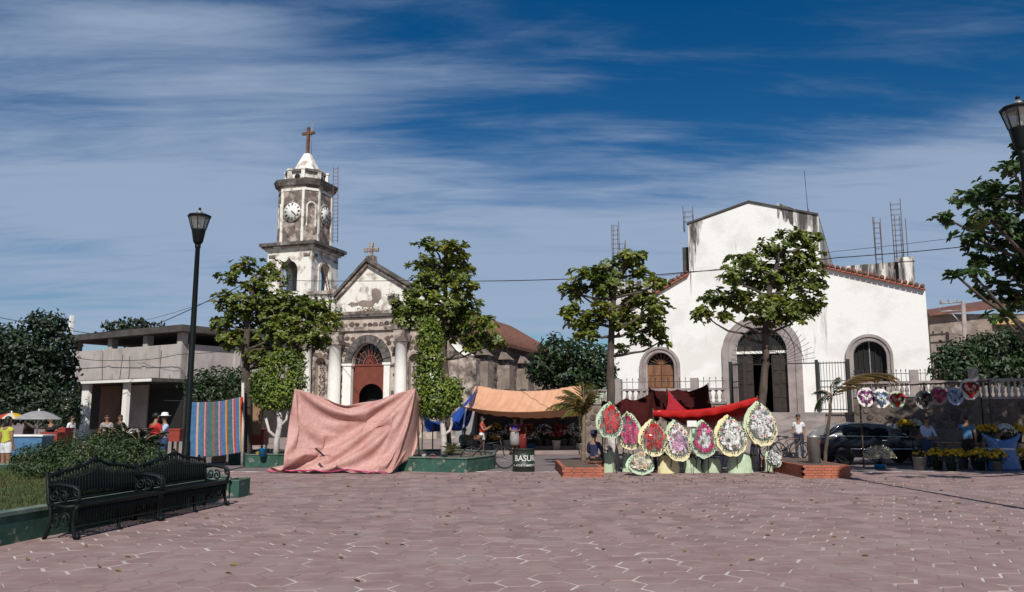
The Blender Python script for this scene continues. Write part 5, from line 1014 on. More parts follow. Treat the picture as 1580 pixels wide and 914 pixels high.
def bench(label, loc, rz, Lb):
    t = thing('iron_bench', label, 'bench', loc, rz, 'ornate iron benches')
    for x in (0.0, Lb):   # end frames
        q = MB(); pr = lambda pts, r_: q.tube([(x, y, z) for y, z in pts], r_, 6)
        pr([(-.34, .0), (-.30, .05), (-.26, .2), (-.28, .38), (-.34, .43)], .03); pr([(.24, .0), (.20, .06), (.14, .22), (.16, .40), (.20, .46), (.27, .86)], .03); pr([(-.34, .43), (-.1, .41), (.18, .44)], .028)
        for (cy, cz, r_, sg, a0) in ((-.12, .24, .11, 1, 0), (.05, .22, .10, -1, 2), (-.05, .53, .09, 1, 1), (.1, .56, .08, -1, 0), (-.30, .60, .07, -1, 1.6)):
            q.tube([(x, cy + r_ * (1 - .8 * i / 20) * math.cos(a0 + sg * 9 * i / 20), cz + r_ * (1 - .8 * i / 20) * math.sin(a0 + sg * 9 * i / 20)) for i in range(21)], .017, 5)
        pr([(-.38, .02), (-.36, .05), (-.30, .03)], .035); q.build('end_frame', 'iron_green', t)
        q = MB(); q.tube([(x, .22, .68), (x, .02, .70), (x, -.22, .67), (x, -.33, .62), (x, -.34, .52), (x, -.30, .44)], .028, 7); q.build('armrest', 'iron_green', t)
    q = MB(); q.tube([(Lb / 2, -.34, 0), (Lb / 2, -.28, .06), (Lb / 2, -.25, .25), (Lb / 2, -.28, .42)], .028, 6); q.build('middle_leg', 'iron_green', t)
    sl = MB(); sl.span(0, Lb, -.03, .03, -.012, .012); sme = sl.mesh('seat_slat', 'iron_green')
    for k in range(7): link('seat_slat', sme, t, (0, -.33 + k * .08, .435 - .02 * math.sin(k / 6 * math.pi)))
    q = MB(); q.tube([(0, .20, .47), (Lb, .20, .47)], .02, 6); q.tube([(0, .24, .72), (Lb, .24, .72)], .016, 6); q.build('back_rail', 'iron_green', t)
    n = 24; top = lambda f: .80 + .10 * math.sin(math.pi * f) + .07 * max(0, math.cos((f - .5) * 9)) ** 2
    q = MB(); q.tube([(Lb * i / n, .25, top(i / n)) for i in range(n + 1)], .024, 6)
    for i in range(0, 5): scroll(q, (Lb * (i + .5) / 5, top((i + .5) / 5) + .02), .07, 1.2, 1 if i % 2 else -1, .25, .016)
    q.build('crest', 'iron_green', t)
    lf = MB(); lf.tube([(0, .0, 0), (0, .02, .12), (0, .04, .27), (0, .05, .36)], [.014, .022, .020, .010], 5); lf.tube([(-.035, .02, .08), (-.045, .03, .18), (0, .04, .27), (.045, .03, .18), (.035, .02, .08)], .010, 4); lf.tube([(-.03, .0, .0), (-.045, .01, .06), (0, .02, .12)], .009, 4); lme = lf.mesh('back_baluster', 'iron_green')
    nb = 30
    for k in range(nb): link('back_baluster', lme, t, (Lb * (k + .5) / nb, .20, .47), (0, 0, 0), (1, 1, (top((k + .5) / nb) - .47) / .36))
    ap = MB(); ap.tube([(0, 0, 0), (0, 0, .26)], [.010, .018], 5); ap.tube([(-.03, 0, .26), (-.04, 0, .16), (0, 0, .10), (.04, 0, .16), (.03, 0, .26)], .010, 4); ame = ap.mesh('apron_piece', 'iron_green')
    for k in range(nb): link('apron_piece', ame, t, (Lb * (k + .5) / nb, -.29, .16))
    q = MB(); q.tube([(0, -.29, .16), (Lb, -.29, .16)], .014, 5); q.tube([(0, -.33, .41), (Lb, -.33, .41)], .02, 5); q.build('apron_rail', 'iron_green', t)
    t.scale = (1, .82, 1.03)
    return t
brz = math.atan2(wd.y, wd.x); nrm = Vector((wd.y, -wd.x, 0)); off = Vector((-6.62, 10.2, 0)) + nrm * .42
bench('ornate dark iron bench with hedge behind its back', off + wd * 1.02, brz, 1.96)
bench('ornate dark iron bench ending at the small green planter block', off + wd * 3.04, brz, 2.12)
# ================================================================== PEOPLE
def person(label, loc, rz, H=1.66, over=None, top=('shirt', 'cloth_white', 'short'), bot=('shorts', 'cloth_white', 'short'), hair='short', hat=None, skin='skin', sit=False, seed=0, dress=False):
    J = dict(pel=(0, 0, .95), wai=(0, .0, 1.10), che=(0, .01, 1.29), nb=(0, .01, 1.44), ne=(0, .0, 1.51), hl=(0, -.025, 1.57), hm=(0, -.015, 1.635), ht=(0, -.005, 1.695))
    rad = dict(pel=.135, wai=.115, che=.135, nb=.062, ne=.05, hl=.068, hm=.088, ht=.066, hip=.105, kn=.064, an=.042, to=.036, sh=.062, el=.042, wr=.030, pa=.034)
    for s, k in ((-1, 'L'), (1, 'R')):
        J.update({'hip' + k: (s * .09, 0, .89), 'kn' + k: (s * .10, -.025, .50), 'an' + k: (s * .10, .02, .09), 'to' + k: (s * .115, -.14, .035), 'sh' + k: (s * .175, .01, 1.385), 'el' + k: (s * .225, .03, 1.12), 'wr' + k: (s * .225, -.05, .89), 'pa' + k: (s * .222, -.075, .82)})
    if sit:
        dz = -.47
        for k in list(J):
            if k[:2] not in ('kn', 'an', 'to'): J[k] = (J[k][0], J[k][1], J[k][2] + dz)
        for s, k in ((-1, 'L'), (1, 'R')): J['kn' + k] = (s * .13, -.42, .47); J['an' + k] = (s * .12, -.38, .09); J['to' + k] = (s * .13, -.54, .035); J['wr' + k] = (s * .15, -.28, .56); J['pa' + k] = (s * .13, -.35, .55); J['el' + k] = (s * .24, -.05, .66)
    if over: J.update(over)
    ks = list(J); ix = {k: i for i, k in enumerate(ks)}; sc = H / 1.76
    E = [('pel', 'wai'), ('wai', 'che'), ('che', 'nb'), ('nb', 'ne'), ('ne', 'hl'), ('hl', 'hm'), ('hm', 'ht')]
    for k in 'LR': E += [('pel', 'hip' + k), ('hip' + k, 'kn' + k), ('kn' + k, 'an' + k), ('an' + k, 'to' + k), ('che', 'sh' + k), ('sh' + k, 'el' + k), ('el' + k, 'wr' + k), ('wr' + k, 'pa' + k)]
    me = bpy.data.meshes.new('skeleton'); me.from_pydata([Vector(J[k]) * sc for k in ks], [(ix[a], ix[b]) for a, b in E], []); ob = bpy.data.objects.new('skeleton', me); COL.objects.link(ob)
    md = ob.modifiers.new('Skin', 'SKIN'); md.use_smooth_shade = True; rr_ = lambda k: rad.get(k, rad.get(k[:-1])) * sc
    for k in ks: d = me.skin_vertices[0].data[ix[k]]; d.radius = (rr_(k), rr_(k)); d.use_root = (k == 'pel')
    ss = ob.modifiers.new('Sub', 'SUBSURF'); ss.levels = 2
    dg = bpy.context.evaluated_depsgraph_get(); body = bpy.data.meshes.new_from_object(ob.evaluated_get(dg)); bpy.data.objects.remove(ob); bpy.data.meshes.remove(me)
    n = len(body.vertices); V = np.empty(n * 3, np.float32); body.vertices.foreach_get('co', V); V = V.reshape(-1, 3); Nn = np.empty(n * 3, np.float32); body.vertices.foreach_get('normal', Nn); Nn = Nn.reshape(-1, 3)
    A_ = np.array([J[a] for a, b in E]) * sc; B_ = np.array([J[b] for a, b in E]) * sc; rm = np.array([(rr_(a) + rr_(b)) / 2 for a, b in E])
    d = B_ - A_; tt = np.clip(((V[:, None] - A_) * d).sum(2) / (d * d).sum(1), 0, 1); dist = np.linalg.norm(V[:, None] - (A_ + tt[..., None] * d), axis=2) / rm; near_ = dist.argmin(1); tpar = tt[np.arange(n), near_]
    t = thing('person', label, 'person', loc, rz)
    mb = MB(); mb.v = [tuple(v) for v in V]; mb.f = [tuple(p.vertices) for p in body.polygons]; mb.m = [0] * len(mb.f); mb.sm = [True] * len(mb.f)
    hm = Vector(J['hm']) * sc
    mb.ball(hm + Vector((0, -.092, -.012)) * sc, (.016 * sc, .022 * sc, .024 * sc), 6, 4); 
    for s in (-1, 1): mb.ball(hm + Vector((s * .088, .005, -.005)) * sc, (.014 * sc, .025 * sc, .034 * sc), 6, 4)
    for s, k in ((-1, 'L'), (1, 'R')):   # fingers and thumb
        w_, p_ = Vector(J['wr' + k]) * sc, Vector(J['pa' + k]) * sc; dr = (p_ - w_).normalized(); sd_ = dr.cross(Vector((0, 0, 1)) if abs(dr.z) < .8 else Vector((0, 1, 0))).normalized(); cr_ = dr.cross(sd_)
        for i, ln in enumerate((.072, .082, .076, .058)):
            o = p_ + dr * .015 + sd_ * (i - 1.5) * .018 * sc; mb.tube([o, o + dr * ln * .5 * sc + cr_ * .004, o + dr * ln * .95 * sc + cr_ * .022 * sc], [.0095, .0088, .007], 5)
        o = p_ - dr * .02 + sd_ * -.025 * sc; mb.tube([o, o + (dr * .6 - sd_ * .7).normalized() * .035 * sc, o + (dr * .95 - sd_ * .45).normalized() * .06 * sc], [.011, .0095, .007], 5)
    mb.build('body', skin, t)
    q = MB()
    for s in (-1, 1): q.ball(hm + Vector((s * .032, -.083, .008)) * sc, .0085 * sc, 6, 4)
    q.build('eyes', 'hair', t); q = MB(); q.box(hm + Vector((0, -.083, -.052)) * sc, (.042 * sc, .012, .008)); q.build('mouth', 'cloth_maroon', t)
    def shell(nm, mat, sel, ex):
        keep = [f for f, p in ((tuple(p.vertices), p) for p in body.polygons) if all(sel[i] for i in f)]
        used = sorted({i for f in keep for i in f}); mp = {i: j for j, i in enumerate(used)}; s_ = MB()
        s_.add([V[i] + Nn[i] * ex for i in used], [tuple(mp[i] for i in f) for f in keep], 0, True); s_.build(nm, mat, t)
    en = np.array([a[:2] + '>' + b[:2] for a, b in E])[near_]; isin = lambda *k: np.isin(en, k)
    torso = isin('pe>wa', 'wa>ch', 'ch>sh') | (isin('ch>nb') & (tpar < .65)) 
    arm = isin('sh>el') if top[2] == 'long' else isin('sh>el') & (tpar < .55)
    if top[2] == 'long': arm |= isin('el>wr') & (tpar < .9)
    if top[2] == 'none': arm = isin('sh>el') & (tpar < .05)
    shell(top[0], top[1], torso | arm, .012 * sc)
    lower = isin('pe>hi', 'pe>wa') & ((V[:, 2] < (J['pel'][2] + .05) * sc) | isin('pe>hi')) | isin('hi>kn') if bot[2] != 'short' else (isin('pe>hi') | (isin('pe>wa') & (tpar < .35)) | (isin('hi>kn') & (tpar < .55)))
    if bot[2] == 'long': lower |= isin('kn>an') & (tpar < .93)
    if bot[0] != 'skirt': shell(bot[0], bot[1], lower, .016 * sc)
    else:
        c0, c1 = Vector(J['pel']) * sc, Vector((0, .0, .45 if bot[2] == 'short' else .22)) * sc; q = MB(); q.lathe([(.155, c0.z + .14), (.175, c0.z + .02), (.19, c0.z - .12), (.215, c1.z)], (c0.x, c0.y, 0), 18, caps=False); o_ = q.build('skirt', bot[1], t); o_.modifiers.new('s', 'SOLIDIFY').thickness = .008
    fo = isin('an>to') | (isin('kn>an') & (tpar > .92)); shell('shoes', 'hair', fo, .010)
    if hair:
        q = MB(); q.ball(hm + Vector((0, .022, .030)) * sc, (.099 * sc, .098 * sc, .088 * sc), 12, 8)
        if hair == 'long': q.ball(hm + Vector((0, .065, -.07)) * sc, (.085 * sc, .055 * sc, .14 * sc), 10, 7)
        if hair == 'bun': q.ball(hm + Vector((0, .10, .06)) * sc, .05 * sc, 8, 6)
        q.build('hair', 'hair', t)
    if hat: q = MB(); q.lathe([(.19, .045), (.195, .05), (.105, .06), (.10, .12), (.07, .15), (.01, .155)], hm + Vector((0, .005, .01)), 16); q.build('hat', hat, t)
    return t
def G(px, Y, z=0): p = at(px, HZ, Y); return (p.x, Y, z)
A = dict
person('woman in yellow-green top and white shorts standing by the umbrella cart', G(14, 22), R(160), 1.62, None, ('blouse', 'cloth_yellow', 'none'), ('shorts', 'cloth_white', 'short'), 'long')
person('person all in white walking past the white column', G(112, 34), R(80), 1.62, A(knL=(-.1, -.14, .5), anL=(-.1, -.16, .1), toL=(-.11, -.32, .05), anR=(.1, .14, .11)), ('shirt', 'cloth_white', 'long'), ('trousers', 'cloth_white', 'long'))
person('man in bright red shirt and blue jeans standing beside the cycads', G(241, 23.4), R(150), 1.72, A(hl=(.01, -.05, 1.56), elL=(-.24, -.06, 1.14), elR=(.25, -.08, 1.14), wrL=(-.16, -.28, 1.08), wrR=(.18, -.3, 1.10), paL=(-.13, -.35, 1.09), paR=(.16, -.37, 1.12)), ('shirt', 'cloth_red', 'short'), ('jeans', 'cloth_jeans', 'long'))
person('person in white hat and pale blue shirt beside the red-shirted man', G(255, 24.6), R(-50), 1.68, A(elR=(.2, -.2, 1.12), wrR=(.05, -.36, 1.1), paR=(0, -.42, 1.1)), ('shirt', 'cloth_lblue', 'long'), ('jeans', 'cloth_jeans', 'long'), 'short', 'cloth_white')
person('man in striped grey shirt under the concrete canopy', G(166, 31), R(20), 1.66, None, ('shirt', 'cloth_stripe', 'short'), ('trousers', 'cloth_black', 'long'))
person('woman in red sleeveless top and white shorts before the flower stall', G(744, 33.5), R(75), 1.60, A(elL=(-.22, -.12, 1.12), wrL=(-.15, -.3, 1.22), paL=(-.12, -.36, 1.27), elR=(.22, -.12, 1.12), wrR=(.15, -.3, 1.22), paR=(.12, -.36, 1.27)), ('top', 'cloth_red', 'none'), ('shorts', 'cloth_white', 'short'), 'long')
person('seated flower seller in grey-green blouse near the white ficus trunk', G(717, 33), R(10), 1.55, None, ('blouse', 'cloth_green', 'short'), ('skirt_cloth', 'cloth_black', 'long'), 'bun', sit=True)
person('woman in patterned blouse and grey skirt with folded arms at the stall', G(794, 34.2), R(20), 1.56, A(elL=(-.24, -.05, 1.14), wrL=(-.06, -.2, 1.12), paL=(.0, -.22, 1.13), elR=(.24, -.05, 1.14), wrR=(.06, -.22, 1.10), paR=(0, -.24, 1.09)), ('blouse', 'cloth_purple', 'short'), ('skirt', 'cloth_stripe', 'short'), 'bun')
person('woman in maroon blouse and long dark red skirt at the stall', G(805, 34.6), R(-40), 1.58, A(elL=(-.24, -.1, 1.14), wrL=(-.2, -.3, 1.12), paL=(-.18, -.37, 1.13)), ('blouse', 'cloth_maroon', 'short'), ('skirt', 'cloth_maroon', 'long'), 'long')
person('stooping person in navy with dark cap sitting beside the brick planter', G(916, 23.6), R(150), 1.60, None, ('jacket', 'cloth_navy', 'long'), ('trousers', 'cloth_black', 'long'), 'short', 'cloth_navy', sit=True)
person('man in white shirt standing on the street before the church steps', G(1231, 31.5), R(-20), 1.68, None, ('shirt', 'cloth_white', 'short'), ('trousers', 'cloth_navy', 'long'))
person('person in white blouse behind the car windscreen', G(1374, 31), R(10), 1.60, None, ('blouse', 'cloth_white', 'short'), ('skirt', 'cloth_grey', 'short'), 'bun')
person('vendor in pale grey shirt behind the grey metal bucket', G(1428, 26), R(10), 1.60, A(elR=(.23, -.1, 1.14), wrR=(.12, -.3, 1.05), paR=(.1, -.37, 1.04), elL=(-.23, -.1, 1.14), wrL=(-.12, -.3, 1.05), paL=(-.1, -.37, 1.04)), ('shirt', 'cloth_lblue', 'long'), ('jeans', 'cloth_jeans', 'long'))
person('vendor in blue shirt reaching under the red heart wreath', G(1490, 25.2), R(150), 1.66, A(elR=(.26, -.12, 1.24), wrR=(.2, -.34, 1.36), paR=(.18, -.41, 1.40)), ('shirt', 'cloth_lblue' if 0 else 'cloth_blue', 'short'), ('trousers', 'cloth_black', 'long'))
# ================================================================== LITTER DRUM WITH LETTERING
def text_mesh(body, size, mat, name='lettering', extrude=.002, align='CENTER', sx=1.0):
    cd = bpy.data.curves.new('txt', 'FONT'); cd.body = body; cd.size = size; cd.align_x = align; cd.align_y = 'BOTTOM'; cd.offset = size * .012; cd.resolution_u = 3
    ob = bpy.data.objects.new('txt', cd); COL.objects.link(ob); dg = bpy.context.evaluated_depsgraph_get(); me = bpy.data.meshes.new_from_object(ob.evaluated_get(dg)); bpy.data.objects.remove(ob)
    bm = bmesh.new(); bm.from_mesh(me); bmesh.ops.subdivide_edges(bm, edges=[e for e in bm.edges if e.calc_length() > size * .25], cuts=2); bmesh.ops.triangulate(bm, faces=bm.faces); bm.to_mesh(me); bm.free()
    me.materials.clear(); me.materials.append(MT[mat]); me.name = name
    for v in me.vertices: v.co.x *= sx
    return me
dg_ = gp(808, 727.5); dr = thing('litter_drum', 'dark green litter drum lettered BASURA beside the bicycle', 'litter bin', (dg_.x, dg_.y, 0)); rd = .325; hd = .64
q = MB(); q.lathe([(rd * .96, 0), (rd, .01), (rd, .2), (rd + .012, .21), (rd + .012, .225), (rd, .235), (rd, .43), (rd + .012, .44), (rd + .012, .455), (rd, .465), (rd, hd), (rd + .012, hd + .005), (rd - .012, hd + .012), (rd - .014, .08), (.01, .08)], n=30); q.build('drum', 'drum_paint', dr)
for body, size, z0, a0, mt_ in (('BASURA', .235, .265, .34, 'lettering'), ('H. AYUNTAMIENTO', .085, .145, .10, 'lettering')):
    me = text_mesh(body, size, mt_, sx=.92 if size > .1 else .98)
    for v in me.vertices:
        x, y = v.co.x, v.co.y; a_ = -math.pi / 2 + a0 + x / rd; r_ = rd + .0155; v.co = (r_ * math.cos(a_), r_ * math.sin(a_), z0 + y)
    link('lettering', me, dr)
# ================================================================== BICYCLES
def bicycle(label, loc, rz, paint):
    t = thing('bicycle', label, 'bicycle', loc, rz, 'bicycles')
    for x in (-.52, .52):
        q = MB(); n = 28; q.tube([(x + .32 * math.cos(2 * math.pi * i / n), 0, .34 + .32 * math.sin(2 * math.pi * i / n)) for i in range(n + 1)], .022, 6, caps=False); wh = q.build('wheel', 'tyre', t)
        q = MB(); q.tube([(x, -.05, .34), (x, .05, .34)], .03, 8); q.build('hub', 'grey_metal', wh)
        for k in range(16): a_ = 2 * math.pi * k / 16; q = MB(); q.tube([(x, .02 * (-1) ** k, .34), (x + .31 * math.cos(a_), 0, .34 + .31 * math.sin(a_))], .004, 4); q.build('spoke', 'grey_metal', wh)
    q = MB(); A_, B_, Cc, D = (-.52, 0, .34), (-.05, 0, .32), (-.18, 0, .80), (.38, 0, .82); fk = (.52, 0, .34)
    for a_, b_ in ((A_, B_), (A_, (-.16, 0, .74)), (B_, Cc), (B_, (.40, 0, .72)), ((-.16, 0, .74), D)): q.tube([a_, b_], .016, 6)
    q.tube([fk, (.42, 0, .68), (.36, 0, .92)], .016, 6); q.build('frame', paint, t)
    q = MB(); q.tube([(.30, -.28, .98), (.34, -.12, .97), (.36, 0, .93), (.34, .12, .97), (.30, .28, .98)], .013, 6); q.build('handlebar', 'grey_metal', t)
    q = MB(); q.ball((-.20, 0, .86), (.14, .075, .035), 10, 6); q.tube([(-.18, 0, .78), (-.19, 0, .86)], .013, 6); q.build('saddle', 'rubber', t)
    q = MB(); q.tube([(-.05, -.03, .32), (.08, -.1, .25)], .012, 5); q.tube([(-.05, .03, .32), (-.18, .1, .39)], .012, 5); q.build('pedals', 'rubber', t); return t
b_ = gp(776, 725); bicycle('bicycle parked between the green planter and the litter drum', (b_.x - .46, b_.y + .35, 0), R(8), 'iron')
b_ = G(1218, 29.5); bicycle('black bicycle leaning near the church steps and the car', b_, R(12), 'rust')
b_ = G(1207, 30.3); bicycle('rusty delivery bicycle behind the wreath stall end', b_, R(-10), 'iron')
# ================================================================== FLOWERS AND WREATHS
FM = {}
def flower_mesh(col, ctr=None):
    if (col, ctr) in FM: return FM[(col, ctr)]
    q = MB(); n = 7
    for ring_, (r_, up_, k) in enumerate(((1.0, .15, n), (.62, .45, 5))):
        for i in range(k):
            a_ = 2 * math.pi * (i + .5 * ring_) / k; c_, s_ = math.cos(a_), math.sin(a_); w_ = .42 * r_
            q.add([(0, 0, up_ * .3), (c_ * r_ * .6 - s_ * w_, s_ * r_ * .6 + c_ * w_, up_ + .08), (c_ * r_, s_ * r_, up_ + .02), (c_ * r_ * .6 + s_ * w_, s_ * r_ * .6 - c_ * w_, up_ + .08)], [(0, 3, 2, 1)], 0)
    q.ball((0, 0, .42), (.3, .3, .22), 6, 4, 1); FM[(col, ctr)] = q.mesh('flower', ['fl_' + col, 'fl_' + (ctr or col)]); return FM[(col, ctr)]
def tear(t, m=.5): a_ = math.pi * 2 * t; return (math.sin(a_) * abs(math.sin(a_ / 2)) ** m / .87, math.cos(a_))
def wreath(label, px0, py0, px1, py1, Y, main, ring, paper='paper_cream', tilt=0, lay=0, seed=0, ctr=None, skirtdx=None):
    rg = random.Random(seed); c = at((px0 + px1) / 2, (py0 + py1) / 2, Y); k = Y / F; Wd, Hh = (px1 - px0) * k / 2, (py1 - py0) * k / 2 * 1.01
    t = thing('funeral_wreath', label, 'wreath', c, 0, 'cellophane wrapped funeral wreaths'); t.rotation_euler = (R(-9) if not lay else R(-38), tilt, rg.uniform(-.1, .1))
    if lay: Hh *= 1.25; t.location.z -= .03
    n = 36; out = [tear(i / n) for i in range(n)]
    jt = [1 + rg.uniform(-.045, .045) for _ in range(n)]
    def loop(f, dz=0): return [(x * Wd * f * j_ * .97, z * Hh * f * j_ * .98 + dz) for (x, z), j_ in zip(out, jt)]
    q = MB(); q.plate(loop(1.0)[::-1], [], .0, .03); q.build('paper_backing', paper, t)
    q = MB(); q.plate([(p[0] * 1.05 + (.06 if seed in (2,) else -.05), p[1] * .98 + .07) for p in loop(1.0)][::-1], [], .06, .075); q.build('back_paper', 'paper_green' if seed % 3 else paper, t)
    q = MB(); q.plate(loop(.80, .05)[::-1], [], -.05, -.001); q.build('moss_bed', 'leaf_dark', t)
    Pn = [(x * Wd * .80 + rg.gauss(0, .012), -.05, z * Hh * .80 + .05 + rg.gauss(0, .012)) for x, z in (tear(i / 70) for i in range(70))]
    V, Fq = leaf_arrays(np.array(Pn), np.array([(p[0] + rg.gauss(0, .2), -.25, p[2] + rg.gauss(0, .2)) for p in Pn]), np.array([(0, -1, .2)] * 70) + RNG.normal(0, .3, (70, 3)), RNG.uniform(.04, .08, 70), .5)
    tag(np_mesh('rim_leaves', V, Fq, 'leaf_dark', t), kind='stuff')
    fs = .088
    def put(x, z, col, s_, c2=None): link('flower', flower_mesh(col, c2), t, (x, -.055 - rg.uniform(0, .03), z), (R(90) + rg.gauss(0, .2), rg.gauss(0, .2), rg.uniform(0, 6)), s_)
    nr = 18
    for i in range(nr): x, z = tear((i + .5) / nr, .7); put(x * Wd * .66, z * Hh * .64 + .05, ring, fs * rg.uniform(.9, 1.2), ctr)
    for i in range(11): x, z = tear((i + .25) / 11, .7); put(x * Wd * .36, z * Hh * .34 + .0, main, fs * rg.uniform(.9, 1.2))
    for i in range(7): put(rg.uniform(-.2, .2) * Wd, rg.uniform(-.25, .15) * Hh, main, fs * 1.1)
    for i in range(8): x, z = tear((i + .4) / 8, .7); put(x * Wd * .52, z * Hh * .5 + .04, rg.choice((main, ring)), fs * .8)
    # cellophane: creased clear skin gathered over the flowers
    q = MB(); m_ = 5; Vv = []
    for j in range(m_ + 1):
        f = 1 - j / m_
        for (x, z) in out: Vv.append((x * Wd * .97 * f + rg.gauss(0, .012), -.03 - .13 * (1 - f * f) + rg.gauss(0, .016), z * Hh * .97 * f + .05 * (1 - f)))
    q.add(Vv, [(j * n + i, j * n + (i + 1) % n, (j + 1) * n + (i + 1) % n, (j + 1) * n + i) for j in range(m_) for i in range(n)]); q.build('cellophane', 'cellophane', t)
    if not lay:
        Rm = t.rotation_euler.to_matrix().inverted()
        for s_ in (-1, 1): q = MB(); q.tube([(s_ * Wd * .35, .05, 0), Rm @ Vector((s_ * Wd * .5, .35, -c.z))], .014, 5); q.build('easel_leg', 'bark', t)
    return t
YW = 23.2
wl = [('red rose wreath under clear wrap beside the palm', 922, 623, 962, 677, 23.0, 'red', 'red', 'paper_green'), ('magenta flower wreath tucked behind the red rose wreath', 952, 638, 988, 695, 23.5, 'pink', 'pink', 'paper_cream'),
      ('solid red flower wreath with cream rim', 988, 650, 1030, 704, 23.2, 'red', 'red', 'paper_cream'), ('pale pink flower wreath with white ribbon tip', 1027, 650, 1066, 712, 23.1, 'pale', 'white', 'paper_cream'),
      ('white flower wreath ringed with magenta', 1066, 651, 1106, 707, 23.25, 'white', 'pink', 'paper_green'), ('white flower wreath hanging between the magenta ring and the highest one', 1104, 643, 1153, 704, 23.2, 'white', 'white', 'paper_cream'),
      ('highest white wreath before the leaning almond trunk', 1151, 621, 1199, 688, 23.3, 'white', 'white', 'paper_cream')]
for i, a_ in enumerate(wl): wreath(*a_, seed=i + 1, ctr='red' if a_[7] == 'white' else None, tilt=R((4, -5, 2, -3, 3, 0, -2)[i]))
wreath('cream and gold wreath lying low against the wreath stall', 969, 699, 1009, 730, 22.6, 'cream', 'cream', 'paper_green', lay=1, seed=9, ctr='orange')
wreath('small dark green wreath leaning at the end of the wreath row', 1186, 697, 1204, 722, 23.2, 'white', 'white', 'paper_green', tilt=R(-30), lay=0, seed=10)
def skirt(label, px0, px1, pyt, pyb, mat):
    p = gp((px0 + px1) / 2, pyb); k = p.y / F; w_ = (px1 - px0) * k / 2; h = (pyb - pyt) * k; t = thing('paper_bucket', label, 'bucket', (p.x, p.y - .62, 0), 0, 'paper wrapped buckets under the wreaths'); rg = random.Random(int(px0)); n = 20; q = MB(); V = []
    for z, f in ((0, 1.0), (h * .35, .97), (h * .7, .86), (h, .72)): V += [(w_ * f * (1 + rg.uniform(-.05, .05)) * math.cos(2 * math.pi * j / n), w_ * .6 * f * (1 + rg.uniform(-.08, .08)) * math.sin(2 * math.pi * j / n), z + (rg.uniform(-.03, .03) if z == h else 0)) for j in range(n)]
    q.add(V, [(i * n + j, i * n + (j + 1) % n, (i + 1) * n + (j + 1) % n, (i + 1) * n + j) for i in range(3) for j in range(n)], 0); q.build('paper_wrap', mat, t); leafmass('greens', [((0, 0, h + .06), (w_ * .8, w_ * .5, .10))], 90, .12, 'leaf_dark', t, .35, .1)
for i, a_ in enumerate(((926, 944, 698, 727, 'paper_green'), (955, 970, 699, 726, 'paper_green'), (1009, 1042, 703, 728, 'paper_cream'), (1047, 1075, 706, 727.5, 'paper_green'), (1076, 1106, 706, 727, 'paper_green'), (1114, 1152, 700, 727.5, 'paper_green'), (1170, 1189, 696, 725, 'paper_green'))):
    skirt(('narrow pale green paper bucket beside the seated person in navy', 'small pale green paper bucket right of the whitewashed trunk', 'cream paper bucket beside the low gold wreath', 'pale green paper bucket below the pale pink wreath', 'pale green paper bucket below the magenta-ringed wreath', 'wide pale green paper bucket below the middle white wreath', 'pale green paper bucket right of the leaning trunk')[i], *a_)
sg = at(1067.5, 654, 23.3); card = thing('price_card', 'small blank white card above the magenta-ringed wreath', 'sign', sg); q = MB(); q.box((0, 0, 0), (.27, .012, .17)); q.build('card', 'white_plastic', card); q = MB(); q.tube([(0, .02, .08), (0, .02, -sg.z)], .010, 5); q.build('stick', 'bark', card)
# dark boards and the row of baskets behind the wreaths
bs = thing('stall_bench', 'dark wooden display bench behind the wreath row', 'bench', G(1050, 24.6)); 
for k in range(4): q = MB(); q.span(-2.4, 2.2, -.1 + k * .16, .04 + k * .16, .44, .47); q.build('plank', 'wood_dark', bs)
for x in (-2.2, -.7, .7, 2.0):
    for y in (-.05, .42): q = MB(); q.span(x - .03, x + .03, y - .03, y + .03, -.02, .44); q.build('leg', 'wood_dark', bs)
# red and maroon canopy
FL, FR, BL_, BR_ = at(1008, 632, 23.9), at(1169, 612, 24.4), at(1029, 599, 26.6), at(1160, 626, 27.0)
P = cloth((BL_, BR_, FL, FR), 2.75, 2.72, 46, 34, [(0, 0), (45, 0), (0, 33), (45, 33)] + [(i, 33, tuple(FL.lerp(FR, i / 45) - Vector((0, 0, .16 * math.sin(math.pi * i / 45))))) for i in range(3, 45, 3)], 150, (0, 0, -.1), .02, 12)
b_ = Vector((FL.x, FL.y, 0)); rc_ = thing('red_canopy', 'shiny red plastic canopy stretched over the wreath stall', 'canopy', b_); cloth_obj('sheet', P, 'red_tarp', rc_, b_)
Vp = [Vector(P[i, 33]) for i in range(46)]; VV = np.array([[p, p + Vector((.01, -.03, -.10)), p + Vector((0, .01 + .03 * math.sin(i * .9), -.20 - .05 * math.sin(math.pi * i / 45)))] for i, p in enumerate(Vp)]); cloth_obj('valance', VV, 'red_tarp', rc_, b_)
for p in (FL, FR, BL_, BR_): q = MB(); q.tube([Vector(p) - b_ + Vector((0, .05, .03)), Vector((p.x - b_.x, p.y - b_.y + .05, -.02))], .022, 6); q.build('pole', 'bark', rc_)
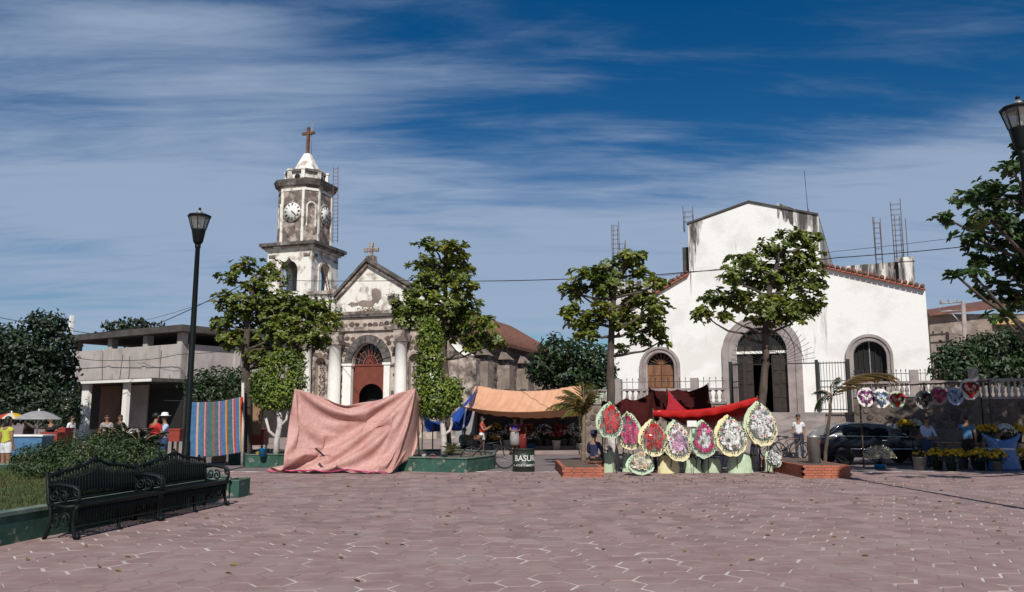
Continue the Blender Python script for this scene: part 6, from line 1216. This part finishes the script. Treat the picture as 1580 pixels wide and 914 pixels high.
for k, (cs, rw, rh, lab) in enumerate((((at(929, 615, 26), at(1006, 603, 26.5), at(944, 636, 24.6), at(1012, 641, 24.9)), 1.9, 1.9, 'sagging dark maroon sheet behind the red rose wreath'), ((at(1002, 599, 27.3), at(1093, 592, 27.6), at(1022, 645, 26.4), at(1103, 624, 26.9)), 2.05, 1.3, 'dark maroon sheet hung upright behind the red canopy'))):
    P = cloth(cs, rw, rh, 30, 24, [(0, 0), (29, 0), (0, 23), (29, 23), (14, 0, tuple(cs[0].lerp(cs[1], .48) - Vector((0, 0, .10))))], 130, (0, .05, -.05), .03, 14 + k); b_ = Vector((cs[0].x, cs[0].y, 0)); t = thing('maroon_sheet', lab, 'tarp', b_); cloth_obj('sheet', P, 'maroon_tarp', t, b_)
    for p in cs[:2]: q = MB(); q.tube([Vector(p) - b_ + Vector((0, .05, .03)), Vector((p.x - b_.x, p.y - b_.y + .05, -.02))], .02, 6); q.build('pole', 'bark', t)
# ================================================================== ORANGE AWNING STALL
FL, FR, BL_, BR_ = at(706, 626, 33.2), at(901, 625, 33.6), at(734, 595, 36.3), at(896, 594, 36.4)
P = cloth((BL_, BR_, FL, FR), (FR - FL).length * 1.015, (FL - BL_).length * 1.0, 56, 32, [(0, 0), (55, 0), (0, 31), (55, 31), ] + [(i, j, tuple(a__.lerp(b__, i / 55) - Vector((0, 0, sg_ * 4 * i / 55 * (1 - i / 55))))) for i in range(2, 54, 2) for j, a__, b__, sg_ in ((0, BL_, BR_, .24), (31, FL, FR, .26))], 150, (0, 0, -.1), .015, 16)
b_ = Vector((FL.x, FL.y, 0)); oa_ = thing('orange_awning', 'broad orange cloth awning over the flower buckets', 'awning', b_); cloth_obj('sheet', P, 'orange_tarp', oa_, b_)
for p, m_, r_, dx in ((FL + Vector((.35, .1, -.02)), 'white_paint', .035, -.28), (FR + Vector((-.05, .06, 0)), 'bark', .03, 0), (BL_, 'bark', .03, 0), (BR_, 'bark', .03, 0)): q = MB(); q.tube([Vector(p) - b_, Vector((p.x - b_.x + dx, p.y - b_.y, -.02))], r_, 7); q.build('pole', m_, oa_)
D0 = cloth((FR + Vector((0, .05, 0)), BR_ + Vector((.1, 0, -.2)), FR + Vector((.28, .1, -1.35)), BR_ + Vector((.3, 0, -1.6))), 2.6, 1.45, 14, 22, [(0, 0), (13, 0), (7, 0)], 100, (0, 0, 0), .03, 17); cloth_obj('side_drape', D0, 'orange_tarp', oa_, b_)
cs = (at(652, 640, 33.8), at(736, 596, 36.0), at(668, 652, 32.6), at(722, 624, 33.6)); P = cloth(cs, 3.4, 1.7, 36, 22, [(0, 0), (35, 0), (0, 21), (35, 21)], 110, (0, 0, -.1), .02, 18); b2 = Vector((cs[0].x, cs[0].y, 0)); t = thing('blue_tarp', 'blue plastic tarp slung behind the ficus column', 'tarp', b2); cloth_obj('sheet', P, 'blue_tarp', t, b2)
for p in cs[:3]: q = MB(); q.tube([Vector(p) - b2, Vector((p.x - b2.x, p.y - b2.y + .03, -.02))], .025, 6); q.build('pole', 'bark', t)
bk_ = G(818, 37.6); t = thing('stall_backdrop', 'dark board wall at the back of the orange awning stall', 'screen', (bk_[0], bk_[1], .27)); x0_, x1_ = at(737, 640, 37.6).x - bk_[0], at(902, 640, 37.6).x - bk_[0]; nb = 20
for k in range(nb): q = MB(); q.span(x0_ + (x1_ - x0_) * k / nb - .01, x0_ + (x1_ - x0_) * (k + 1) / nb + .01, .012 * (k % 2), .03 + .012 * (k % 2) - .002, 0, 2.45 + .05 * ((k * 7) % 3)); q.build('board', 'wood_dark', t)
q = MB(); q.span(x0_, x1_, .045, .08, .4, .5); q.build('batten', 'wood_dark', t)
q = MB(); q.span(x0_ - 1.0, x0_ - .1, -.2, -.16, 0, 1.75); q.build('grey_panel', 'cloth_grey', t)
def flowers_in(label, loc, rb, hb, bm_, col, n, sp_, hf, seed, group, ctr=None, fs=.045, leafm='mid_leaf'):
    rg = random.Random(seed); t = thing('flower_bucket', label, 'flower bucket', loc, 0, group)
    q = MB(); q.lathe([(rb * .82, 0), (rb, hb), (rb * 1.06, hb), (rb * 1.06, hb + .02), (rb * .94, hb + .02), (rb * .80, .05)], n=16); q.build('bucket', bm_, t)
    fm = flower_mesh(col, ctr).copy() if False else flower_mesh(col, ctr); bl = MB(); st_ = MB()
    fv = [tuple(v.co) for v in fm.vertices]; ff = [tuple(p.vertices) for p in fm.polygons]; fi = [p.material_index for p in fm.polygons]
    for i in range(n):
        a_ = rg.uniform(0, 6.283); r_ = sp_ * math.sqrt(rg.random()); p = Vector((r_ * math.cos(a_), r_ * math.sin(a_), hb + hf * (1 - .45 * (r_ / sp_) ** 2) + rg.uniform(-.05, .05))); Mx = Matrix.Translation(p) @ Vector((p.x * 2.5, p.y * 2.5 - .25, .5)).to_track_quat('Z', 'Y').to_matrix().to_4x4() @ Matrix.Scale(fs * rg.uniform(.8, 1.25), 4)
        b0 = len(bl.v); bl.v += [tuple(Mx @ Vector(v)) for v in fv]; bl.f += [tuple(j + b0 for j in f) for f in ff]; bl.m += fi; bl.sm += [False] * len(ff)
        if i % 2 == 0: st_.tube([(p.x * .3, p.y * .3, hb * .5), p], .005, 4)
    st_.build('stems', leafm, t)['kind'] = 'stuff'; o = bl.build('blooms', ['fl_' + col, 'fl_' + (ctr or col)], t); o['kind'] = 'stuff'
    leafmass('leaves', [((0, 0, hb + hf * .35), (sp_ * .85, sp_ * .85, hf * .5))], 110, .10, leafm, t, .35, .1); return t
rg = random.Random(6)
stall = [(757, 'cream', 'grey_metal', .16), (766, 'yellow', 'white_plastic', .22), (783, 'cream', 'white_plastic', .40), (774, 'white', 'grey_metal', .2), (820, 'white', 'blue_plastic', .24), (832, 'cream', 'grey_metal', .28), (845, 'white', 'grey_metal', .26), (858, 'red', 'white_plastic', .38), (870, 'cream', 'grey_metal', .28), (882, 'white', 'grey_metal', .28), (893, 'cream', 'white_plastic', .26), (813, 'orange', 'grey_metal', .26)]
adj = {0: 'left of all buckets under the orange awning', 1: 'beside the woman in red', 2: 'tall and white behind the women at the stall', 3: 'between the two white buckets', 4: 'that is blue', 5: 'next to the blue bucket', 6: 'between blue and tall white buckets', 7: 'tall and white with red blooms', 8: 'right of the tall red-bloom bucket', 9: 'near the orange side drape', 10: 'low and white at the awning end', 11: 'behind the maroon skirt'}
for i, (px, col, bm_, hb) in enumerate(stall):
    Y = 36.0 if bm_ == 'white_plastic' or i == 4 else 36.7; p = G(px, Y); flowers_in('flower bucket %s, %s blooms' % (adj[i], col), (p[0], p[1], .13 if Y < 36.2 else .27), .15 if hb < .35 else .19, hb, bm_, col, 34, .32, .42, 60 + i, 'flower buckets under the orange awning')
for i, px in enumerate((765, 790, 815, 840, 865, 886)):
    p = G(px, 37.25); flowers_in(('green bucket of mixed stems by the grey panel', 'back row bucket behind the tall white bucket', 'back row bucket behind the maroon blouse', 'back row bucket before the middle boards', 'back row bucket behind the red blooms', 'back row bucket at the drape end')[i], (p[0], p[1], .27), .17, .5, 'drum_paint', ('yellow', 'cream', 'orange', 'white', 'red', 'white')[i], 30, .34, .45, 80 + i, 'back row of flower buckets')
for k, (px, Y, rz_, lab) in enumerate(((916, 23.6, 150, 'low wooden stool under the person in navy'), (717, 33, 10, 'low wooden stool under the seated flower seller'))):
    p = G(px, Y); t = thing('stool', lab, 'stool', p, R(rz_), 'low wooden stools'); q = MB(); q.span(-.17, .17, -.17, .19, .30, .345); q.build('seat', 'wood', t)
    for x in (-.13, .13):
        for y in (-.13, .15): q = MB(); q.span(x - .02, x + .02, y - .02, y + .02, 0, .30); q.build('leg', 'wood', t)
# metal folding chairs beside the seated seller
def chair(label, loc, rz, mat):
    t = thing('folding_chair', label, 'chair', loc, rz, 'folding chairs at the flower stall')
    for s in (-.2, .2):
        q = MB(); q.tube([(s, -.22, 0), (s, .05, .45), (s, .2, .85)], .013, 6); q.build('leg', mat, t); q = MB(); q.tube([(s, .24, 0), (s, -.2, .45)], .013, 6); q.build('leg', mat, t)
    q = MB(); q.box((0, -.02, .455), (.40, .40, .025)); q.build('seat', mat, t); q = MB(); q.box((0, .17, .74), (.40, .02, .2), rot=Matrix.Rotation(R(-20), 3, 'X')); q.build('backrest', mat, t)
chair('brown folding chair beside the seated flower seller', G(728, 32.6), R(40), 'rust'); chair('brown folding chair next to the woman in red', G(735, 32.9), R(-30), 'rust')
# things resting in the two green planters
for k, (px, Y, mat, rb, hb, lab) in enumerate(((408, 26.1, 'blue_plastic', .13, .24, 'small blue bucket on the planter left of the pink tarp'), (400, 26.3, 'fl_yellow', .06, .10, 'tiny yellow tin beside the blue bucket'), (655, 24.5, 'white_plastic', .07, .12, 'white tin on the planter edge near the pink tarp'), (668, 24.4, 'fl_red', .09, .08, 'red bowl near the white ficus trunk'))):
    p = G(px, Y); q = MB(); q.lathe([(rb * .8, 0), (rb, hb), (rb * 1.06, hb + .005), (rb * .92, hb + .01), (rb * .75, .03)], n=14); t = thing('pail', lab, 'bucket', (p[0], p[1], .345)); q.build('shell', mat, t); q = MB(); q.tube([(rb * math.cos(math.pi * i / 8), 0, hb + rb * .8 * math.sin(math.pi * i / 8)) for i in range(9)], .006, 4); q.build('handle', 'grey_metal', t)
p = gp(335, 714); bx = thing('cardboard_box', 'open cardboard box on the ground below the striped blanket', 'box', (p.x, p.y + .15, 0), R(8)); q = MB()
for a_ in ((-.22, -.17, -.15, .15), (.17 + .04, .22, -.15, .15)): q.span(*a_, 0, .30)
q.span(-.17, .21, -.15, -.14, 0, .30); q.span(-.17, .21, .14, .15, 0, .30); q.span(-.17, .21, -.14, .14, 0, .02); q.build('box', 'cardboard', bx)
for s in (-1, 1): q = MB(); q.box((0, s * .22, .31), (.40, .15, .006), rot=Matrix.Rotation(s * R(-15), 3, 'X')); q.build('flap', 'cardboard', bx)
# ================================================================== CAR
def car(label, loc, rz, sc=1):
    t = thing('parked_car', label, 'car', loc, rz)
    # stations along x (rear -1.95 .. front 1.95): lower z, belt z, roof z, half width, roof half width
    S = [(-1.98, .42, .62, .64, .70, .66), (-1.93, .34, .86, .90, .77, .70), (-1.70, .26, .92, 1.00, .80, .62), (-1.30, .24, .93, 1.30, .82, .58), (-1.0, .24, .93, 1.36, .82, .57), (-.3, .22, .92, 1.38, .82, .57), (.25, .22, .91, 1.34, .82, .57), (.60, .22, .90, 1.16, .82, .60), (.98, .24, .89, .91, .81, .70), (1.45, .26, .82, .84, .79, .70), (1.82, .30, .70, .74, .74, .66), (1.97, .40, .58, .60, .68, .62)]
    V, Fc = [], []
    for (x, zb, zm, zr, w_, wr_) in S:
        prof = [(w_ * .86, zb), (w_ * .98, zb + .12), (w_, (zb + zm) / 2 + .05), (w_ * .965, zm), ((w_ * .965 + wr_) / 2 + .03, (zm + zr) / 2), (wr_, zr - .03), (wr_ * .75, zr), (0, zr + .012)]
        V += [(x, -y, z) for y, z in prof] + [(x, y, z) for y, z in prof[-2::-1]]
    m = 15
    for i in range(len(S) - 1):
        for j in range(m - 1): a_ = i * m + j; Fc.append((a_, a_ + m, a_ + m + 1, a_ + 1))
        Fc.append((i * m + m - 1, (i + 1) * m + m - 1, (i + 1) * m, i * m))
    Fc += [tuple(range(m)), tuple(range(len(S) * m - 1, (len(S) - 1) * m - 1, -1))]
    q = MB(); q.add(V, Fc, 0, True); bd = q.build('body', 'car_paint', t); bm = bmesh.new(); bm.from_mesh(bd.data); bmesh.ops.recalc_face_normals(bm, faces=bm.faces); bm.to_mesh(bd.data); bm.free()
    def side_win(pts, nm):
        for s in (-1, 1):
            q = MB(); VV = []
            for x, f in pts:   # f: 0 belt .. 1 roof
                i = max(k for k in range(len(S)) if S[k][0] <= x); a_, b_ = S[i], S[min(i + 1, len(S) - 1)]; u_ = (x - a_[0]) / max(b_[0] - a_[0], 1e-6); st_ = [a_[k] * (1 - u_) + b_[k] * u_ for k in range(6)]
                y = (st_[4] * .965) * (1 - f) + st_[5] * f + .035 * (1 - abs(2 * f - 1)) + .012; VV.append((x, s * y, st_[2] * (1 - f) + (st_[3] - .03) * f))
            q.add(VV, [tuple(range(len(VV))) if s > 0 else tuple(range(len(VV) - 1, -1, -1))]); q.build(nm, 'glass', t)
    side_win([(-1.52, .12), (-.36, .12), (-.36, .5), (-.36, .9), (-.95, .9), (-1.25, .82)], 'rear_window'); side_win([(-.28, .12), (.80, .15), (.62, .55), (.30, .9), (-.28, .9), (-.28, .5)], 'front_window')
    for x0_, z0_, x1_, z1_, w0_, w1_, nm in ((.97, .935, .36, 1.31, .66, .54, 'windscreen'), (-1.82, .965, -1.36, 1.29, .62, .54, 'back_window')): q = MB(); q.add([(x0_, -w0_, z0_), (x0_, w0_, z0_), (x1_, w1_, z1_ + .03), (x1_, -w1_, z1_ + .03)], [(0, 1, 2, 3)]); q.build(nm, 'glass', t)
    for s in (-1, 1):
        q = MB(); q.tube([(-1.90, s * .765, .885), (-1.4, s * .802, .945), (-.3, s * .805, .935), (.9, s * .79, .91)], .013, 5); q.build('belt_trim', 'chrome', t)
        q = MB(); q.tube([(-1.85, s * .76, .52), (-.3, s * .835, .52), (1.4, s * .81, .52)], .016, 5); q.build('side_moulding', 'chrome', t)
        q = MB(); q.tube([(-1.62, s * .70, 1.04), (-1.30, s * .62, 1.28), (-.9, s * .592, 1.345)], .014, 5); q.build('pillar_trim', 'chrome', t)
        q = MB(); q.box((.1, s * .83, .80), (.16, .025, .03)); q.build('door_handle', 'chrome', t)
        q = MB(); q.ball((.72, s * .92, .98), (.07, .10, .065), 8, 6); q.build('mirror', 'car_paint', t)
        q = MB(); q.box((1.90, s * .50, .60), (.08, .26, .13)); q.build('headlight', 'chrome', t); q = MB(); q.box((-1.95, s * .52, .72), (.06, .28, .14)); q.build('tail_light', 'cloth_red', t)
        for x in (-1.22, 1.22):
            wh = MB(); ring_ = [(.20, -.09), (.285, -.10), (.30, -.06), (.30, .06), (.285, .10), (.20, .09)]; wh.lathe(ring_, n=22, caps=False); o = wh.build('tyre', 'tyre', t, (x, s * .73, .30), (R(90), 0, 0))
            q = MB(); q.lathe([(.205, -.085), (.19, -.06), (.07, -.085), (.06, -.095), (.0, -.095)] if s < 0 else [(.205, .085), (.19, .06), (.07, .085), (.06, .095), (.0, .095)], n=20); q.build('rim', 'chrome', o, (0, 0, 0), (0 if s > 0 else math.pi, 0, 0) if False else (0, 0, 0))
            q = MB(); q.lathe([(.33, -.02), (.33, .02)], n=22); q.build('wheel_arch', 'rubber', t, (x, s * .765, .31), (R(90), 0, 0))
    for nm, x in (('front_bumper', 1.95), ('rear_bumper', -1.95)): q = MB(); q.tube([(x * .96, -.76, .45), (x, -.6, .45), (x * 1.015, 0, .45), (x, .6, .45), (x * .96, .76, .45)], .07, 8); q.build(nm, 'rubber', t)
    for x in (-.75, .15):
        for s in (-.36, .36): q = MB(); q.box((x, s, .75), (.14, .44, .62)); q.box((x - .02, s, 1.14), (.10, .24, .16)); q.build('seat', 'seat', t)
    return t
car('black hatchback car with chrome trim parked beyond the brick planter', G(1342, 28.2), R(-2))
# ================================================================== RIGHT FLOWER STALL
def heart_pts(n): return [((16 * math.sin(a) ** 3) / 17, (13 * math.cos(a) - 5 * math.cos(2 * a) - 2 * math.cos(3 * a) - math.cos(4 * a)) / 17) for a in (2 * math.pi * i / n for i in range(n))]
ht = thing('hanging_rail', 'bamboo rail on posts carrying the heart wreaths', 'rack', G(1420, 26.4)); hx = Vector(ht.location); ra, rb_ = at(1322, 598, 26.4) - hx, at(1530, 588, 26.4) - hx
q = MB(); q.tube([ra, rb_], .022, 7); q.build('rail', 'bark', ht)
for f in (.02, .5, .98): p = ra.lerp(rb_, f); q = MB(); q.tube([(p.x, .03, -.02), (p.x, .03, p.z + .05)], .028, 7); q.build('post', 'bark', ht)
for i, (px, py, wpx, col, pap, lab) in enumerate(((1337, 612, 27, 'lilac', 'white_plastic', 'lilac heart wreath on white paper nearest the gate post'), (1360, 614, 27, 'bluew', 'white_plastic', 'silver and blue heart wreath on white paper'), (1384, 616, 25, 'red', 'paper_green', 'orange red heart wreath beside the silver blue one'), (1426, 616, 26, 'dark', 'cloth_grey', 'dark maroon heart wreath on grey paper'), (1449, 610, 26, 'pink', 'cloth_grey', 'bright pink heart wreath'), (1475, 611, 25, 'bluew', 'cloth_lblue', 'pale blue heart wreath above the blue-shirted vendor'), (1497, 600, 30, 'red', 'white_plastic', 'large red heart wreath hung highest on the rail'))):
    c = at(px, py, 26.2); r_ = wpx * 26.2 / F / 2; t = thing('heart_wreath', lab, 'wreath', c, 0, 'heart wreaths on the bamboo rail'); rg = random.Random(i)
    n = 20; q = MB(); q.plate([(r_ * math.sin(2 * math.pi * k / n) * (1 + .04 * (k % 2)), r_ * 1.08 * math.cos(2 * math.pi * k / n) * (1 + .04 * (k % 2)) - .02) for k in range(n)][::-1], [], .03, .05); q.build('paper_backing', pap, t)
    q = MB(); q.tube([(x * r_ * .80, .0, z * r_ * .80) for x, z in heart_pts(24)], r_ * .12, 6); q.build('heart_ring', 'leaf_dark', t)
    for x, z in heart_pts(17): link('flower', flower_mesh(col), t, (x * r_ * .80 + rg.gauss(0, .006), -.04, z * r_ * .80), (R(90) + rg.gauss(0, .25), rg.gauss(0, .25), rg.uniform(0, 6)), .062 * wpx / 26)
    for x, z in heart_pts(7): link('flower', flower_mesh('white' if i in (1, 0) else col), t, (x * r_ * .3, -.03, z * r_ * .3), (R(90), 0, rg.uniform(0, 6)), .036 * wpx / 26)
    q = MB(); zr_ = ra.lerp(rb_, (px - 1322) / 208).z + hx.z; q.tube([(0, .03, r_ * .9), (0, .16, zr_ - c.z)], .006, 4); q.build('hook', 'iron', t)
tb = thing('flower_table', 'long plank table holding yellow marigold buckets', 'table', G(1520, 26.6)); tb.location.z = 0; tx0, tx1 = at(1445, 640, 26.6).x - tb.location.x, at(1640, 640, 26.6).x - tb.location.x
for k in range(4): q = MB(); q.span(tx0, tx1, -.3 + k * .2, -.12 + k * .2, .72, .76); q.build('plank', 'wood', tb)
for x in (tx0 + .1, 0, tx1 - .1):
    for y in (-.25, .42): q = MB(); q.span(x - .03, x + .03, y - .03, y + .03, -.02, .72); q.build('leg', 'wood', tb)
yb = [(1396, 29.8, .9, 'yellow', 'pile of yellow marigolds behind the car bonnet'), (1410, 30.0, .9, 'cream', 'cream flower bucket beside the marigold pile'), (1441, 25.0, 0, 'yellow', 'marigold bucket behind the grey metal pail'), (1462, 24.6, 0, 'yellow', 'full marigold bucket left of the vendor in blue'), (1480, 25.4, 0, 'yellow', 'marigold bucket at the feet of the vendor in blue'), (1506, 24.8, 0, 'yellow', 'marigold bucket between the vendor and the blue bundle'), (1523, 25.6, 0, 'cream', 'cream and yellow bucket behind the blue bundle'), (1532, 24.4, 0, 'yellow', 'marigold bucket touching the blue bundle'), (1576, 25.0, 0, 'yellow', 'marigold bucket right of the blue bundle'),
      (1505, 26.6, .76, 'yellow', 'marigold bucket on the table end near the vendor'), (1527, 26.6, .76, 'yellow', 'marigold bucket in the middle of the plank table'), (1548, 26.5, .76, 'white', 'white flower bucket on the plank table'), (1566, 26.7, .76, 'yellow', 'marigold bucket past the white flowers on the table'), (1590, 26.6, .76, 'yellow', 'last marigold bucket on the plank table')]
for i, (px, Y, z, col, lab) in enumerate(yb):
    p = G(px, Y); flowers_in(lab, (p[0], p[1], z), .15, .26 if z < .5 else .2, ('drum_paint', 'grey_metal')[i % 3 == 1], col, 60, .30, .34, 120 + i, 'flower buckets of the right stall', None, .05)
p = G(1403, 30.0); q = MB(); q.box((0, 0, .45), (1.1, .6, .90)); cr_ = thing('wooden_crate', 'tall wooden crate under the marigolds behind the car', 'crate', (p[0], p[1], 0)); 
for k in range(6):
    for y in (-.3, .3): q = MB(); q.span(-.55, .55, y - .012, y + .012, .01 + k * .15, .13 + k * .15); q.build('slat', 'wood', cr_)
for x in (-.53, .53):
    q = MB(); q.span(x - .02, x + .02, -.287, .287, 0, .9); q.build('end_board', 'wood', cr_)
q = MB(); q.span(-.51, .51, -.287, .287, .87, .9); q.build('top', 'wood', cr_)
# baby's breath pot, grey pail, blue bundle, pipe
p = gp(1358, 723); gy = thing('white_bouquet', 'big pot of white baby breath before the car door', 'bouquet', (p.x, p.y, 0)); q = MB(); q.lathe([(.16, 0), (.17, .12), (.18, .13), (.15, .13), (.13, .04)], n=16); q.build('basin', 'blue_plastic', gy)
rgn = np.random.default_rng(77); n = 1500; d = rnd_dirs(n, rgn); d[:, 2] = np.abs(d[:, 2]) * .9 - .1; rad = rgn.uniform(.55, 1, n)[:, None]; Pp = d * rad * np.array([.50, .42, .42]) + np.array([0, 0, .36]); V, Fq = leaf_arrays(Pp, rnd_dirs(n, rgn), d, rgn.uniform(.03, .055, n), .9); tag(np_mesh('blossoms', V, Fq, 'fl_cream', gy), kind='stuff')
q = MB()
for i in range(60): e = Pp[i * 20]; q.tube([(0, 0, .1), tuple(np.array([e[0] * .5, e[1] * .5, (e[2] + .1) * .5])), tuple(e)], .004, 3)
q.build('stems', 'mid_leaf', gy)['kind'] = 'stuff'
p = gp(1420, 725); flowers_in('grey metal pail of small yellow flowers at the stall front', (p.x, p.y, 0), .20, .36, 'grey_metal', 'yellow', 14, .2, .16, 150, 'flower buckets of the right stall')
p = gp(1549, 726); bb_ = thing('blue_bundle', 'blue plastic bundle tied at the waist with flaring top corners', 'bundle', (p.x, p.y, 0)); V, n = [], 28; rg = random.Random(4)
prof = [(0, .46, .30), (.10, .45, .30), (.35, .40, .26), (.62, .37, .22), (.78, .46, .2), (.92, .56, .14), (1.0, .58, .08)]
for z, wx, wy in prof:
    for j in range(n): a_ = 2 * math.pi * j / n; c_, s_ = math.cos(a_), math.sin(a_); lift = .10 * abs(c_) ** 3 * (z > .7) - .12 * (1 - abs(c_)) * (z > .85); V.append((wx * c_ * (1 + rg.uniform(-.03, .03)), wy * s_ * (1 + rg.uniform(-.06, .06)) - .02, z + lift))
q = MB(); q.add(V, [(i * n + j, i * n + (j + 1) % n, (i + 1) * n + (j + 1) % n, (i + 1) * n + j) for i in range(len(prof) - 1) for j in range(n)] + [tuple(range(n - 1, -1, -1))], 0, True); q.build('plastic_wrap', 'blue_bundle_m' if 'blue_bundle_m' in MT else mt('blue_bundle_m', (.10, .20, .46), (.07, .15, .36), 3, .5, .02, 9), bb_); q = MB(); q.lathe([(.375, .60), (.40, .63), (.375, .66)], (0, 0, 0), 20, caps=False); o = q.build('tie', 'cloth_white', bb_, (0, 0, 0)); o.scale = (1, .62, 1)
p = G(1253, 22.6); q = MB(); q.lathe([(.16, 0), (.16, 1.02), (.175, 1.03), (.175, 1.07), (.10, 1.10), (.05, 1.2), (.0, 1.2)], n=16); t = thing('metal_canister', 'tall grey metal canister behind the taller brick planter', 'canister', (p[0], p[1], 0)); q.build('shell', 'grey_metal', t); q = MB(); q.tube([(-.1, 0, 1.1), (-.1, 0, 1.17), (.1, 0, 1.17), (.1, 0, 1.1)], .012, 5); q.build('handle', 'grey_metal', t)
# ================================================================== LEFT: UMBRELLAS AND CART
def umbrella(label, px, py, Y, rpx, cols):
    top = at(px, py, Y); b_ = Vector((top.x, Y, 0)); t = thing('market_umbrella', label, 'umbrella', b_, 0, 'umbrellas over the drinks cart'); r_ = rpx * Y / F; H = top.z
    q = MB(); q.tube([(0, 0, -.02), (0, 0, H + .06)], .02, 7); q.build('pole', 'white_paint', t)
    for k in range(8):
        a0, a1 = 2 * math.pi * k / 8, 2 * math.pi * (k + 1) / 8; V = []; n = 6
        for i in range(n + 1):
            f = i / n
            for j in range(4): g = j / 3; a_ = a0 + (a1 - a0) * g; rr_ = r_ * f * (1 - .06 * math.sin(math.pi * g) * f); V.append((rr_ * math.cos(a_), rr_ * math.sin(a_), H - .38 * r_ * f ** 1.8 ))
        q = MB(); q.add(V, [(i * 4 + j, (i + 1) * 4 + j, (i + 1) * 4 + j + 1, i * 4 + j + 1) for i in range(n) for j in range(3)], 0, True); q.build('canopy_panel', cols[k % len(cols)], t)
    for k in range(8): a_ = 2 * math.pi * k / 8; q = MB(); q.tube([(0, 0, H - .5), (r_ * .55 * math.cos(a_), r_ * .55 * math.sin(a_), H - .18 * r_)], .007, 4); q.build('rib', 'grey_metal', t)
umbrella('yellow and red market umbrella behind the woman in shorts', 18, 637, 29, 24, ['fl_yellow', 'fl_ored', 'fl_cream', 'fl_yellow']); umbrella('large grey and blue market umbrella over the drinks cart', 60, 634, 28, 34, ['cloth_grey', 'cloth_grey', 'cloth_jeans', 'cloth_lblue', 'cloth_grey', 'cloth_grey'])
p = G(42, 27); ct = thing('drinks_cart', 'blue drinks cart with white counter under the grey umbrella', 'cart', (p[0], p[1], 0)); q = MB(); q.span(-.75, .75, -.35, .35, .35, .95); q.build('body', 'cart_blue' if 'cart_blue' in MT else mt('cart_blue', (.06, .17, .30), (.05, .13, .24), 3, .5), ct); q = MB(); q.span(-.8, .8, -.4, .4, .95, 1.0); q.build('counter', 'white_paint', ct)
for x in (-.5, .5):
    for y in (-.33, .33): q = MB(); q.lathe([(.0, -.02), (.2, -.03), (.22, 0), (.2, .03), (.0, .02)], n=14); q.build('wheel', 'tyre', ct, (x, y, .22), (R(90), 0, 0))
mt('cooler_red', (.30, .035, .018), (.22, .028, .015), 4, .6)
def redbox(label, px, Y, w_, h, z0=.5):
    p = G(px, Y); t = thing('red_cooler', label, 'cooler', (p[0], p[1], 0), 0, 'red coolers of the street sellers'); q = MB(); q.span(-w_ / 2, w_ / 2, -.3, .3, z0, h); q.build('box', 'cooler_red', t); q = MB(); q.span(-w_ / 2 - .02, w_ / 2 + .02, -.32, .32, h, h + .06); q.build('lid', 'cooler_red', t); 
    for x in (-w_ / 2 + .06, w_ / 2 - .06):
        for y in (-.25, .25): q = MB(); q.span(x - .03, x + .03, y - .03, y + .03, 0, z0); q.build('foot', 'iron', t)
redbox('red cooler standing beside the drinks cart', 86, 28, .55, 1.0); redbox('red cooler behind the lamp post and the white hat', 273, 29, .5, 1.1, .72); redbox('red cooler under the brown cloth', 397, 29, .7, 1.1, .6); redbox('small red cooler behind the first red cooler', 99, 31, .5, 1.1)
person('person in dark clothes sitting behind the drinks cart under the umbrella', G(80, 29.2), R(10), 1.6, None, ('shirt', 'cloth_black', 'short'), ('trousers', 'cloth_navy', 'long'))
person('person in dark dress standing in the arcade beside the grey panel', G(186, 32), R(-10), 1.66, None, ('blouse', 'cloth_black', 'short'), ('skirt', 'cloth_black', 'long'), 'long')
for i, (px, Y, lab) in enumerate(((199, 38, 'white plastic chair under the arcade by the grey panel'), (212, 38.5, 'white plastic chair next to the dark shop opening'))):
    t = thing('plastic_chair', lab, 'chair', G(px, Y), R(20 * i), 'white plastic chairs in the arcade'); 
    for x in (-.2, .2):
        for y in (-.2, .2): q = MB(); q.tube([(x * 1.1, y * 1.1, 0), (x, y, .43)], .02, 6); q.build('leg', 'white_plastic', t)
    q = MB(); q.span(-.24, .24, -.24, .24, .43, .46); q.build('seat', 'white_plastic', t); q = MB(); q.box((0, .24, .68), (.46, .03, .46), rot=Matrix.Rotation(R(-10), 3, 'X')); q.build('backrest', 'white_plastic', t)
